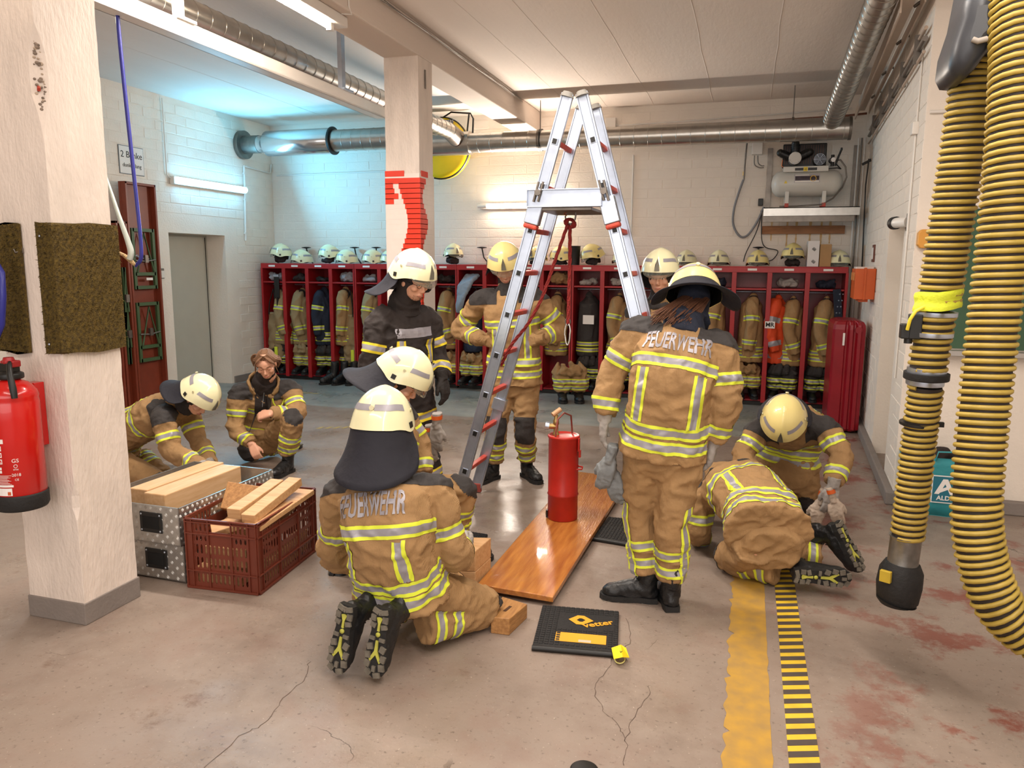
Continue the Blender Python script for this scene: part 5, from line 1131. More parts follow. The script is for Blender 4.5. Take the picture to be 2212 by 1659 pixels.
def hand(mb, W_, D, N, S, curl=.5, s=1.0, g=1.0):
    """wrist, finger direction, palm normal, thumb side"""
    D = V(D).normalized(); N = V(N); N = (N-D*N.dot(D)).normalized(); S = V(S); S = (S-D*S.dot(D)-N*S.dot(N)).normalized(); W_ = V(W_)
    def P(d, n, q): return W_+D*(d*s)+N*(n*s)+S*(q*s)
    r = .0095*g*s
    for q in (-.027, -.009, .009, .027): mb.tube([P(-.02, 0, q*.6), P(.02, -.002, q*.85), P(.055, -.003, q), P(.088, 0, q)], [.019*s, .017*s*g, .0155*s*g, .012*s*g], 10)
    for k, (q, l) in enumerate(((.029, .068), (.010, .078), (-.010, .073), (-.028, .058))):
        p = P(.086, 0, q); pts = [P(.05, 0, q*.95), p]; a = curl*(.7+.12*k); d = 0
        for sg_ in (.45, .32, .26):
            d += a; p = p+(D*math.cos(d)+N*math.sin(d)+S*(q*.8))*(l*sg_*s*1.05); pts.append(p)
        mb.tube(pts, [r*1.15, r*1.1, r*1.02, r*.95, r*.78], 9)
    t = [P(.01, .0, .026), P(.035, .008, .045), P(.065, .018, .056), P(.088, .028, .052)]
    mb.tube(t, [r*1.5, r*1.35, r*1.12, r*.85], 9)
def head_parts(mb, M, jaw=1.0):
    E = lambda c, r, R=None: mb.ell(c, r, 18, 12, 0, R, M); T = lambda p, r, sg=10: mb.tube(p, r, sg, 0, M)
    E((0, -.012, .035), (.075, .095, .082)); E((0, .015, -.025), (.064, .074, .085)); E((0, .045, -.082), (.038*jaw, .040, .030)); E((0, .02, -.065), (.055*jaw, .06, .04))
    E((0, .055, .035), (.060, .040, .045)); T([(-.045, .070, .022), (-.02, .088, .026), (0, .090, .022), (.02, .088, .026), (.045, .070, .022)], [.008, .010, .009, .010, .008])
    T([(0, .086, .014), (0, .100, -.010), (0, .110, -.032)], [.007, .0085, .0115]); E((-.011, .096, -.036), (.008, .009, .006)); E((.011, .096, -.036), (.008, .009, .006)); E((0, .103, -.037), (.009, .010, .007))
    for s in (-1, 1):
        E((s*.042, .062, -.022), (.024, .026, .022)); E((s*.033, .070, .002), (.017, .016, .011)); E((s*.076, -.008, -.008), (.007, .019, .030))
    T([(-.026, .072, -.064), (-.012, .087, -.060), (0, .090, -.061), (.012, .087, -.060), (.026, .072, -.064)], [.005, .008, .008, .008, .005])
    T([(-.020, .076, -.071), (0, .088, -.072), (.020, .076, -.071)], [.005, .0085, .005])
    T([(0, -.01, -.03), (0, -.02, -.10), (0, -.03, -.16)], [.055, .052, .056], 14)
def face_details(root, M, eyes='open', lips=True, brows=True):
    if lips: MB().tube([(-.022, .0805, -.0665), (-.010, .0965, -.064), (0, .0995, -.0655), (.010, .0965, -.064), (.022, .0805, -.0665)], [.002, .0042, .0045, .0042, .002], 8, 0, M, flat=.9).build('lips', lip_m, root)
    for s in (-1, 1):
        if brows: MB().tube([(s*.017, .0985, .030), (s*.030, .0945, .034), (s*.047, .078, .029)], [.0035, .0038, .002], 6, 0, M).build('eyebrow', brow_m, root)
        c = V((s*.031, .0795, .006))
        if eyes == 'open':
            e = MB().ell(c, (.012, .0095, .007), 14, 8, 0, None, M).build('eye', eye_m, root); MB().ell(c+V((0, .007, -.001)), (.0048, .0035, .0048), 10, 6, 0, None, M).build('iris', iris_m, e)
            MB().tube([c+V((-.013, .003, .001)), c+V((0, .0105, .0065)), c+V((.013, .002, .001))], [.0022, .0030, .0022], 6, 0, M).build('eyelid', skin, root)
        else:
            MB().ell(c, (.0135, .0105, .0085), 14, 8, 0, None, M).build('eyelid', skin, root); MB().tube([c+V((-.012, .0045, -.003)), c+V((0, .0105, -.0055)), c+V((.012, .0035, -.003))], .0016, 6, 0, M).build('eyelashes', brow_m, root)
# ---------------------------------------------------------------- clothed figure
def seg_d(p, a, b):
    ab = b-a; t = max(0, min(1, (p-a).dot(ab)/ab.length_squared)); return (p-(a+ab*t)).length, t
def cutp(bm, lay, lab, co_, no, pred=None):
    fs = [f for f in bm.faces if f[lay] == lab and (pred is None or pred(f))]
    if not fs: return
    vs = {v for f in fs for v in f.verts}; es = {e for f in fs for e in f.edges}
    bmesh.ops.bisect_plane(bm, geom=fs+list(es)+list(vs), plane_co=co_, plane_no=no, dist=.0008)
def extract(bm, faces, off, name, mats, mi_of, parent):
    if not faces: return
    nb = bmesh.new(); vm = {}
    for f in faces:
        for v in f.verts:
            if v not in vm: vm[v] = nb.verts.new(v.co+v.normal*off)
    for f in faces:
        try: g = nb.faces.new([vm[v] for v in f.verts]); g.smooth = True; g.material_index = mi_of(f)
        except ValueError: pass
    return finish(nb, name, mats, parent)
class Spine:
    def __init__(s, pts, side0, side1):
        s.P = [V(p) for p in cat([tuple(p) for p in pts], 8)]; s.L = [0]
        for a, b in zip(s.P, s.P[1:]): s.L.append(s.L[-1]+(b-a).length)
        s.tot = s.L[-1]; s.s0 = V(side0).normalized(); s.s1 = V(side1).normalized()
    def at(s, q):
        q2 = max(0, min(s.tot, q))
        for i in range(len(s.P)-1):
            if s.L[i+1] >= q2: break
        f = (q2-s.L[i])/max(1e-6, s.L[i+1]-s.L[i]); c = s.P[i].lerp(s.P[i+1], f); d = (s.P[i+1]-s.P[i]).normalized()
        if 0 < i and f < .5: d = (d+(s.P[i]-s.P[i-1]).normalized()).normalized()
        if i+2 < len(s.P) and f >= .5: d = (d+(s.P[i+2]-s.P[i+1]).normalized()).normalized()
        if q != q2: c = c+d*(q-q2)
        r = s.s0.lerp(s.s1, q2/s.tot); r = (r-d*r.dot(d)).normalized(); return c, d, r, d.cross(r)
    def loc(s, p):
        b = 1e9; bi = 0; bt = 0
        for i in range(len(s.P)-1):
            dd, t = seg_d(p, s.P[i], s.P[i+1])
            if dd < b: b, bi, bt = dd, i, t
        q = s.L[bi]+(s.L[bi+1]-s.L[bi])*bt
        if bi == 0 and bt == 0: q = (p-s.P[0]).dot((s.P[1]-s.P[0]).normalized())
        c, d, r, f = s.at(q); e = p-c; return q, e.dot(r), e.dot(f)
def sect(c, r, f, rx, ry, n=24, e=2.5):
    out = []
    for i in range(n):
        a = 2*math.pi*i/n; ca, sa = math.cos(a), math.sin(a)
        out.append(c+r*(rx*math.copysign(abs(ca)**(2/e), ca))+f*(ry*math.copysign(abs(sa)**(2/e), sa)))
    return out
def person(lab, J, top=tan, bot=tan, tape=None, sc=1.0, helmet=None, flare=.7, flap=.20, visor=True, eyes='open', bare=False, glove=glove_m, vox=.011, back_T=True, front_T=False, word=False,
           hem_len=.10, knee_patch=True, yoke=True, collar=None, extra=None, jaw=1.0, bandsT=None, sleeve=True, seed=1, legv=False, hoodc=None, hand_vis=(True, True), curl=.5, cbands=None, widen=1.0, hemw=1.0):
    """J: joints. pel, neck, mid(optional), shL, shR, elL, elR, wrL, wrR, hipL, hipR, knL, knR, anL, anR, head, hf (face direction), hu, bootL/bootR=(heel, toe, up)"""
    J = {k: (V(v) if not isinstance(v, tuple) or not isinstance(v[0], V) else v) for k, v in J.items()}
    tape = tape or (yel_t, sil_t); base = J['pel']; root = thing('person', lab, 'person', (base.x, base.y, 0))
    mid = J.get('mid', (J['pel']+J['neck'])/2); up0 = (mid-J['pel']).normalized(); hem = J['pel']-up0*hem_len
    sp_ = Spine([hem, J['pel'], mid, J['neck'].lerp(mid, .25), J['neck']], J['hipR']-J['hipL'], J['shR']-J['shL']); T = sp_.tot
    # jacket
    m = MB(); prof = [(0, .235*hemw, .18*hemw), (.08, .228, .172), (hem_len/T, .218, .165), (.42, .200, .155), (.60, .215, .160), (.78, .215, .152), (.88, .185, .125), (.95, .125, .095), (1.0, .085, .078), (1.06, .082, .078)]
    def rxy(q):
        q /= T
        for (a, x0, y0), (b, x1, y1) in zip(prof, prof[1:]):
            if q <= b:
                t = max(0, (q-a)/(b-a)) if b > a else 0; return (x0+(x1-x0)*t)*sc*widen, (y0+(y1-y0)*t)*sc
        return prof[-1][1]*sc*widen, prof[-1][2]*sc
    secs = []
    for i in range(25):
        q = T*1.05*i/24; c, d, r, f = sp_.at(q); rx, ry = rxy(q); secs.append(sect(c, r, f, rx, ry))
    m.loft(secs)
    arms = {}
    for s in 'LR':
        a, e, w_ = J['sh'+s], J['el'+s], J['wr'+s]; inn = J['neck'].lerp(a, .55)-sp_.at(T)[1]*.03
        e2 = w_+(e-w_).normalized()*.02
        P_ = cat([tuple(inn)+(.075,), tuple(a)+(.083,), tuple(a.lerp(e, .5))+(.080,), tuple(e)+(.074,), tuple(e.lerp(w_, .55))+(.068,), tuple(e2)+(.056,)], 5)
        m.tube([V(p[:3]) for p in P_], [p[3]*sc for p in P_], 16); arms[s] = (a, e, w_)
    jb = remesh(m, vox, 2); rough_up(jb, .012*sc, 6.5, seed, (1, 1, 1.35)); rough_up(jb, .0055*sc, 17, seed+4)
    jb.normal_update(); jb.faces.layers.float.new('fq'); jb.faces.layers.float.new('fla'); jb.faces.layers.float.new('fdp'); lay = jb.faces.layers.int.new('lab')
    def jl(p, q, la, dp):
        rx, ry = rxy(max(0, q)); dt = (math.sqrt((la/rx)**2+(dp/ry)**2)-1)*min(rx, ry)
        if q > T: dt += q-T
        best = (dt, 0)
        for k, s in enumerate('LR'):
            a, e, w_ = arms[s]; d1, t1 = seg_d(p, a, e); d2, t2 = seg_d(p, e, w_)
            if t1 <= 0 and (p-a).dot(e-a) < 0: d1 += .05
            for d_, l_ in ((d1-.078, 1+2*k), (d2-.068, 2+2*k)):
                if d_ < best[0]: best = (d_, l_)
        return best[1]
    fq, fla, fdp = (jb.faces.layers.float[k_] for k_ in ('fq', 'fla', 'fdp'))
    for f in jb.faces:
        p_ = f.calc_center_median(); f[fq], f[fla], f[fdp] = sp_.loc(p_); f[lay] = jl(p_, f[fq], f[fla], f[fdp])
    bands = []
    def hband(q, wd, pred=None, sub=(0, .25, .75, 1)):
        c, d, r, f_ = sp_.at(q); pl = lambda x: abs(x[fq]-q) < wd*2.2
        for o in sub: cutp(jb, lay, 0, c+d*((o-.5)*wd), d, pl)
        bands.append((0, c, d, wd, sub, pred, q))
    def aband(k, s, t, wd):
        a, e, w_ = arms[s]; A0, B0 = (a, e) if k == 1 else (e, w_); c = A0.lerp(B0, t); d = (B0-A0).normalized(); l_ = k+(0 if s == 'L' else 2)
        for o in (0, .25, .75, 1): cutp(jb, lay, l_, c+d*((o-.5)*wd), d)
        bands.append((l_, c, d, wd, (0, .25, .75, 1), None, 0))
    vb = []
    def vband(x, wd, q0, q1, side):
        qm = (q0+q1)/2; c, d, r, f_ = sp_.at(qm)
        def pl(p): return q0-.02 < p[fq] < q1+.02 and p[fdp]*side > 0
        for o in (0, .25, .75, 1): cutp(jb, lay, 0, c+r*(x+(o-.5)*wd), r, pl)
        vb.append((x, wd, q0, q1, side, c, r))
    BW = .062*sc
    B = bandsT or [(.085, 'a'), (.170, 'a'), (.435, 'a')]
    for q, k in B: hband(q*T/.66, BW)
    chest_q = B[-1][0]*T/.66; low_q = B[-2][0]*T/.66
    for s in 'LR': aband(1, s, .56, BW); aband(2, s, .62, BW)
    if back_T:
        for x in (-.135*sc, .135*sc): vband(x, .055*sc, low_q+BW/2, chest_q-BW/2, -1)
    if front_T:
        for x in (-.125*sc, .125*sc): vband(x, .055*sc, low_q+BW/2, chest_q-BW/2, 1)
    yk = []
    if yoke:
        c, d, r, f_ = sp_.at(T*.86); cutp(jb, lay, 0, c, d, lambda p: abs(p[fq]-T*.86) < .05)
        for s, k in (('L', 1), ('R', 3)):
            a, e, w_ = arms[s]; dd = (e-a).normalized(); cutp(jb, lay, k, a+dd*.05, dd); cutp(jb, lay, k, c, d)
        for sx_ in (-1, 1): cutp(jb, lay, 0, c+r*(.085*sx_), r, lambda p: p[fq] > T*.84)
    jb.normal_update(); jb.faces.ensure_lookup_table()
    info = {}
    cen = {f: f.calc_center_median() for f in jb.faces}
    loc = {}
    mats = [tape[0], tape[1], tape[0]]
    jk = finish(jb.copy(), 'jacket', [top], root)
    used = set()
    def take(fs, off, name, mm, mi): 
        fs = [f for f in fs if f not in used]; used.update(fs); return extract(jb, fs, off, name, mm, mi, jk)
    for (l_, c, d, wd, sub, pred, q) in bands:
        fs = []; mi = {}
        for f in jb.faces:
            if f[lay] != l_: continue
            h = (cen[f]-c).dot(d)/wd+.5
            if not (0 < h < 1): continue
            if l_ == 0 and abs((cen[f]-c).length) > .36: continue
            mi[f] = 0 if h < .25 else (1 if h < .75 else 2); fs.append(f)
        take(fs, .003, 'reflective_band', mats, lambda f: mi[f])
    for (x, wd, q0, q1, side, c, r) in vb:
        fs = []; mi = {}
        for f in jb.faces:
            if f[lay] != 0: continue
            h = ((cen[f]-c).dot(r)-x)/wd+.5
            if not (0 < h < 1): continue
            q, la, dp = f[fq], f[fla], f[fdp]
            if not (q0 < q < q1) or dp*side < 0: continue
            mi[f] = 0 if h < .25 else (1 if h < .75 else 2); fs.append(f)
        take(fs, .0035, 'reflective_band', mats, lambda f: mi[f])
    if yoke and top is not blackf:
        c, d, r, f_ = sp_.at(T*.86)
        for sx_, s, k in ((-1, 'L', 1), (1, 'R', 3)):
            a, e, w_ = arms[s]; dd = (e-a).normalized(); fs = []
            for f in jb.faces:
                p = cen[f]
                if f[lay] == k and (p-a).dot(dd) < .05 and (p-c).dot(d) > 0: fs.append(f)
                elif f[lay] == 0 and (p-c).dot(d) > 0 and (p-c).dot(r)*sx_ > .085: fs.append(f)
            take(fs, .0025, 'shoulder_patch', [greyf], lambda f: 0)
    if word:
        bvh = BVHTree.FromBMesh(jb); qz = chest_q+(.080 if bandsT else .088)*sc; c, d, r, f_ = sp_.at(qz)
        wsz, tw, xoff = word; me = text_mesh('FEUERWEHR', wsz, .0, True, 2); xw = [v.co.x for v in me.vertices]; xs_ = tw/(max(xw)-min(xw))
        b2 = bmesh.new(); b2.from_mesh(me); bmesh.ops.triangulate(b2, faces=b2.faces); 
        for _ in range(2): bmesh.ops.subdivide_edges(b2, edges=[e for e in b2.edges if e.calc_length() > .012], cuts=1)
        for v in b2.verts:
            x, y = v.co.x*xs_+xoff, v.co.y*1.05; q = qz+y; c, d, r, f_ = sp_.at(q); rx, ry = rxy(q); an = x/(rx*1.05)
            di = (f_*-1*math.cos(an)+r*math.sin(an)); o = c+r*(0)+di*.6; h, n, _i, _d = bvh.ray_cast(o, -di)
            v.co = (h+n*.0045) if h is not None else c+di*ry*1.1
        finish(b2, 'lettering', [sil_t], jk); bpy.data.meshes.remove(me)
    jb.free()
    # cuffs / hood / collar
    hd = J.get('head'); M = frame(hd, J['hf'], J['hu'])
    nk, nd = J['neck'], sp_.at(T)[1]
    cm = hoodc or (greyf if top is not blackf else blackf); cc = (M @ V((0, -.02, -.10)))
    m = MB(); P_ = [nk-nd*.03, nk+nd*.03, nk.lerp(cc, .6)]
    m.tube([nk-nd*.05, nk+nd*.02, nk.lerp(cc, .85 if top is blackf else .42)], [.112*sc, .104*sc, .096*sc], 20)
    cb_ = remesh(m, .010, 2); rough_up(cb_, .006, 14, seed+2); finish(cb_, 'collar', [collar or top], root)
    # trousers
    m = MB(); pc_, pd_, pr_, pf_ = sp_.at(hem_len)
    hc = (J['hipL']+J['hipR'])/2; m.loft([sect(hc+pd_*z, pr_, pf_, rx*sc, ry*sc) for z, rx, ry in ((-.10, .15, .12), (-.06, .175, .13), (0, .185, .135), (.08, .165, .12), (.14, .14, .10))])
    for s in 'LR':
        h, k, a = J['hip'+s], J['kn'+s], J['an'+s]
        P_ = cat([tuple(h)+(.112,), tuple(h.lerp(k, .45))+(.104,), tuple(k)+(.086,), tuple(k.lerp(a, .45))+(.086,), tuple(a.lerp(k, .12))+(.078,)], 6)
        m.tube([V(p[:3]) for p in P_], [p[3]*sc for p in P_], 18)
    tb = remesh(m, vox, 2); rough_up(tb, .011*sc, 6.5, seed+9, (1, 1, 1.4)); rough_up(tb, .005*sc, 17, seed+5); tb.normal_update(); lay = tb.faces.layers.int.new('lab')
    def tl(p):
        best = (.0+(p-hc).length-.17, 0)
        for i, s in enumerate('LR'):
            for j, (a, b) in enumerate(((J['hip'+s], J['kn'+s]), (J['kn'+s], J['an'+s]))):
                d_, t = seg_d(p, a, b)
                if d_-.085 < best[0]: best = (d_-.085, 1+j+2*i)
        return best[1]
    for f in tb.faces: f[lay] = tl(f.calc_center_median())
    bl = []
    for i, s in enumerate('LR'):
        k, a = J['kn'+s], J['an'+s]; d = (k-a).normalized()
        for hgt in (.105, .20):
            c = a+d*hgt*sc
            for o in (0, .25, .75, 1): cutp(tb, lay, 2+2*i, c+d*((o-.5)*.055), d)
            bl.append((2+2*i, c, d, .055))
        if knee_patch:
            th = (k-J['hip'+s]).normalized()
            cutp(tb, lay, 2+2*i, k-d*.10, d); cutp(tb, lay, 1+2*i, k-th*.09, th)
            kf = ((k-J['hip'+s]).normalized()-(a-k).normalized()); kf = kf.normalized() if kf.length > .25 else pf_
            bl.append(('k', i, k, d, th, kf))
    tb.normal_update(); tr = finish(tb.copy(), 'trousers', [bot], root); cen = {f: f.calc_center_median() for f in tb.faces}
    for b_ in bl:
        fs = []; mi = {}
        if b_[0] == 'k':
            _, i, k, d, th, kf = b_
            for f in tb.faces:
                p = cen[f]
                if (f[lay] == 2+2*i and (p-k).dot(d) > -.10 or f[lay] == 1+2*i and (p-k).dot(th) > -.09) and (p-k).dot(kf) > .03: fs.append(f)
            extract(tb, fs, .0025, 'knee_patch', [greyf], lambda f: 0, tr); continue
        l_, c, d, wd = b_
        for f in tb.faces:
            if f[lay] != l_: continue
            h = (cen[f]-c).dot(d)/wd+.5
            if 0 < h < 1: mi[f] = 0 if h < .25 else (1 if h < .75 else 2); fs.append(f)
        extract(tb, fs, .003, 'reflective_band', mats, lambda f: mi[f], tr)
    if legv:
        for i, s in enumerate('LR'):
            k, a, h = J['kn'+s], J['an'+s], J['hip'+s]; out = pr_*(-1 if s == 'L' else 1); bv = BVHTree.FromBMesh(tb); vs = []; n = 22
            out = (out*.8-pf_*.6).normalized(); fr2 = d.cross(out).normalized()
            for j in range(n+1):
                c = a.lerp(k, .08+.92*j/n) if j < n*.75 else k.lerp(h, (j/n-.75)*1.1)
                if j < n*.75: c = a.lerp(k, .10+.9*j/(n*.75))
                for o in (-.027, -.014, .014, .027):
                    q = c+fr2*o; hh, nn_, _a, _b = bv.ray_cast(q+out*.3, -out); vs.append(hh+nn_*.005 if hh is not None else q+out*.09)
            mm = MB()
            for j in range(n):
                for o in range(3): mm.add([vs[4*j+o], vs[4*j+o+1], vs[4*j+5+o], vs[4*j+4+o]], [(0, 1, 2, 3)], 1 if o == 1 else 0, sm=True)
            mm.build('reflective_band', [tape[0], tape[1]], tr)
    tb.free()
    # boots
    for s in 'LR':
        hl, toe, up = J['boot'+s]; add_boot(root, hl, toe, up, sc*1.02)
    # body with head and (bare) hands
    m = MB(); head_parts(m, M, jaw); cN = M @ V((0, -.025, -.14)); m.tube([cN, nk, sp_.at(T*.85)[0]], [.055, .06, .09], 14)
    secs = []
    for i in range(10):
        q = T*(.12+.75*i/9); c, d, r, f = sp_.at(q); rx, ry = rxy(q); secs.append(sect(c, r, f, rx*.72, ry*.7, 16))
    m.loft(secs)
    for i, s in enumerate('LR'):
        a, e, w_ = arms[s]; m.tube([sp_.at(T*.86)[0].lerp(a, .7), a, e, w_], [.055, .05, .042, .031], 12)
        h, k, an = J['hip'+s], J['kn'+s], J['an'+s]; m.tube([hc.lerp(h, .4), hc.lerp(h, .8), k, k.lerp(an, .55)], [.06, .065, .048, .036], 12)
        dr_ = J.get('hd'+s, (w_-e).normalized()); pn = J.get('pn'+s, V((0, 0, -1))); ts = J.get('ts'+s, V((1, 0, 0)))
        if bare: hand(m, w_+dr_*.01, dr_, pn, ts, curl, 1.0*sc)
        else:
            m.tube([w_-dr_*.03, w_+dr_*.01], [.026, .022], 10); g = MB(); g.tube([w_-dr_*.05, w_, w_+dr_*.02], [.042, .038, .036], 14); hand(g, w_+dr_*.02, dr_, pn, ts, curl, 1.06*sc, 1.22)
            gb = remesh(g, .0052, 1); rough_up(gb, .0018, 40, seed); finish(gb, 'glove', [glove], root)
    bb = remesh(m, .0062 if (bare or eyes) else .009, 2); finish(bb, 'body', [skin], root)
    if eyes: face_details(root, M, eyes)
    if helmet:
        Mh = M @ MX.Translation((0, -.008, .052)); add_helmet(Mh, root, helmet, flap_mesh(flare, flap), visor)
    if hoodc:
        m = MB(); m.ell((0, -.022, .01), (.085, .095, .095), 20, 14, 0, None, M); m.tube([(0, -.03, -.03), (0, -.035, -.10), (0, -.045, -.16)], [.078, .072, .085], 16, 0, M); hb_ = remesh(m, .010, 3); rough_up(hb_, .003, 18, seed); finish(hb_, 'hood', [hoodc], root)
    if extra: extra(root, M, sp_, jk)
    return root
def D3(x, y, z): return V((x, y, z)).normalized()
# ---- 1 kneeling with back to us
def bt(heel, toe, up): return (V(heel), V(toe), V(up))
W = lambda x, y, Y: A(x, y, Y)
def pers1():
    aR, aL = V((-1.455, 2.93, .16)), V((-1.66, 2.96, .17))
    J = dict(pel=V((-1.455, 3.0, .33)), mid=V((-1.475, 2.93, .56)), neck=W(836, 1020, 3.03), shL=W(738, 1070, 3.03), shR=W(946, 1070, 3.06), elL=W(722, 1200, 3.18), elR=W(985, 1195, 3.08), wrL=W(850, 1215, 3.5), wrR=W(1000, 1190, 3.32),
             hipL=V((-1.56, 3.05, .30)), hipR=V((-1.355, 3.0, .30)), knL=V((-1.42, 3.50, .10)), knR=V((-1.15, 3.31, .10)), anL=V((-1.55, 3.03, .14)), anR=V((-1.36, 2.93, .13)),
             head=W(829, 932, 3.08), hf=D3(-.12, 1, -.10), hu=D3(0, .1, 1), hdL=D3(.8, .6, -.1), hdR=D3(.0, 1, 0), pnL=D3(.4, 0, -1), pnR=D3(-1, 0, 0), tsR=V((0, 0, 1)), tsL=V((0, 0, 1)))
    sn = D3(-.12, -.95, .28)
    def foot(a, lean): 
        toe = D3(lean, -.12, -1); return bt(a-sn*.0+V((0, 0, .155))+sn*.10, toe, -sn)
    J['bootR'] = foot(V((-1.385, 2.80, .135)), -.10); J['bootL'] = foot(V((-1.545, 2.79, .13)), -.14)
    person('kneeling firefighter seen from behind with FEUERWEHR on the back, nearest to the camera', J, vox=.0095, helmet='new', flare=.34, flap=.27, visor=False, eyes=None, word=(.118, .42, -.01), bandsT=[(.085, 'a'), (.170, 'a'), (.385, 'a')], seed=3, hem_len=.07, hoodc=blackf, collar=blackf, hemw=1.02)
pers1()
# ---- 6 woman standing with her back to us
def pers6():
    def hair(root, M, sp_, jk):
        m = MB(); R = random.Random(2)
        for i in range(70):
            a = -1.35+2.7*i/69; p = M @ V((.07*math.sin(a), -.06-.03*math.cos(a), -.02)); q = sp_.at(sp_.tot)[0]+V((.10*math.sin(a)-.06, -.09-.03*math.cos(a), .03+R.uniform(-.03, .03)))
            m.tube([p, p.lerp(q, .5)+V((R.uniform(-.012, .012), -.012+R.uniform(-.006, .006), 0)), q], [.006, .0065, .0015], 6)
        m.build('hair', hair_b, root)['kind'] = 'stuff'
    J = dict(pel=W(1437, 935, 3.78), mid=W(1452, 830, 3.74), neck=W(1478, 702, 3.84), shL=W(1374, 722, 3.82), shR=W(1558, 757, 3.80), elL=W(1318, 820, 3.80), elR=W(1568, 868, 3.76), wrL=W(1306, 903, 3.76), wrR=W(1540, 955, 3.80),
             hipL=W(1393, 975, 3.78), hipR=W(1476, 980, 3.78), knL=W(1384, 1115, 3.84), knR=W(1452, 1120, 3.74), anL=V(FL(1385, 1288))+V((0, .0, .11)), anR=V(FL(1452, 1300))+V((0, 0, .11)),
             head=W(1497, 655, 4.0), hf=D3(-.18, .85, -.72), hu=D3(-.05, .62, .8), hdL=D3(-.05, .05, -1), hdR=D3(-.12, .15, -1), pnL=D3(1, .2, 0), pnR=D3(-1, .1, 0), tsL=D3(0, 1, 0), tsR=D3(0, 1, 0))
    hL = FL(1415, 1300); hR = FL(1452, 1322)
    J['bootL'] = bt(V((hL.x+.0, hL.y, .006)), D3(-1, -.12, 0), V((0, 0, 1))); J['bootR'] = bt(V((hR.x, hR.y, .006)), D3(-.35, 1, 0), V((0, 0, 1)))
    J['anL'] = V((hL.x-.045, hL.y, .13)); J['anR'] = V((hR.x-.01, hR.y+.05, .13))
    person('woman firefighter standing with her back to the camera and brown hair below the helmet flap', J, vox=.0095, helmet='old', flare=.72, flap=.20, visor=False, eyes=None, word=(.115, .42, .0), seed=5, hoodc=navy, extra=hair, legv=True, collar=navy, widen=.96, knee_patch=False)
pers6()
# ---- 4 far standing, hands on hips
def pers4():
    J = dict(pel=W(1110, 800, 5.78), mid=W(1110, 725, 5.76), neck=W(1100, 622, 5.72), shR=W(1040, 650, 5.72), shL=W(1158, 648, 5.76), elR=W(992, 712, 5.86), elL=W(1208, 712, 5.86), wrR=W(1045, 735, 5.66), wrL=W(1165, 733, 5.66),
             hipR=W(1083, 825, 5.76), hipL=W(1136, 825, 5.80), knR=W(1072, 925, 5.68), knL=W(1134, 925, 5.74), head=W(1092, 580, 5.66), hf=D3(.25, -.9, -.5), hu=D3(0, -.4, 1), hdR=D3(.9, .2, -.2), hdL=D3(-.9, .2, -.2), pnR=D3(0, 1, 0), pnL=D3(0, 1, 0), tsR=V((0, 0, 1)), tsL=V((0, 0, 1)))
    a = FL(1064, 1035); b = FL(1136, 1030); J['bootR'] = bt((a.x+.02, a.y+.04, .006), D3(-.35, -1, 0), (0, 0, 1)); J['bootL'] = bt((b.x-.02, b.y+.02, .006), D3(.75, -.8, 0), (0, 0, 1))
    J['anR'] = V((a.x+.01, a.y, .13)); J['anL'] = V((b.x+.01, b.y-.01, .13))
    person('firefighter standing behind the ladder with hands on hips, facing the camera', J, vox=.012, helmet='old', flare=.35, flap=.16, eyes='closed', seed=7, back_T=False, front_T=True, hoodc=blackf, collar=greyf, glove=tan)
pers4()
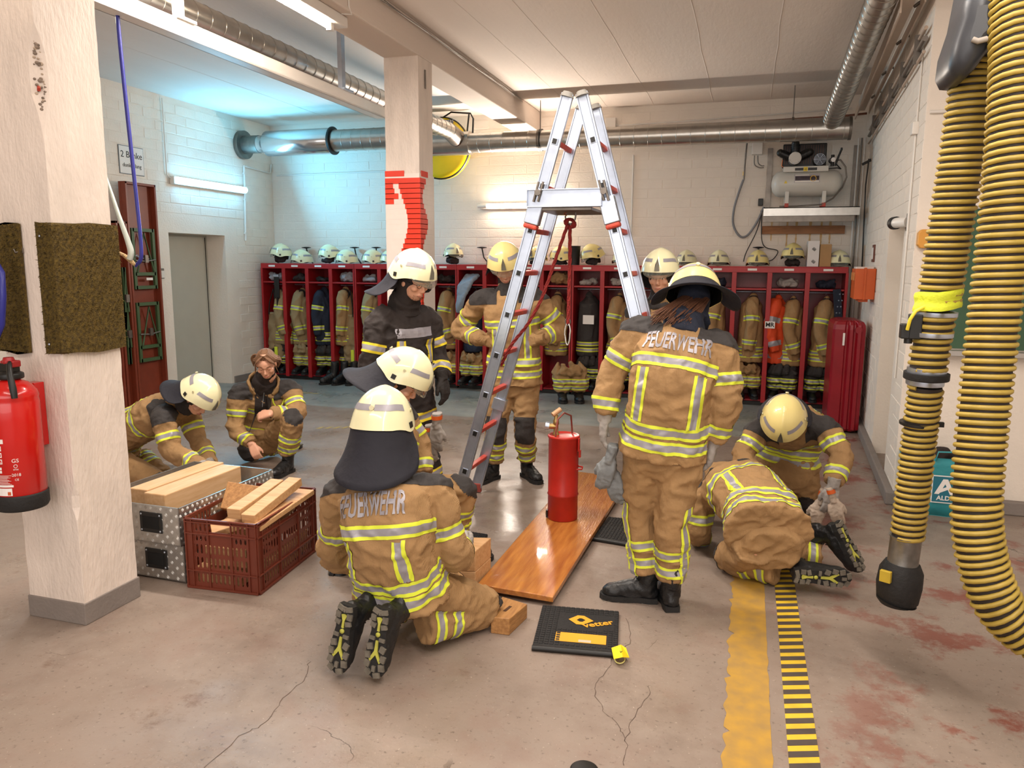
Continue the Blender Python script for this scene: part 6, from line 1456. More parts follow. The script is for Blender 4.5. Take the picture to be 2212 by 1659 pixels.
# ---- 3 standing in black jacket
def pers3():
    def glasses(root, M, sp_, jk):
        m = MB()
        for s in (-1, 1): m.tube([V((s*.033+.021*math.cos(q), .098-.006*abs(math.cos(q)), .004+.015*math.sin(q))) for q in [i*.524 for i in range(12)]], .0016, 5, 0, M, closed=True); m.tube([(s*.054, .092, .008), (s*.075, .02, .008), (s*.078, -.01, .0)], .0016, 5, 0, M)
        m.tube([(-.012, .101, .008), (.012, .101, .008)], .0016, 5, 0, M); m.build('glasses', black_p, root)
        m = MB()
        for i in range(260):
            R = random.Random(i); a = R.uniform(-1.2, 1.2); p = M @ V((.045*math.sin(a), .045+.045*math.cos(a), -.078+R.uniform(-.018, .012))); n = (p-(M @ V((0, .02, -.06)))).normalized(); m.tube([p, p+n*.003], [.0013, .0005], 3)
        m.build('beard_stubble', brow_m, root)['kind'] = 'stuff'
        bv = BVHTree.FromObject(jk, bpy.context.evaluated_depsgraph_get()); T = sp_.tot
        org = V(root['org'])
        for (x0, x1, q0, q1, mi) in ((-.145, .145, .80, .865, 'g'), (-.145, -.085, .60, .78, 'y'), (.085, .145, .60, .78, 'y')):
            mm = MB(); n = 10; rows = []
            for j in range(5):
                for i in range(n+1):
                    c, d, r, f = sp_.at(T*(q0+(q1-q0)*j/4)); o = c+r*(x0+(x1-x0)*i/n)+f*.5-org; h, nn_, _a, _b = bv.ray_cast(o, -f); rows.append((h+nn_*.005+org) if h is not None else c+r*(x0+(x1-x0)*i/n)+f*.16)
            for j in range(4):
                for i in range(n): mm.add([rows[j*(n+1)+i], rows[j*(n+1)+i+1], rows[(j+1)*(n+1)+i+1], rows[(j+1)*(n+1)+i]], [(0, 1, 2, 3)], 1 if (mi == 'y' and 3 <= i <= 6) or mi == 'g' else 0, sm=True)
            mm.build('reflective_band', [yel_t2, sil_t], jk)
    J = dict(pel=W(872, 880, 4.6), mid=W(868, 780, 4.58), neck=W(872, 662, 4.56), shR=W(820, 692, 4.40), shL=W(925, 690, 4.76), elR=W(800, 800, 4.34), elL=W(945, 775, 4.80), wrR=W(835, 880, 4.40), wrL=W(955, 815, 4.66),
             hipR=W(850, 930, 4.52), hipL=W(890, 920, 4.68), knR=V((-2.24, 4.52, .50)), knL=V((-2.08, 4.72, .50)), anR=V((-2.26, 4.56, .13)), anL=V((-2.05, 4.78, .13)), head=W(893, 608, 4.50), hf=D3(.86, -.35, -.32), hu=D3(.25, -.12, 1),
             bootR=bt((-2.29, 4.60, .006), D3(.8, -.5, 0), (0, 0, 1)), bootL=bt((-2.09, 4.81, .006), D3(.8, -.3, 0), (0, 0, 1)), hdR=D3(.5, -.2, -.7), hdL=D3(.25, -.1, -1), pnR=D3(0, 1, 0), pnL=D3(-1, .2, 0), tsR=V((1, 0, 0)), tsL=D3(.6, -.8, 0))
    person('firefighter in a black turnout jacket with glasses, standing left of the ladder', J, top=blackf, bot=blackf, tape=(yel_t2, sil_t), vox=.010, helmet='new', flare=.62, flap=.25, eyes='open', seed=11, back_T=False, glove=glove_b, hem_len=.22, hoodc=blackf, extra=glasses, bandsT=[(.05, 'a'), (.13, 'a')], sc=1.02)
pers3()
# ---- 2 crouching behind the first
def pers2():
    J = dict(pel=V((-1.95, 3.74, .42)), mid=V((-1.92, 3.80, .70)), neck=W(838, 880, 3.90), shR=W(800, 905, 3.70), shL=W(868, 900, 4.07), elR=W(830, 1010, 3.70), elL=W(905, 965, 4.10), wrR=W(880, 1040, 3.84), wrL=W(915, 1030, 4.02),
             hipR=V((-1.98, 3.65, .40)), hipL=V((-1.9, 3.86, .40)), knR=V((-1.66, 3.74, .14)), knL=V((-1.55, 4.02, .45)), anR=V((-2.02, 3.67, .15)), anL=V((-1.6, 4.07, .13)), head=W(868, 825, 3.92), hf=D3(.82, .12, -.62), hu=D3(.55, .05, .8),
             bootR=bt((-2.14, 3.68, .20), D3(-.25, -.1, -1), (1, 0, -.1)), bootL=bt((-1.66, 4.09, .006), D3(1, .1, 0), (0, 0, 1)), hdR=D3(.6, .2, -.8), hdL=D3(.7, -.2, -.7), pnR=D3(0, 1, 0), pnL=D3(0, -1, 0), tsR=V((1, 0.12, 0)), tsL=V((1, 0.12, 0)))
    person('crouching firefighter facing right, mostly hidden behind the nearest kneeling figure', J, vox=.011, helmet='new', flare=.62, flap=.22, visor=True, eyes='closed', seed=13, hoodc=blackf, sc=.98)
pers2()
# ---- 5 behind the ladder on the right
def pers5():
    J = dict(pel=W(1438, 820, 5.68), mid=W(1436, 740, 5.68), neck=W(1430, 650, 5.66), shR=W(1378, 672, 5.66), shL=W(1486, 672, 5.70), elR=W(1362, 760, 5.72), elL=W(1502, 760, 5.76), wrR=W(1385, 830, 5.62), wrL=W(1488, 830, 5.62),
             hipR=W(1410, 845, 5.66), hipL=W(1464, 845, 5.70), knR=W(1408, 945, 5.62), knL=W(1462, 945, 5.66), head=W(1426, 600, 5.60), hf=D3(-.05, -1, -.12), hu=D3(0, -.1, 1), hdR=D3(.2, -.3, -1), hdL=D3(-.2, -.3, -1), pnR=D3(1, 0, 0), pnL=D3(-1, 0, 0), tsR=D3(0, -1, 0), tsL=D3(0, -1, 0))
    a = FL(1412, 1036); b = FL(1464, 1036); J['bootR'] = bt((a.x, a.y+.05, .006), D3(-.2, -1, 0), (0, 0, 1)); J['bootL'] = bt((b.x, b.y+.05, .006), D3(.2, -1, 0), (0, 0, 1)); J['anR'] = V((a.x, a.y, .13)); J['anL'] = V((b.x, b.y, .13))
    person('firefighter with pale face and raised helmet looking over the standing woman', J, vox=.012, helmet='new', flare=.4, flap=.16, eyes='open', seed=17, back_T=False, front_T=True, hoodc=blackf, sc=1.03, collar=greyf)
pers5()
# ---- 7 crawling on the floor
def pers7():
    J = dict(pel=W(1655, 1140, 4.18), mid=W(1632, 1085, 4.42), neck=W(1560, 1030, 4.78), shL=W(1515, 1078, 4.62), shR=W(1610, 1022, 4.92), elL=W(1508, 1145, 4.62), elR=W(1600, 1060, 5.1), wrL=W(1515, 1168, 4.84), wrR=W(1560, 1100, 5.15),
             hipL=W(1628, 1178, 4.12), hipR=W(1692, 1160, 4.28), knL=V(FL(1568, 1240))+V((.02, .03, .09)), knR=V((.08, 4.55, .10)), anL=V(FL(1690, 1275))+V((0, .03, .09)), anR=V(FL(1800, 1235))+V((-.02, .0, .09)),
             head=W(1572, 1066, 5.0), hf=D3(-.5, .6, -.75), hu=D3(-.4, .75, .5), hdL=D3(-.1, .5, -.25), hdR=D3(-.5, .3, -.2), pnL=D3(0, 0, -1), pnR=D3(0, 0, -1), tsL=D3(1, 0, 0), tsR=D3(-1, 0, 0))
    a = J['anL']; b = J['anR']
    J['bootL'] = bt(a+V((.06, -.10, .03)), D3(1, .25, -.03), D3(-.35, .80, .10)); J['bootR'] = bt(b+V((.02, -.06, .22)), D3(.42, -.10, -.78), D3(-.75, .5, -.25))
    def ex(root, M, sp_, jk):
        c = J['wrL']; MB().tube([c+V((-.0, .01, .0)), c+V((0, .03, -.005))], .043, 16).build('glove_cuff', orange_m, root)
    person('firefighter crawling on the floor right of the plank with boot soles toward the camera', J, vox=.010, helmet='old', flare=.9, flap=.2, visor=False, eyes=None, seed=19, hoodc=blackf, extra=ex, hem_len=.06)
pers7()
# ---- 8 kneeling right
def pers8():
    J = dict(pel=W(1700, 985, 5.62), mid=W(1712, 935, 5.58), neck=W(1708, 915, 5.32), shR=W(1640, 930, 5.34), shL=W(1783, 925, 5.34), elR=W(1606, 985, 5.25), elL=W(1816, 985, 5.22), wrR=W(1640, 1045, 5.0), wrL=W(1800, 1048, 5.06),
             hipR=W(1672, 1020, 5.58), hipL=W(1735, 1020, 5.58), knR=V(FL(1650, 1118))+V((0, .02, .10)), knL=V(FL(1740, 1112))+V((0, .02, .10)), anR=V((.15, 5.85, .10)), anL=V((.52, 5.85, .10)), head=W(1692, 915, 5.08), hf=D3(-.12, -.62, -.95), hu=D3(-.05, -.85, .55),
             hdR=D3(.1, -.1, -1), hdL=D3(-.12, -.12, -.9), pnR=D3(1, .3, 0), pnL=D3(-.3, 1, -.3), tsR=D3(0, -1, 0), tsL=D3(-1, 0, 0),
             bootR=bt((.15, 5.9, .05), D3(0, 1, -.1), D3(0, -.2, -1)), bootL=bt((.52, 5.9, .05), D3(0, 1, -.1), D3(0, -.2, -1)))
    person('firefighter kneeling at the right with helmet bowed toward the camera', J, vox=.011, helmet='old', flare=.5, flap=.12, visor=False, eyes='closed', seed=23, back_T=False, hoodc=blackf, hem_len=.05, curl=.35)
pers8()
# ---- 9 bending at the drawers
def pers9():
    J = dict(pel=W(252, 955, 4.95), mid=W(285, 925, 4.92), neck=W(388, 872, 4.84), shR=W(352, 905, 4.62), shL=W(405, 890, 5.02), elR=W(372, 975, 4.58), elL=W(428, 950, 4.98), wrR=W(440, 1012, 4.52), wrL=W(455, 1005, 4.8),
             hipR=W(240, 990, 4.80), hipL=W(262, 985, 5.10), knR=W(335, 1040, 4.70), knL=W(350, 1030, 5.05), anR=V((-4.95, 4.85, .12)), anL=V((-4.95, 5.15, .12)), head=W(428, 862, 4.78), hf=D3(.72, -.12, -.85), hu=D3(.62, -.02, .62),
             hdR=D3(.6, -.3, -.7), hdL=D3(.6, -.2, -.7), pnR=D3(-.5, 0, -1), pnL=D3(-.5, 0, -1), tsR=D3(0, 1, 0), tsL=D3(0, -1, 0), bootR=bt((-5.05, 4.85, .10), D3(-1, 0, -.2), D3(.2, 0, -1)), bootL=bt((-5.05, 5.15, .10), D3(-1, 0, -.2), D3(.2, 0, -1)))
    person('firefighter bending over the aluminium drawer behind the near pillar', J, vox=.0105, helmet='new', flare=.55, flap=.20, visor=False, eyes='closed', seed=29, hoodc=blackf)
pers9()
# ---- 10 woman without helmet
def pers10():
    def hair(root, M, sp_, jk):
        m = MB(); R = random.Random(3)
        m.ell((0, -.026, .044), (.078, .092, .078), 20, 12, 0, None, M)
        for i in range(130):
            a = R.uniform(-2.6, 2.6); x = math.sin(a); y = math.cos(a)
            p = V((.03*x, .055*y+.01, .125)); q = V((.082*x, .082*y-.02 if y < .3 else .07*y-.02, .04)); e = V((.085*x+.01, -.085+R.uniform(-.02, .01), -.05-R.uniform(0, .06)))
            m.tube([V(u) for u in cat([tuple(p), tuple(q*1.03), tuple(q*.5+e*.5+V((.03*x, -.03, 0))), tuple(e)], 4)], [.0045]*10+[.004, .003, .002], 6, 0, M)
        m.ell((.018, -.060, .005), (.072, .062, .085), 18, 12, 0, None, M)
        for s in (-1, 1):
            for k in range(5): m.tube([V(u) for u in cat([(.01*s, .065, .118), (s*.05, .088-.006*k, .085), (s*.077, .055, .03), (s*(.080+.004*k), .035, -.03-.012*k)], 4)], [.007]*8+[.005, .004, .003, .002, .001], 6, 0, M)
        for k in range(14): m.tube([V(u) for u in cat([(.05, -.05, .06), (.095+R.uniform(-.01, .01), -.07, .05), (.115+R.uniform(-.02, .02), -.08, -.01), (.10+R.uniform(-.02, .02), -.07, -.07)], 4)], [.006]*9+[.007, .005, .004, .002], 6, 0, M)
        m.build('hair', hair_g, root)['kind'] = 'stuff'
        T = sp_.tot; c, d, r, f = sp_.at(T*.98)
        MB().tube([c-d*.03, c+d*.03, M @ V((0, -.025, -.085))], [.085, .074, .066], 18).build('turtleneck', blackf, root)
        m = MB(); P_ = [c+r*(.125*math.sin(q))-f*(.115*math.cos(q))+d*(.02-.055*max(0, abs(q)-1.5)) for q in [-2.55+5.1*k/20 for k in range(21)]]
        m.tube(P_, [.030]+[.052]*19+[.030], 10, flat=.30, ref=c-P_[0]); cbm = remesh(m, .009, 2); rough_up(cbm, .005, 16, 4); finish(cbm, 'collar_flap', [tan], root)
        m = MB(); P_ = [c+r*(-.17)+f*.10-d*.06, c+r*(-.15)+f*.15-d*.10, c+r*(-.11)+f*.165-d*.11, c+r*(-.08)+f*.165-d*.07, c+r*(-.07)+f*.15-d*.03]; m.tube([V(p) for p in cat([tuple(p) for p in P_], 4)], .006, 8).build('lime_edging', yel_t, root)
        m = MB(); org = V(root['org']); bv = BVHTree.FromObject(jk, bpy.context.evaluated_depsgraph_get()); rows = []
        for j in range(12):
            for i in range(7):
                q = T*(.56+.42*j/11); c, d, r, f = sp_.at(q); wd = .045+.03*(j/11); u = (i/6-.5)*2*wd
                h, nn_, _a, _b = bv.ray_cast(c+r*u+f*.5-org, -f); rows.append(h+nn_*.006+org if h is not None else c+r*u+f*.14)
        m.add(rows, [(j*7+i, j*7+i+1, (j+1)*7+i+1, (j+1)*7+i) for j in range(11) for i in range(6)], sm=True); m.build('black_sweater', blackf, root)
        MB().tube([rows[j*7+3]+f*.004 for j in range(6, 12)], .003, 5).build('zip', alu, root)
    J = dict(pel=W(568, 922, 5.72), mid=W(568, 880, 5.66), neck=W(570, 828, 5.54), shR=W(516, 850, 5.42), shL=W(630, 842, 5.66), elR=W(508, 925, 5.36), elL=W(642, 895, 5.54), wrR=W(545, 962, 5.32), wrL=W(582, 893, 5.30),
             hipR=W(545, 945, 5.68), hipL=W(592, 942, 5.68), knR=V(FL(535, 1000))+V((0, .02, .10)), knL=W(632, 905, 5.36), anR=V((-4.05, 5.9, .10)), head=W(575, 786, 5.42), hf=D3(.40, -.78, -.48), hu=D3(.16, -.40, .88),
             hdR=D3(.45, -.15, -.75), hdL=D3(-.85, -.2, -.25), pnR=D3(.1, .6, -.8), pnL=D3(.1, .8, -.6), tsR=D3(.7, -.6, .1), tsL=D3(.1, -.5, .8), bootR=bt((-4.05, 5.95, .05), D3(0, 1, -.1), D3(0, -.2, -1)))
    a = FL(616, 1022); J['bootL'] = bt((a.x+.02, a.y+.06, .006), D3(-.02, -1, 0), (0, 0, 1)); J['anL'] = V((a.x+.01, a.y+.02, .13))
    person('woman without helmet, ginger hair tied back, kneeling on one knee left of the pillar', J, vox=.0105, helmet=None, eyes='closed', bare=True, seed=31, back_T=False, front_T=False, extra=hair, curl=.95, sc=.97, collar=blackf, yoke=True)
pers10()
# gloves hanging from jackets
def glove_pair(lab, pts, m_, grp=None, accent=None):
    c = pts[0][0]; t = thing('work_gloves', lab, 'gloves', tuple(c))
    for p, d, n, s in pts:
        g = MB(); p = V(p); d = V(d).normalized(); g.tube([p-d*.10, p-d*.05, p], [.05, .045, .036], 14, flat=.6); hand(g, p, d, n, s, .35, 1.0, 1.25); b = remesh(g, .0055, 1); rough_up(b, .003, 25, 3); finish(b, 'glove', [m_], t)
        if accent: MB().tube([p-d*.085, p-d*.06], .050, 14, flat=.65).build('signal_stripe', accent, t)
    return t
glove_pair('pair of grey leather gloves with orange stripe hanging from the black jacket', [(W(943, 925, 4.38), (-.05, 0, -1), (0, 1, 0), (1, 0, 0)), (W(930, 950, 4.42), (.05, 0, -1), (0, 1, 0), (-1, 0, 0))], glove_m, accent=orange_m)
glove_pair('pair of grey-blue gloves clipped to the left hip of the standing woman', [(W(1315, 1000, 3.74), (-.25, 0, -1), (0, 1, 0), (-1, 0, 0)), (W(1325, 1030, 3.78), (.2, 0, -1), (0, 1, 0), (1, 0, 0))], mat('blue_grey_glove', '#7e8284', .75, var=.25, vs=18, bump=.4, bs=40))
glove_pair('pale work gloves with orange stripe lying at the knee of the bowed firefighter', [(W(1800, 1085, 5.05), (.25, -.1, -.8), (0, 1, 0), (1, 0, 0)), (W(1772, 1090, 5.1), (-.2, -.1, -.9), (0, 1, 0), (-1, 0, 0))], mat('pale_glove', '#b9a898', .75, var=.2, vs=20, bump=.4), accent=orange_m)
# ================================================================ lockers along the back wall
LF, LBK, LTOP, LSH = 9.97, 10.47, 1.745, 1.475
BX = [-7.06+(i*.3955) for i in range(5)]
BX = [-7.05, -6.66, -6.265, -5.87, -5.475, -5.08, -4.685, -4.29, -3.88, -3.475, -3.07, -2.66, -2.245, -1.835, -1.42, -1.005, -.59, -.17, .25, .69, 1.14]
BX = BX[:4]+[-5.475]+BX[5:]
bay = lambda i: (BX[i]+BX[i+1])/2
pos_words = ['left end', 'second from the left', 'third from the left', 'fourth from the left', 'right end']
nb = 0
def mkunit(u):
    x0, x1 = BX[4*u], BX[4*u+4]; t = thing('locker_unit', 'open red steel locker unit with four bays, '+['at the left corner of the back wall', 'behind the centre pillar', 'behind the ladder\'s left leg', 'behind the ladder\'s right leg', 'at the right end beside the radiator'][u], 'locker', (x0, LF, 0), 'red lockers along the back wall')
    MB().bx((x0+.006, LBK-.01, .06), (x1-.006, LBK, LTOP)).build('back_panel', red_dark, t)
    MB().bx((x0+.002, LF-.004, LTOP-.012), (x1-.002, LBK, LTOP)).build('top_panel', red_lock, t, .003)
    MB().bx((x0+.002, LF-.003, LTOP-.075), (x1-.002, LF+.02, LTOP-.012)).build('top_rail', red_lock, t, .002)
    MB().bx((x0+.01, LF+.03, 0.001), (x1-.01, LBK, .055)).build('plinth', black_p, t)
    for i in range(5):
        x = BX[4*u+i]; w0 = .028 if 0 < i < 4 else .016; xc = x+(.010 if i == 0 else (-.010 if i == 4 else 0))
        MB().bx((xc-w0, LF, .04), (xc+w0, LF+.03, LTOP-.07)).build('post', red_lock, t, .002)
        MB().bx((xc-.006, LF+.03, .05), (xc+.006, LBK-.01, LTOP-.012)).build('side_panel', red_lock, t)
    for i in range(4):
        a, b = BX[4*u+i]+.03, BX[4*u+i+1]-.03
        MB().bx((a, LF+.005, LSH-.02), (b, LBK-.012, LSH)).build('shelf', red_lock, t, .002)
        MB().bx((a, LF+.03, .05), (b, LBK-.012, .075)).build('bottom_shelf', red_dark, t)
        MB().cyl((a, LF+.25, LSH-.05), (b, LF+.25, LSH-.05), .008, 8).build('clothes_rail', alu, t)
        c = (a+b)/2; MB().bx((c-.055, LF-.006, LTOP-.052), (c+.055, LF-.003, LTOP-.026)).build('name_label', paper, t)
for u in range(5): mkunit(u)
def ordl(i):
    w_ = ['first', 'second', 'third', 'fourth', 'fifth', 'sixth', 'seventh', 'eighth', 'ninth', 'tenth']
    return w_[i]+' locker bay from the left' if i < 10 else w_[19-i]+' locker bay from the right'
# ---- hanging garments
def garment(name, lab, cloth, tapes, seed, bend=0.0, vest=False, length=.86, orange=False):
    t = thing(name, lab, 'jacket', (0, 0, 0), 'jackets hanging in the lockers'); R = random.Random(seed); m = MB()
    S = [sect(V((0, 0, z)), V((1, 0, 0)), V((0, 1, 0)), rx, ry, 20) for z, rx, ry in ((-.05, .055, .06), (-.10, .09, .11), (-.15, .13, .18), (-.35, .145, .19), (-.60, .15, .19), (-length+.04, .165, .19), (-length, .16, .185))]
    m.loft(S); m.tube([(0, .0, -.05), (.01, -.05, -.03), (0, -.09, -.07)], [.035, .045, .04], 10)
    arm = [V((-.01, -.15, -.14)), V((-.035-bend*.3, -.20, -.40)), V((.02+bend, -.215, -.70))]
    if not vest:
        m.tube([V(p) for p in cat([tuple(p) for p in [V((0, -.09, -.08))]+arm], 4)], [.05, .07, .08, .082, .082, .082, .08, .078, .075, .072, .068, .062, .058], 14)
    b = remesh(m, .0125, 2); rough_up(b, .012, 8, seed, (1, 1, .6)); b.normal_update(); lay = b.faces.layers.int.new('lab')
    for f in b.faces:
        c = f.calc_center_median(); d = 9
        if not vest:
            for p, q in ((arm[0], arm[1]), (arm[1], arm[2])): d = min(d, seg_d(c, p, q)[0])
        f[lay] = 1 if d < .10 and c.y < -.11 else 0
    jobs = []
    if not vest:
        for p, q, tt in ((arm[0], arm[1], .62), (arm[1], arm[2], .66)):
            c = p.lerp(q, tt); d = (p-q).normalized(); jobs.append((1, c, d))
            for o in (0, .25, .75, 1): cutp(b, lay, 1, c+d*((o-.5)*.065), d)
    for z in ((-length+.09, -length+.17) if not orange else (-length+.1,)):
        c = V((0, 0, z)); d = V((0, 0, 1)); jobs.append((0, c, d))
        for o in (0, .25, .75, 1): cutp(b, lay, 0, c+d*((o-.5)*.055), d)
    b.normal_update(); j = finish(b.copy(), 'shell', [cloth], t)
    for l_, c, d in jobs:
        fs = []; mi = {}; wd = .065 if l_ else .055
        for f in b.faces:
            if f[lay] != l_: continue
            h = (f.calc_center_median()-c).dot(d)/wd+.5
            if 0 < h < 1: mi[f] = 0 if h < .25 else (1 if h < .75 else 2); fs.append(f)
        extract(b, fs, .003, 'reflective_band', [tapes[0], tapes[1], tapes[0]], lambda f: mi[f], j)
    if not vest and cloth in (tan, tan2):
        fs = [f for f in b.faces if (f.calc_center_median()-V((0, -.10, -.10))).length < .085]; extract(b, fs, .003, 'shoulder_patch', [greyf], lambda f: 0, j)
    b.free(); MB().tube([(0, 0, -.045), (0, 0, .0), (.012, 0, .02), (.0, 0, .035), (-.012, 0, .02)], .003, 6).build('hanger_hook', alu, t)
    return t
TP = (yel_t, sil_t)
PR = {}
def hang(kind, i, lab, dx=0, dy=0, dz=0, rz=0.0):
    loc = (bay(i)+dx, LF+.25+dy, LSH-.075+dz)
    if kind not in PR:
        spec = {'tan': (tan, TP, 1, .03), 'tanb': (tan, TP, 2, -.06), 'olive': (tan2, TP, 3, .02), 'navy': (navy, TP, 4, -.02), 'orange': (orange_cloth, (sil_t, sil_t), 5, .02), 'grey': (greyf, TP, 6, 0), 'blue': (denim, (denim, denim), 7, 0)}[kind]
        PR[kind] = garment('turnout_jacket' if kind in ('tan', 'tanb', 'olive', 'navy') else 'hanging_jacket', lab, spec[0], spec[1], spec[2], spec[3], vest=kind in ('grey', 'blue'), orange=kind == 'orange')
        o = PR[kind]; o.location = loc; o.rotation_euler = (0, 0, rz); o['label'] = lab; return o
    return dup(PR[kind], loc, (0, 0, rz), lab)
orange_cloth = mat('orange_jacket', '#d9481a', .7, var=.12, vs=8, bump=.4, bs=25); denim = mat('denim', '#252d42', .85, var=.2, bump=.3)
for kind, i, d, dx, rz in (('olive', 0, 'olive tan turnout jacket behind a black belt', .05, .3), ('olive', 1, 'olive tan turnout jacket with dark shoulder', -.02, .1), ('navy', 2, 'navy turnout jacket with bright yellow bands', -.02, -.15), ('tanb', 3, 'tan turnout jacket beside pale trousers', -.06, .2), ('olive', 4, 'olive jacket partly hidden by the black-jacketed man', 0, .1),
                            ('tanb', 6, 'tan turnout jacket behind the centre pillar', 0, 0), ('tan', 7, 'tan jacket', 0, .1), ('blue', 8, 'dark blue work trousers hanging under pale cloth', 0, 0), ('navy', 9, 'dark navy jacket mostly hidden', 0, .1), ('tan', 10, 'tan turnout jacket behind the ladder', .05, -.1), ('tanb', 11, 'tan jacket beside the rope', -.05, .2),
                            ('grey', 12, 'charcoal vest with white care label', 0, -.2), ('tan', 13, 'tan jacket behind the ladder leg', 0, -.1), ('tan', 16, 'tan jacket right of the standing woman', -.02, .1), ('tanb', 17, 'tan turnout jacket with bent sleeve', .02, .1), ('orange', 18, 'orange jacket with white print', -.10, -.2), ('tan', 18, 'tan turnout jacket right of the orange jacket', .07, .1), ('tan', 19, 'tan turnout jacket with open collar', .02, -.1)):
    o = hang(kind, i, d+' in the '+ordl(i), dx, random.uniform(-.04, .02), random.uniform(-.03, .02), rz)
    if kind == 'grey': MB().box((bay(i)-.0+.02, o.location.y-.205, o.location.z-.36), (.15, .004, .12)).build('care_label', paper, None).parent = None; lbl = bpy.data.objects[-1] if False else None
    if kind == 'orange': oj = o
for o_ in [x for x in bpy.data.objects if x.name.startswith('care_label')]:
    src = PR['grey']; mw = o_.matrix_world.copy(); o_.parent = src; o_.matrix_parent_inverse = (MX.Translation(src.location) @ MX.Rotation(src.rotation_euler.z, 4, 'Z')).inverted()
# print on the orange jacket (its sleeve), placed in the jacket's own frame
me = text_mesh('MR', .075, .001, True); me.transform(MX.Translation((-.03, -.292, -.36)) @ MX.Rotation(math.pi/2, 4, 'X')); q = link('lettering', me, ink, PR['orange'])
q2 = MB().box((-.03, -.288, -.36), (.12, .004, .085)).build('print_patch', paper, PR['orange'])
# pale trousers with braces and the black belt
def trousers(i, dx, lab, cloth):
    t = thing('turnout_trousers', lab, 'trousers', (bay(i)+dx, LF+.12, 0)); m = MB(); c = V((bay(i)+dx, LF+.13, 0))
    m.loft([sect(c+V((0, 0, z)), V((1, 0, 0)), V((0, 1, 0)), rx, .08, 18) for z, rx in ((1.0, .09), (.85, .12), (.70, .125), (.55, .12))])
    for s in (-1, 1): m.tube([c+V((s*.05, 0, .7)), c+V((s*.065, -.01, .45)), c+V((s*.06, 0, .28))], [.075, .07, .068], 12)
    b = remesh(m, .0125, 2); rough_up(b, .012, 9, i+3); finish(b, 'cloth', [cloth], t)
    for s in (-1, 1): MB().tube([c+V((0, -.03, 1.36)), c+V((s*.05, -.07, 1.15)), c+V((s*.06, -.085, .97))], .012, 6, flat=.4).build('brace', black_p, t)
    MB().box(c+V((.04, -.085, .38)), (.05, .01, .2)).build('reflective_band', yel_t, t)
trousers(3, .07, 'pale olive trousers with black braces hanging in the fourth locker bay from the left', tan2)
trousers(0, -.06, 'olive trousers hanging in the first locker bay from the left', tan2)
t = thing('belt', 'black equipment belt hanging from the shelf of the first locker bay', 'belt', (bay(0)+.08, LF-.01, 1.1))
MB().box((bay(0)+.08, LF-.012, 1.38), (.085, .02, .32)).build('strap', black_p, t, .005); MB().tube([(bay(0)+.09, LF-.012, 1.24), (bay(0)+.08, LF-.012, 1.0), (bay(0)+.07, LF-.012, .85)], [.038, .022, .012], 8, flat=.4).build('strap_tail', black_p, t); MB().box((bay(0)+.08, LF-.02, 1.56), (.09, .02, .03)).build('buckle', alu, t, .004)
t = thing('belt', 'navy belt with rows of steel eyelets hanging in the last locker bay', 'belt', (bay(19)+.14, LF-.01, 1.3))
MB().box((bay(19)+.14, LF-.012, 1.22), (.09, .015, .52), 0, MX.Rotation(-.12, 3, 'Y')).build('strap', navy, t, .004)
for k in range(6):
    for s in (-1, 1): MB().tube([(bay(19)+.14+s*.018+.03*(k-3)*-.25+.006*math.cos(q), LF-.022, 1.42-.075*k+.006*math.sin(q)) for q in [j*.785 for j in range(8)]], .0022, 5, closed=True).build('eyelet', alu, t)
# pale blue cloth
m = MB(); c = V((bay(8)-.02, LF+.02, 1.5))
for k in range(9): m.tube([c+V((.10-.02*k, .08, .10)), c+V((.04-.022*k, -.03, .02-.01*k)), c+V((-.06-.012*k, -.07, -.20-.02*k)), c+V((-.12-.006*k, -.05, -.42))], [.03, .035, .03, .015], 8)
b = remesh(m, .011, 2); rough_up(b, .006, 14, 5); t = thing('work_jacket', 'pale grey-blue jacket spilling off the shelf of the ninth locker bay', 'jacket', tuple(c)); finish(b, 'cloth', [mat('grey_blue_cloth', '#8e9aa8', .8, var=.15, bump=.4)], t)
# bundles at the bottom of the bays
def bundle_proto(cloth, seed):
    t = thing('trouser_bundle', 'x', 'trousers', (0, 0, 0), 'turnout trousers bundled at the bottom of the lockers'); R = random.Random(seed); m = MB()
    for s in (-1, 1):
        m.tube([(s*.085, 0, .13), (s*.08, -.02, .22), (s*.09, .02, .30), (s*.07, -.01, .38)], [.085, .10, .095, .085], 14)
    for k in range(9): q = R.uniform(0, 6.28); m.tube([(.10*math.cos(q), .08*math.sin(q), .33), (.14*math.cos(q), .11*math.sin(q), .40+R.uniform(0, .04)), (.17*math.cos(q), .13*math.sin(q), .33)], [.045, .04, .03], 8)
    b = remesh(m, .0125, 2); rough_up(b, .018, 10, seed); b.normal_update(); lay = b.faces.layers.int.new('lab')
    for z in (.17, .25):
        for o in (0, .25, .75, 1): cutp(b, lay, 0, V((0, 0, z+(o-.5)*.05)), V((0, 0, 1)))
    c = finish(b.copy(), 'cloth', [cloth], t)
    for z in (.17, .25):
        mi = {}; fs = []
        for f in b.faces:
            h = (f.calc_center_median().z-z)/.05+.5
            if 0 < h < 1: mi[f] = 1 if .25 < h < .75 else 0; fs.append(f)
        extract(b, fs, .003, 'reflective_band', [yel_t, sil_t], lambda f: mi[f], c)
    b.free()
    for s in (-1, 1):
        M = MX.Translation((s*.085, .06, .006)) @ MX.Rotation(math.pi, 4, 'Z'); bt_ = inst('boot', BOOT, M, t); inst('sole', SOLE, MX.Identity(4), bt_)
    return t
BP = [bundle_proto(tan, 1), bundle_proto(greyf, 2), bundle_proto(tan2, 5)]; first = [True, True, True]
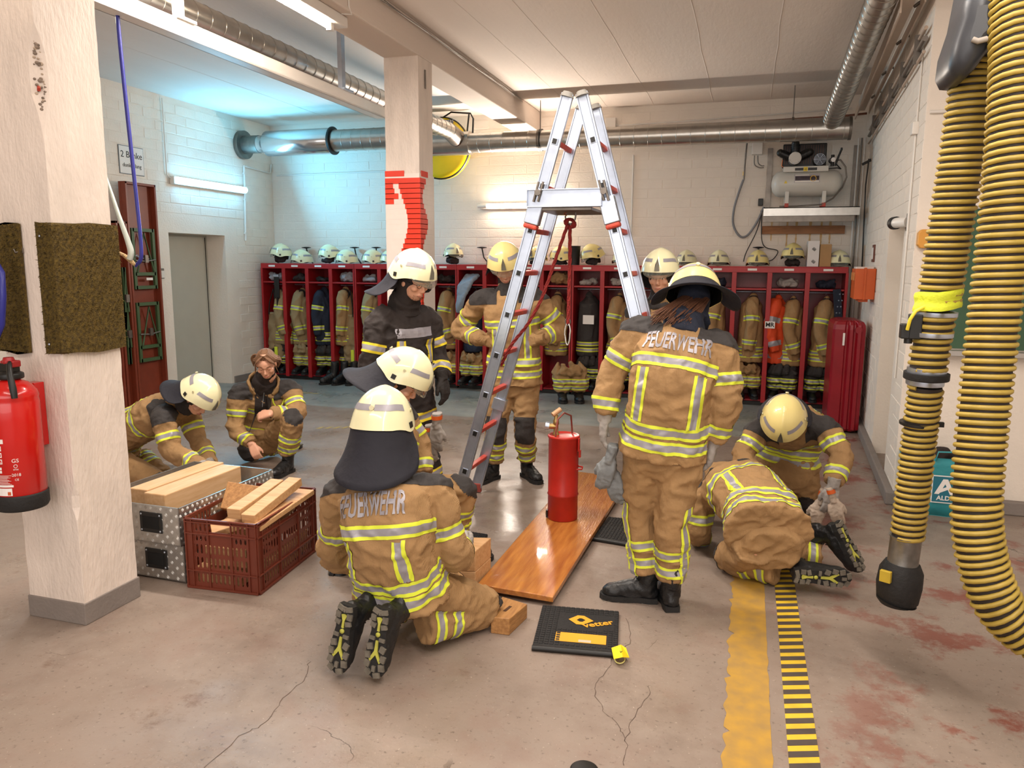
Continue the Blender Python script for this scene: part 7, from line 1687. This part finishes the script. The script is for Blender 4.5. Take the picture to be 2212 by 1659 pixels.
for i, k, dx, dy in ((0, 1, 0, .2), (1, 2, .02, .16), (2, 1, .0, .2), (4, 1, 0, .2), (7, 0, .02, .10), (8, 0, .0, .05), (10, 1, 0, .2), (12, 1, .02, .2), (13, 1, 0, .2), (16, 1, 0, .2), (17, 0, .0, .18), (18, 1, .0, .16), (19, 1, 0, .18), (3, 1, -.02, .25)):
    o = BP[k]; loc = (bay(i)+dx, LF+dy, .076); lab = ['tan', 'charcoal', 'olive'][k]+' trousers rolled over boots in the '+ordl(i)
    if first[k]: first[k] = False; o.location = loc; o['label'] = lab
    else: dup(o, loc, (0, 0, random.uniform(-.4, .4)), lab)
cB = FL(1232, 866); dup(BP[0], (cB.x, cB.y, .002), (0, 0, .3), 'tan trouser bundle standing on the floor in front of the lockers behind the rope').scale = (1.25, 1.1, 1.08)
# boots in front of the left unit
for k, (px_, lab) in enumerate(((728, 'left black rubber boot standing in front of the left lockers'), (748, 'middle black rubber boot standing in front of the left lockers'), (768, 'right black rubber boot standing in front of the left lockers'))):
    p = FL(px_, 828); t = thing('boot', lab, 'boot', (p.x, p.y, 0), 'boots in front of the left lockers'); M = MX.Translation((p.x, p.y, .006)) @ MX.Rotation(.3*k+2.6, 4, 'Z'); inst('boot_upper', BOOT, M @ MX.Diagonal((1, 1, 1.35, 1)), t); inst('sole', SOLE, M, t)
# ---- helmets on top
HP = {}
FM = flap_mesh(.15, .08, 1.8)
def shelf_helmet(x, y_off, raise_, rz, tilt, kind, lab, visor=True):
    loc = (x, LF+.22+y_off, LTOP+.045+raise_); key = (kind, visor)
    if key not in HP:
        t = thing('helmet', lab, 'helmet', (0, 0, 0), 'firefighter helmets on top of the lockers'); add_helmet(MX.Identity(4), None, kind, None, visor, True, t); HP[key] = t; t.location = loc; t.rotation_euler = (tilt, 0, rz); return t
    return dup(HP[key], loc, (tilt, 0, rz), lab)
def hx(px_, Y=LF+.22): return A(px_, 560, Y).x
black_lump = []
def lump(x, y, z, sx_, sy_, sz, lab, m_, nm='hood', catn='hood', seed=0, vox=.011):
    R = random.Random(seed); m = MB()
    for k in range(9): m.tube([(x+R.uniform(-.5, .5)*sx_, y+R.uniform(-.5, .5)*sy_, z+sz*.35), (x+R.uniform(-.5, .5)*sx_, y+R.uniform(-.5, .5)*sy_, z+sz*R.uniform(.3, .8)), (x+R.uniform(-.5, .5)*sx_, y+R.uniform(-.5, .5)*sy_, z+sz*.3)], [sz*.28, sz*.34, sz*.25], 8)
    b = remesh(m, vox, 2); rough_up(b, .01, 15, seed)
    zmin = min(v.co.z for v in b.verts)
    for v in b.verts: v.co.z += z-zmin+.001
    t = thing(nm, lab, catn, (x, y, z)); finish(b, 'cloth', [m_], t); return t
ang0 = 2.2
for px_, rs, rz, ti, kind, lab in ((608, .09, 1.9, 0, 'new', 'cream helmet raised on a black hood at the left end of the locker tops'), (653, 0, 1.9, 0, 'new', 'cream helmet lying low, second from the left end of the locker tops'), (712, .075, 1.9, 0, 'new', 'cream helmet raised on a mask, third from the left end of the locker tops'), (750, 0, 1.9, 0, 'new', 'cream helmet lying low, fourth from the left end of the locker tops'), (807, 0, 1.9, 0, 'new', 'cream helmet fifth from the left end of the locker tops'), (846, 0, 1.8, 0, 'new', 'cream helmet beside the centre pillar, partly hidden by the black-jacketed man'),
                                   (980, .09, -2.4, 0, 'new', 'cream helmet with side lamp just right of the centre pillar'), (1160, .05, 2.9, 0, 'old', 'cream helmet seen between the ladder stiles'), (1213, .05, 1.6, 0, 'old', 'yellowed helmet left of the black bucket'), (1279, .08, 2.2, -.3, 'old', 'yellowed helmet tilted back, right of the black bucket'), (1345, .02, 3.1, 0, 'new', 'cream helmet behind the right ladder leg'),
                                   (1483, .0, 3.0, 0, 'new', 'pale cream helmet right of the pale-faced firefighter'), (1553, 0, 3.1, 0, 'new', 'pale cream helmet fifth from the right end of the locker tops'), (1637, 0, 3.05, 0, 'old', 'yellowed helmet under the hanging black cables'), (1712, .085, 3.0, 0, 'old', 'yellowed helmet raised on a black hood left of the cartons'), (1812, 0, 3.1, 0, 'new', 'cream helmet at the right end of the locker tops')):
    shelf_helmet(hx(px_), -.02 if rs == 0 else -.01, rs, rz, ti, kind, lab)
    if rs > .04: lump(hx(px_), LF+.21, LTOP, .16, .18, rs+.03, 'black hood cloth under the '+{608: 'first', 712: 'third', 980: 'side-lamp', 1160: 'ladder-stile', 1213: 'left-of-bucket', 1279: 'tilted right-of-bucket', 1712: 'left-of-cartons'}[px_]+' helmet on the lockers', blackf, seed=int(px_))
for k, (px_, ln, lab) in enumerate(((661, .16, 'between the second and third helmets from the left'), (765, .17, 'behind the fourth helmet from the left'), (812, .05, 'above the fifth helmet from the left'), (1040, .16, 'left of the man with hands on hips'), (1345, .1, 'behind the right ladder leg'), (1637, .06, 'above the yellowed helmet under the cables'))):
    x = hx(px_, LF+.4); t = thing('hook_stand', 'black disc-topped rod on the locker tops '+lab, 'rod', (x, LF+.4, LTOP), 'black disc-topped rods on the lockers')
    MB().tube([(x+.12*(ln > .1), LF+.40, LTOP+.001), (x+.03*(ln > .1), LF+.42, LTOP+.10), (x, LF+.42, LTOP+.235)], .010, 8).build('rod', black_p, t); MB().lathe([(.01, LTOP+.225), (.07, LTOP+.235), (.072, LTOP+.243), (.02, LTOP+.25)], 20, 0, MX.Translation((x, LF+.42, 0))).build('disc', black_p, t)
x = A(1765, 560, LF+.18).x
tag(MB().bx((x-.12, LF+.06, LTOP+.001), (x+.01, LF+.36, LTOP+.31)).build('cardboard_carton', mat('white_carton', '#e0dcda', .6, var=.03), None, .003, (x-.05, LF+.2, LTOP)), 'white printed carton standing on the right end of the lockers', 'carton')
tag(MB().bx((x+.02, LF+.08, LTOP+.001), (x+.15, LF+.38, LTOP+.27)).build('cardboard_carton', mat('brown_carton', '#b08a5c', .7, var=.08), None, .003, (x+.08, LF+.2, LTOP)), 'brown carton right of the white printed carton on the lockers', 'carton')
wc = [o for o in bpy.data.objects if o.name == 'cardboard_carton'][0]
for zz in (.21, .06): 
    me = text_mesh('iiii', .05, .0008, True); me.transform(MX.Translation((-.0, -.142, zz)) @ MX.Rotation(math.pi/2, 4, 'X') @ MX.Rotation(-.7, 4, 'Z')); link('print', me, ink, wc)
x = A(1240, 560, LF+.2).x; tag(MB().lathe([(.075, LTOP+.001), (.085, LTOP+.25), (.088, LTOP+.255), (.078, LTOP+.255), (.068, LTOP+.02), (.001, LTOP+.02)], 28, 0, MX.Translation((x, LF+.2, 0))).build('bucket', black_p, None, 0, (x, LF+.2, LTOP)), 'tall black bucket on the locker tops behind the rope', 'bucket')
# things on the shelves
gm = [glove_m, blackf, mat('pale_cloth', '#9b9aa0', .8, var=.2), navy, tan]
for i, k, lab, h in ((0, 2, 'pale glove and dark cap', .10), (1, 1, 'dark hood with neon tag', .09), (2, 1, 'small dark cloth', .05), (3, 2, 'rolled pale blue gloves', .12), (4, 2, 'crumpled pale cloth', .08), (7, 1, 'dark crumpled hood', .10), (11, 4, 'folded tan jacket', .14), (12, 0, 'pair of leather gloves', .07), (13, 0, 'pale gloves', .07), (15, 1, 'dark hood', .08), (16, 3, 'navy hood and torch', .10), (18, 0, 'grey gloves and blue cloth', .10), (19, 3, 'navy cloth bundle', .09)):
    lump(bay(i), LF+.16, LSH, .22, .16, h+.03, lab+' on the shelf of the '+ordl(i), gm[k], 'folded_cloth', 'cloth', i+40, .012)
# ================================================================ painted bricks
def NB(f): return f
u_b = V((1, 0, 0))
bricks(wb, (V((-7.15, 10.5, 0)), u_b, V((0, -1, 0))), 8.45, H_C, .375, .125, [], lambda b: -abs((b[2]+b[3])/2-2.35)-.12*abs((b[0]+b[1])/2-4.6)-(6 if b[2] < 1.6 else 0), 1)
bricks(wl, (V((-7.15, 10.5, 0)), V((0, -1, 0)), V((1, 0, 0))), 3.6, H_C, .375, .125, [(1.05, 2.45, 0, 2.35)], lambda b: b[0]*-.3+b[2]*.2, 2)
d_ = (V((wx(10.5), 10.5, 0))-V((wx(6.1), 6.1, 0))); Lr = d_.length; d_.normalize()
bricks(wr, (V((wx(6.1), 6.1, 0)), d_, V((-d_.y, d_.x, 0))), Lr, H_C, .375, .125, [(N0-6.1-.05, N1-6.1+.05, 0, 2.14)], lambda b: -b[0], 3)

st = mat('rust_stain', '#c9a06a', .8, var=.25, vs=9, col2='#d8bd92')
R = random.Random(8)
for px_ in (1668, 1702, 1722, 1752, 1776, 1795):
    a = A(px_, 470, 10.49); m = MB(); L1, L2 = [], []; ln = R.uniform(.25, .45)
    for k in range(12):
        wd = .012*(1-k/14)+R.uniform(0, .008); L1.append(V((a.x-wd, 10.4925, a.z-ln*k/11))); L2.append(V((a.x+wd, 10.4925, a.z-ln*k/11)))
    m.add(L1+L2, [(i, i+1, 13+i, 12+i) for i in range(11)]); m.build('rust_stain', st, wb)
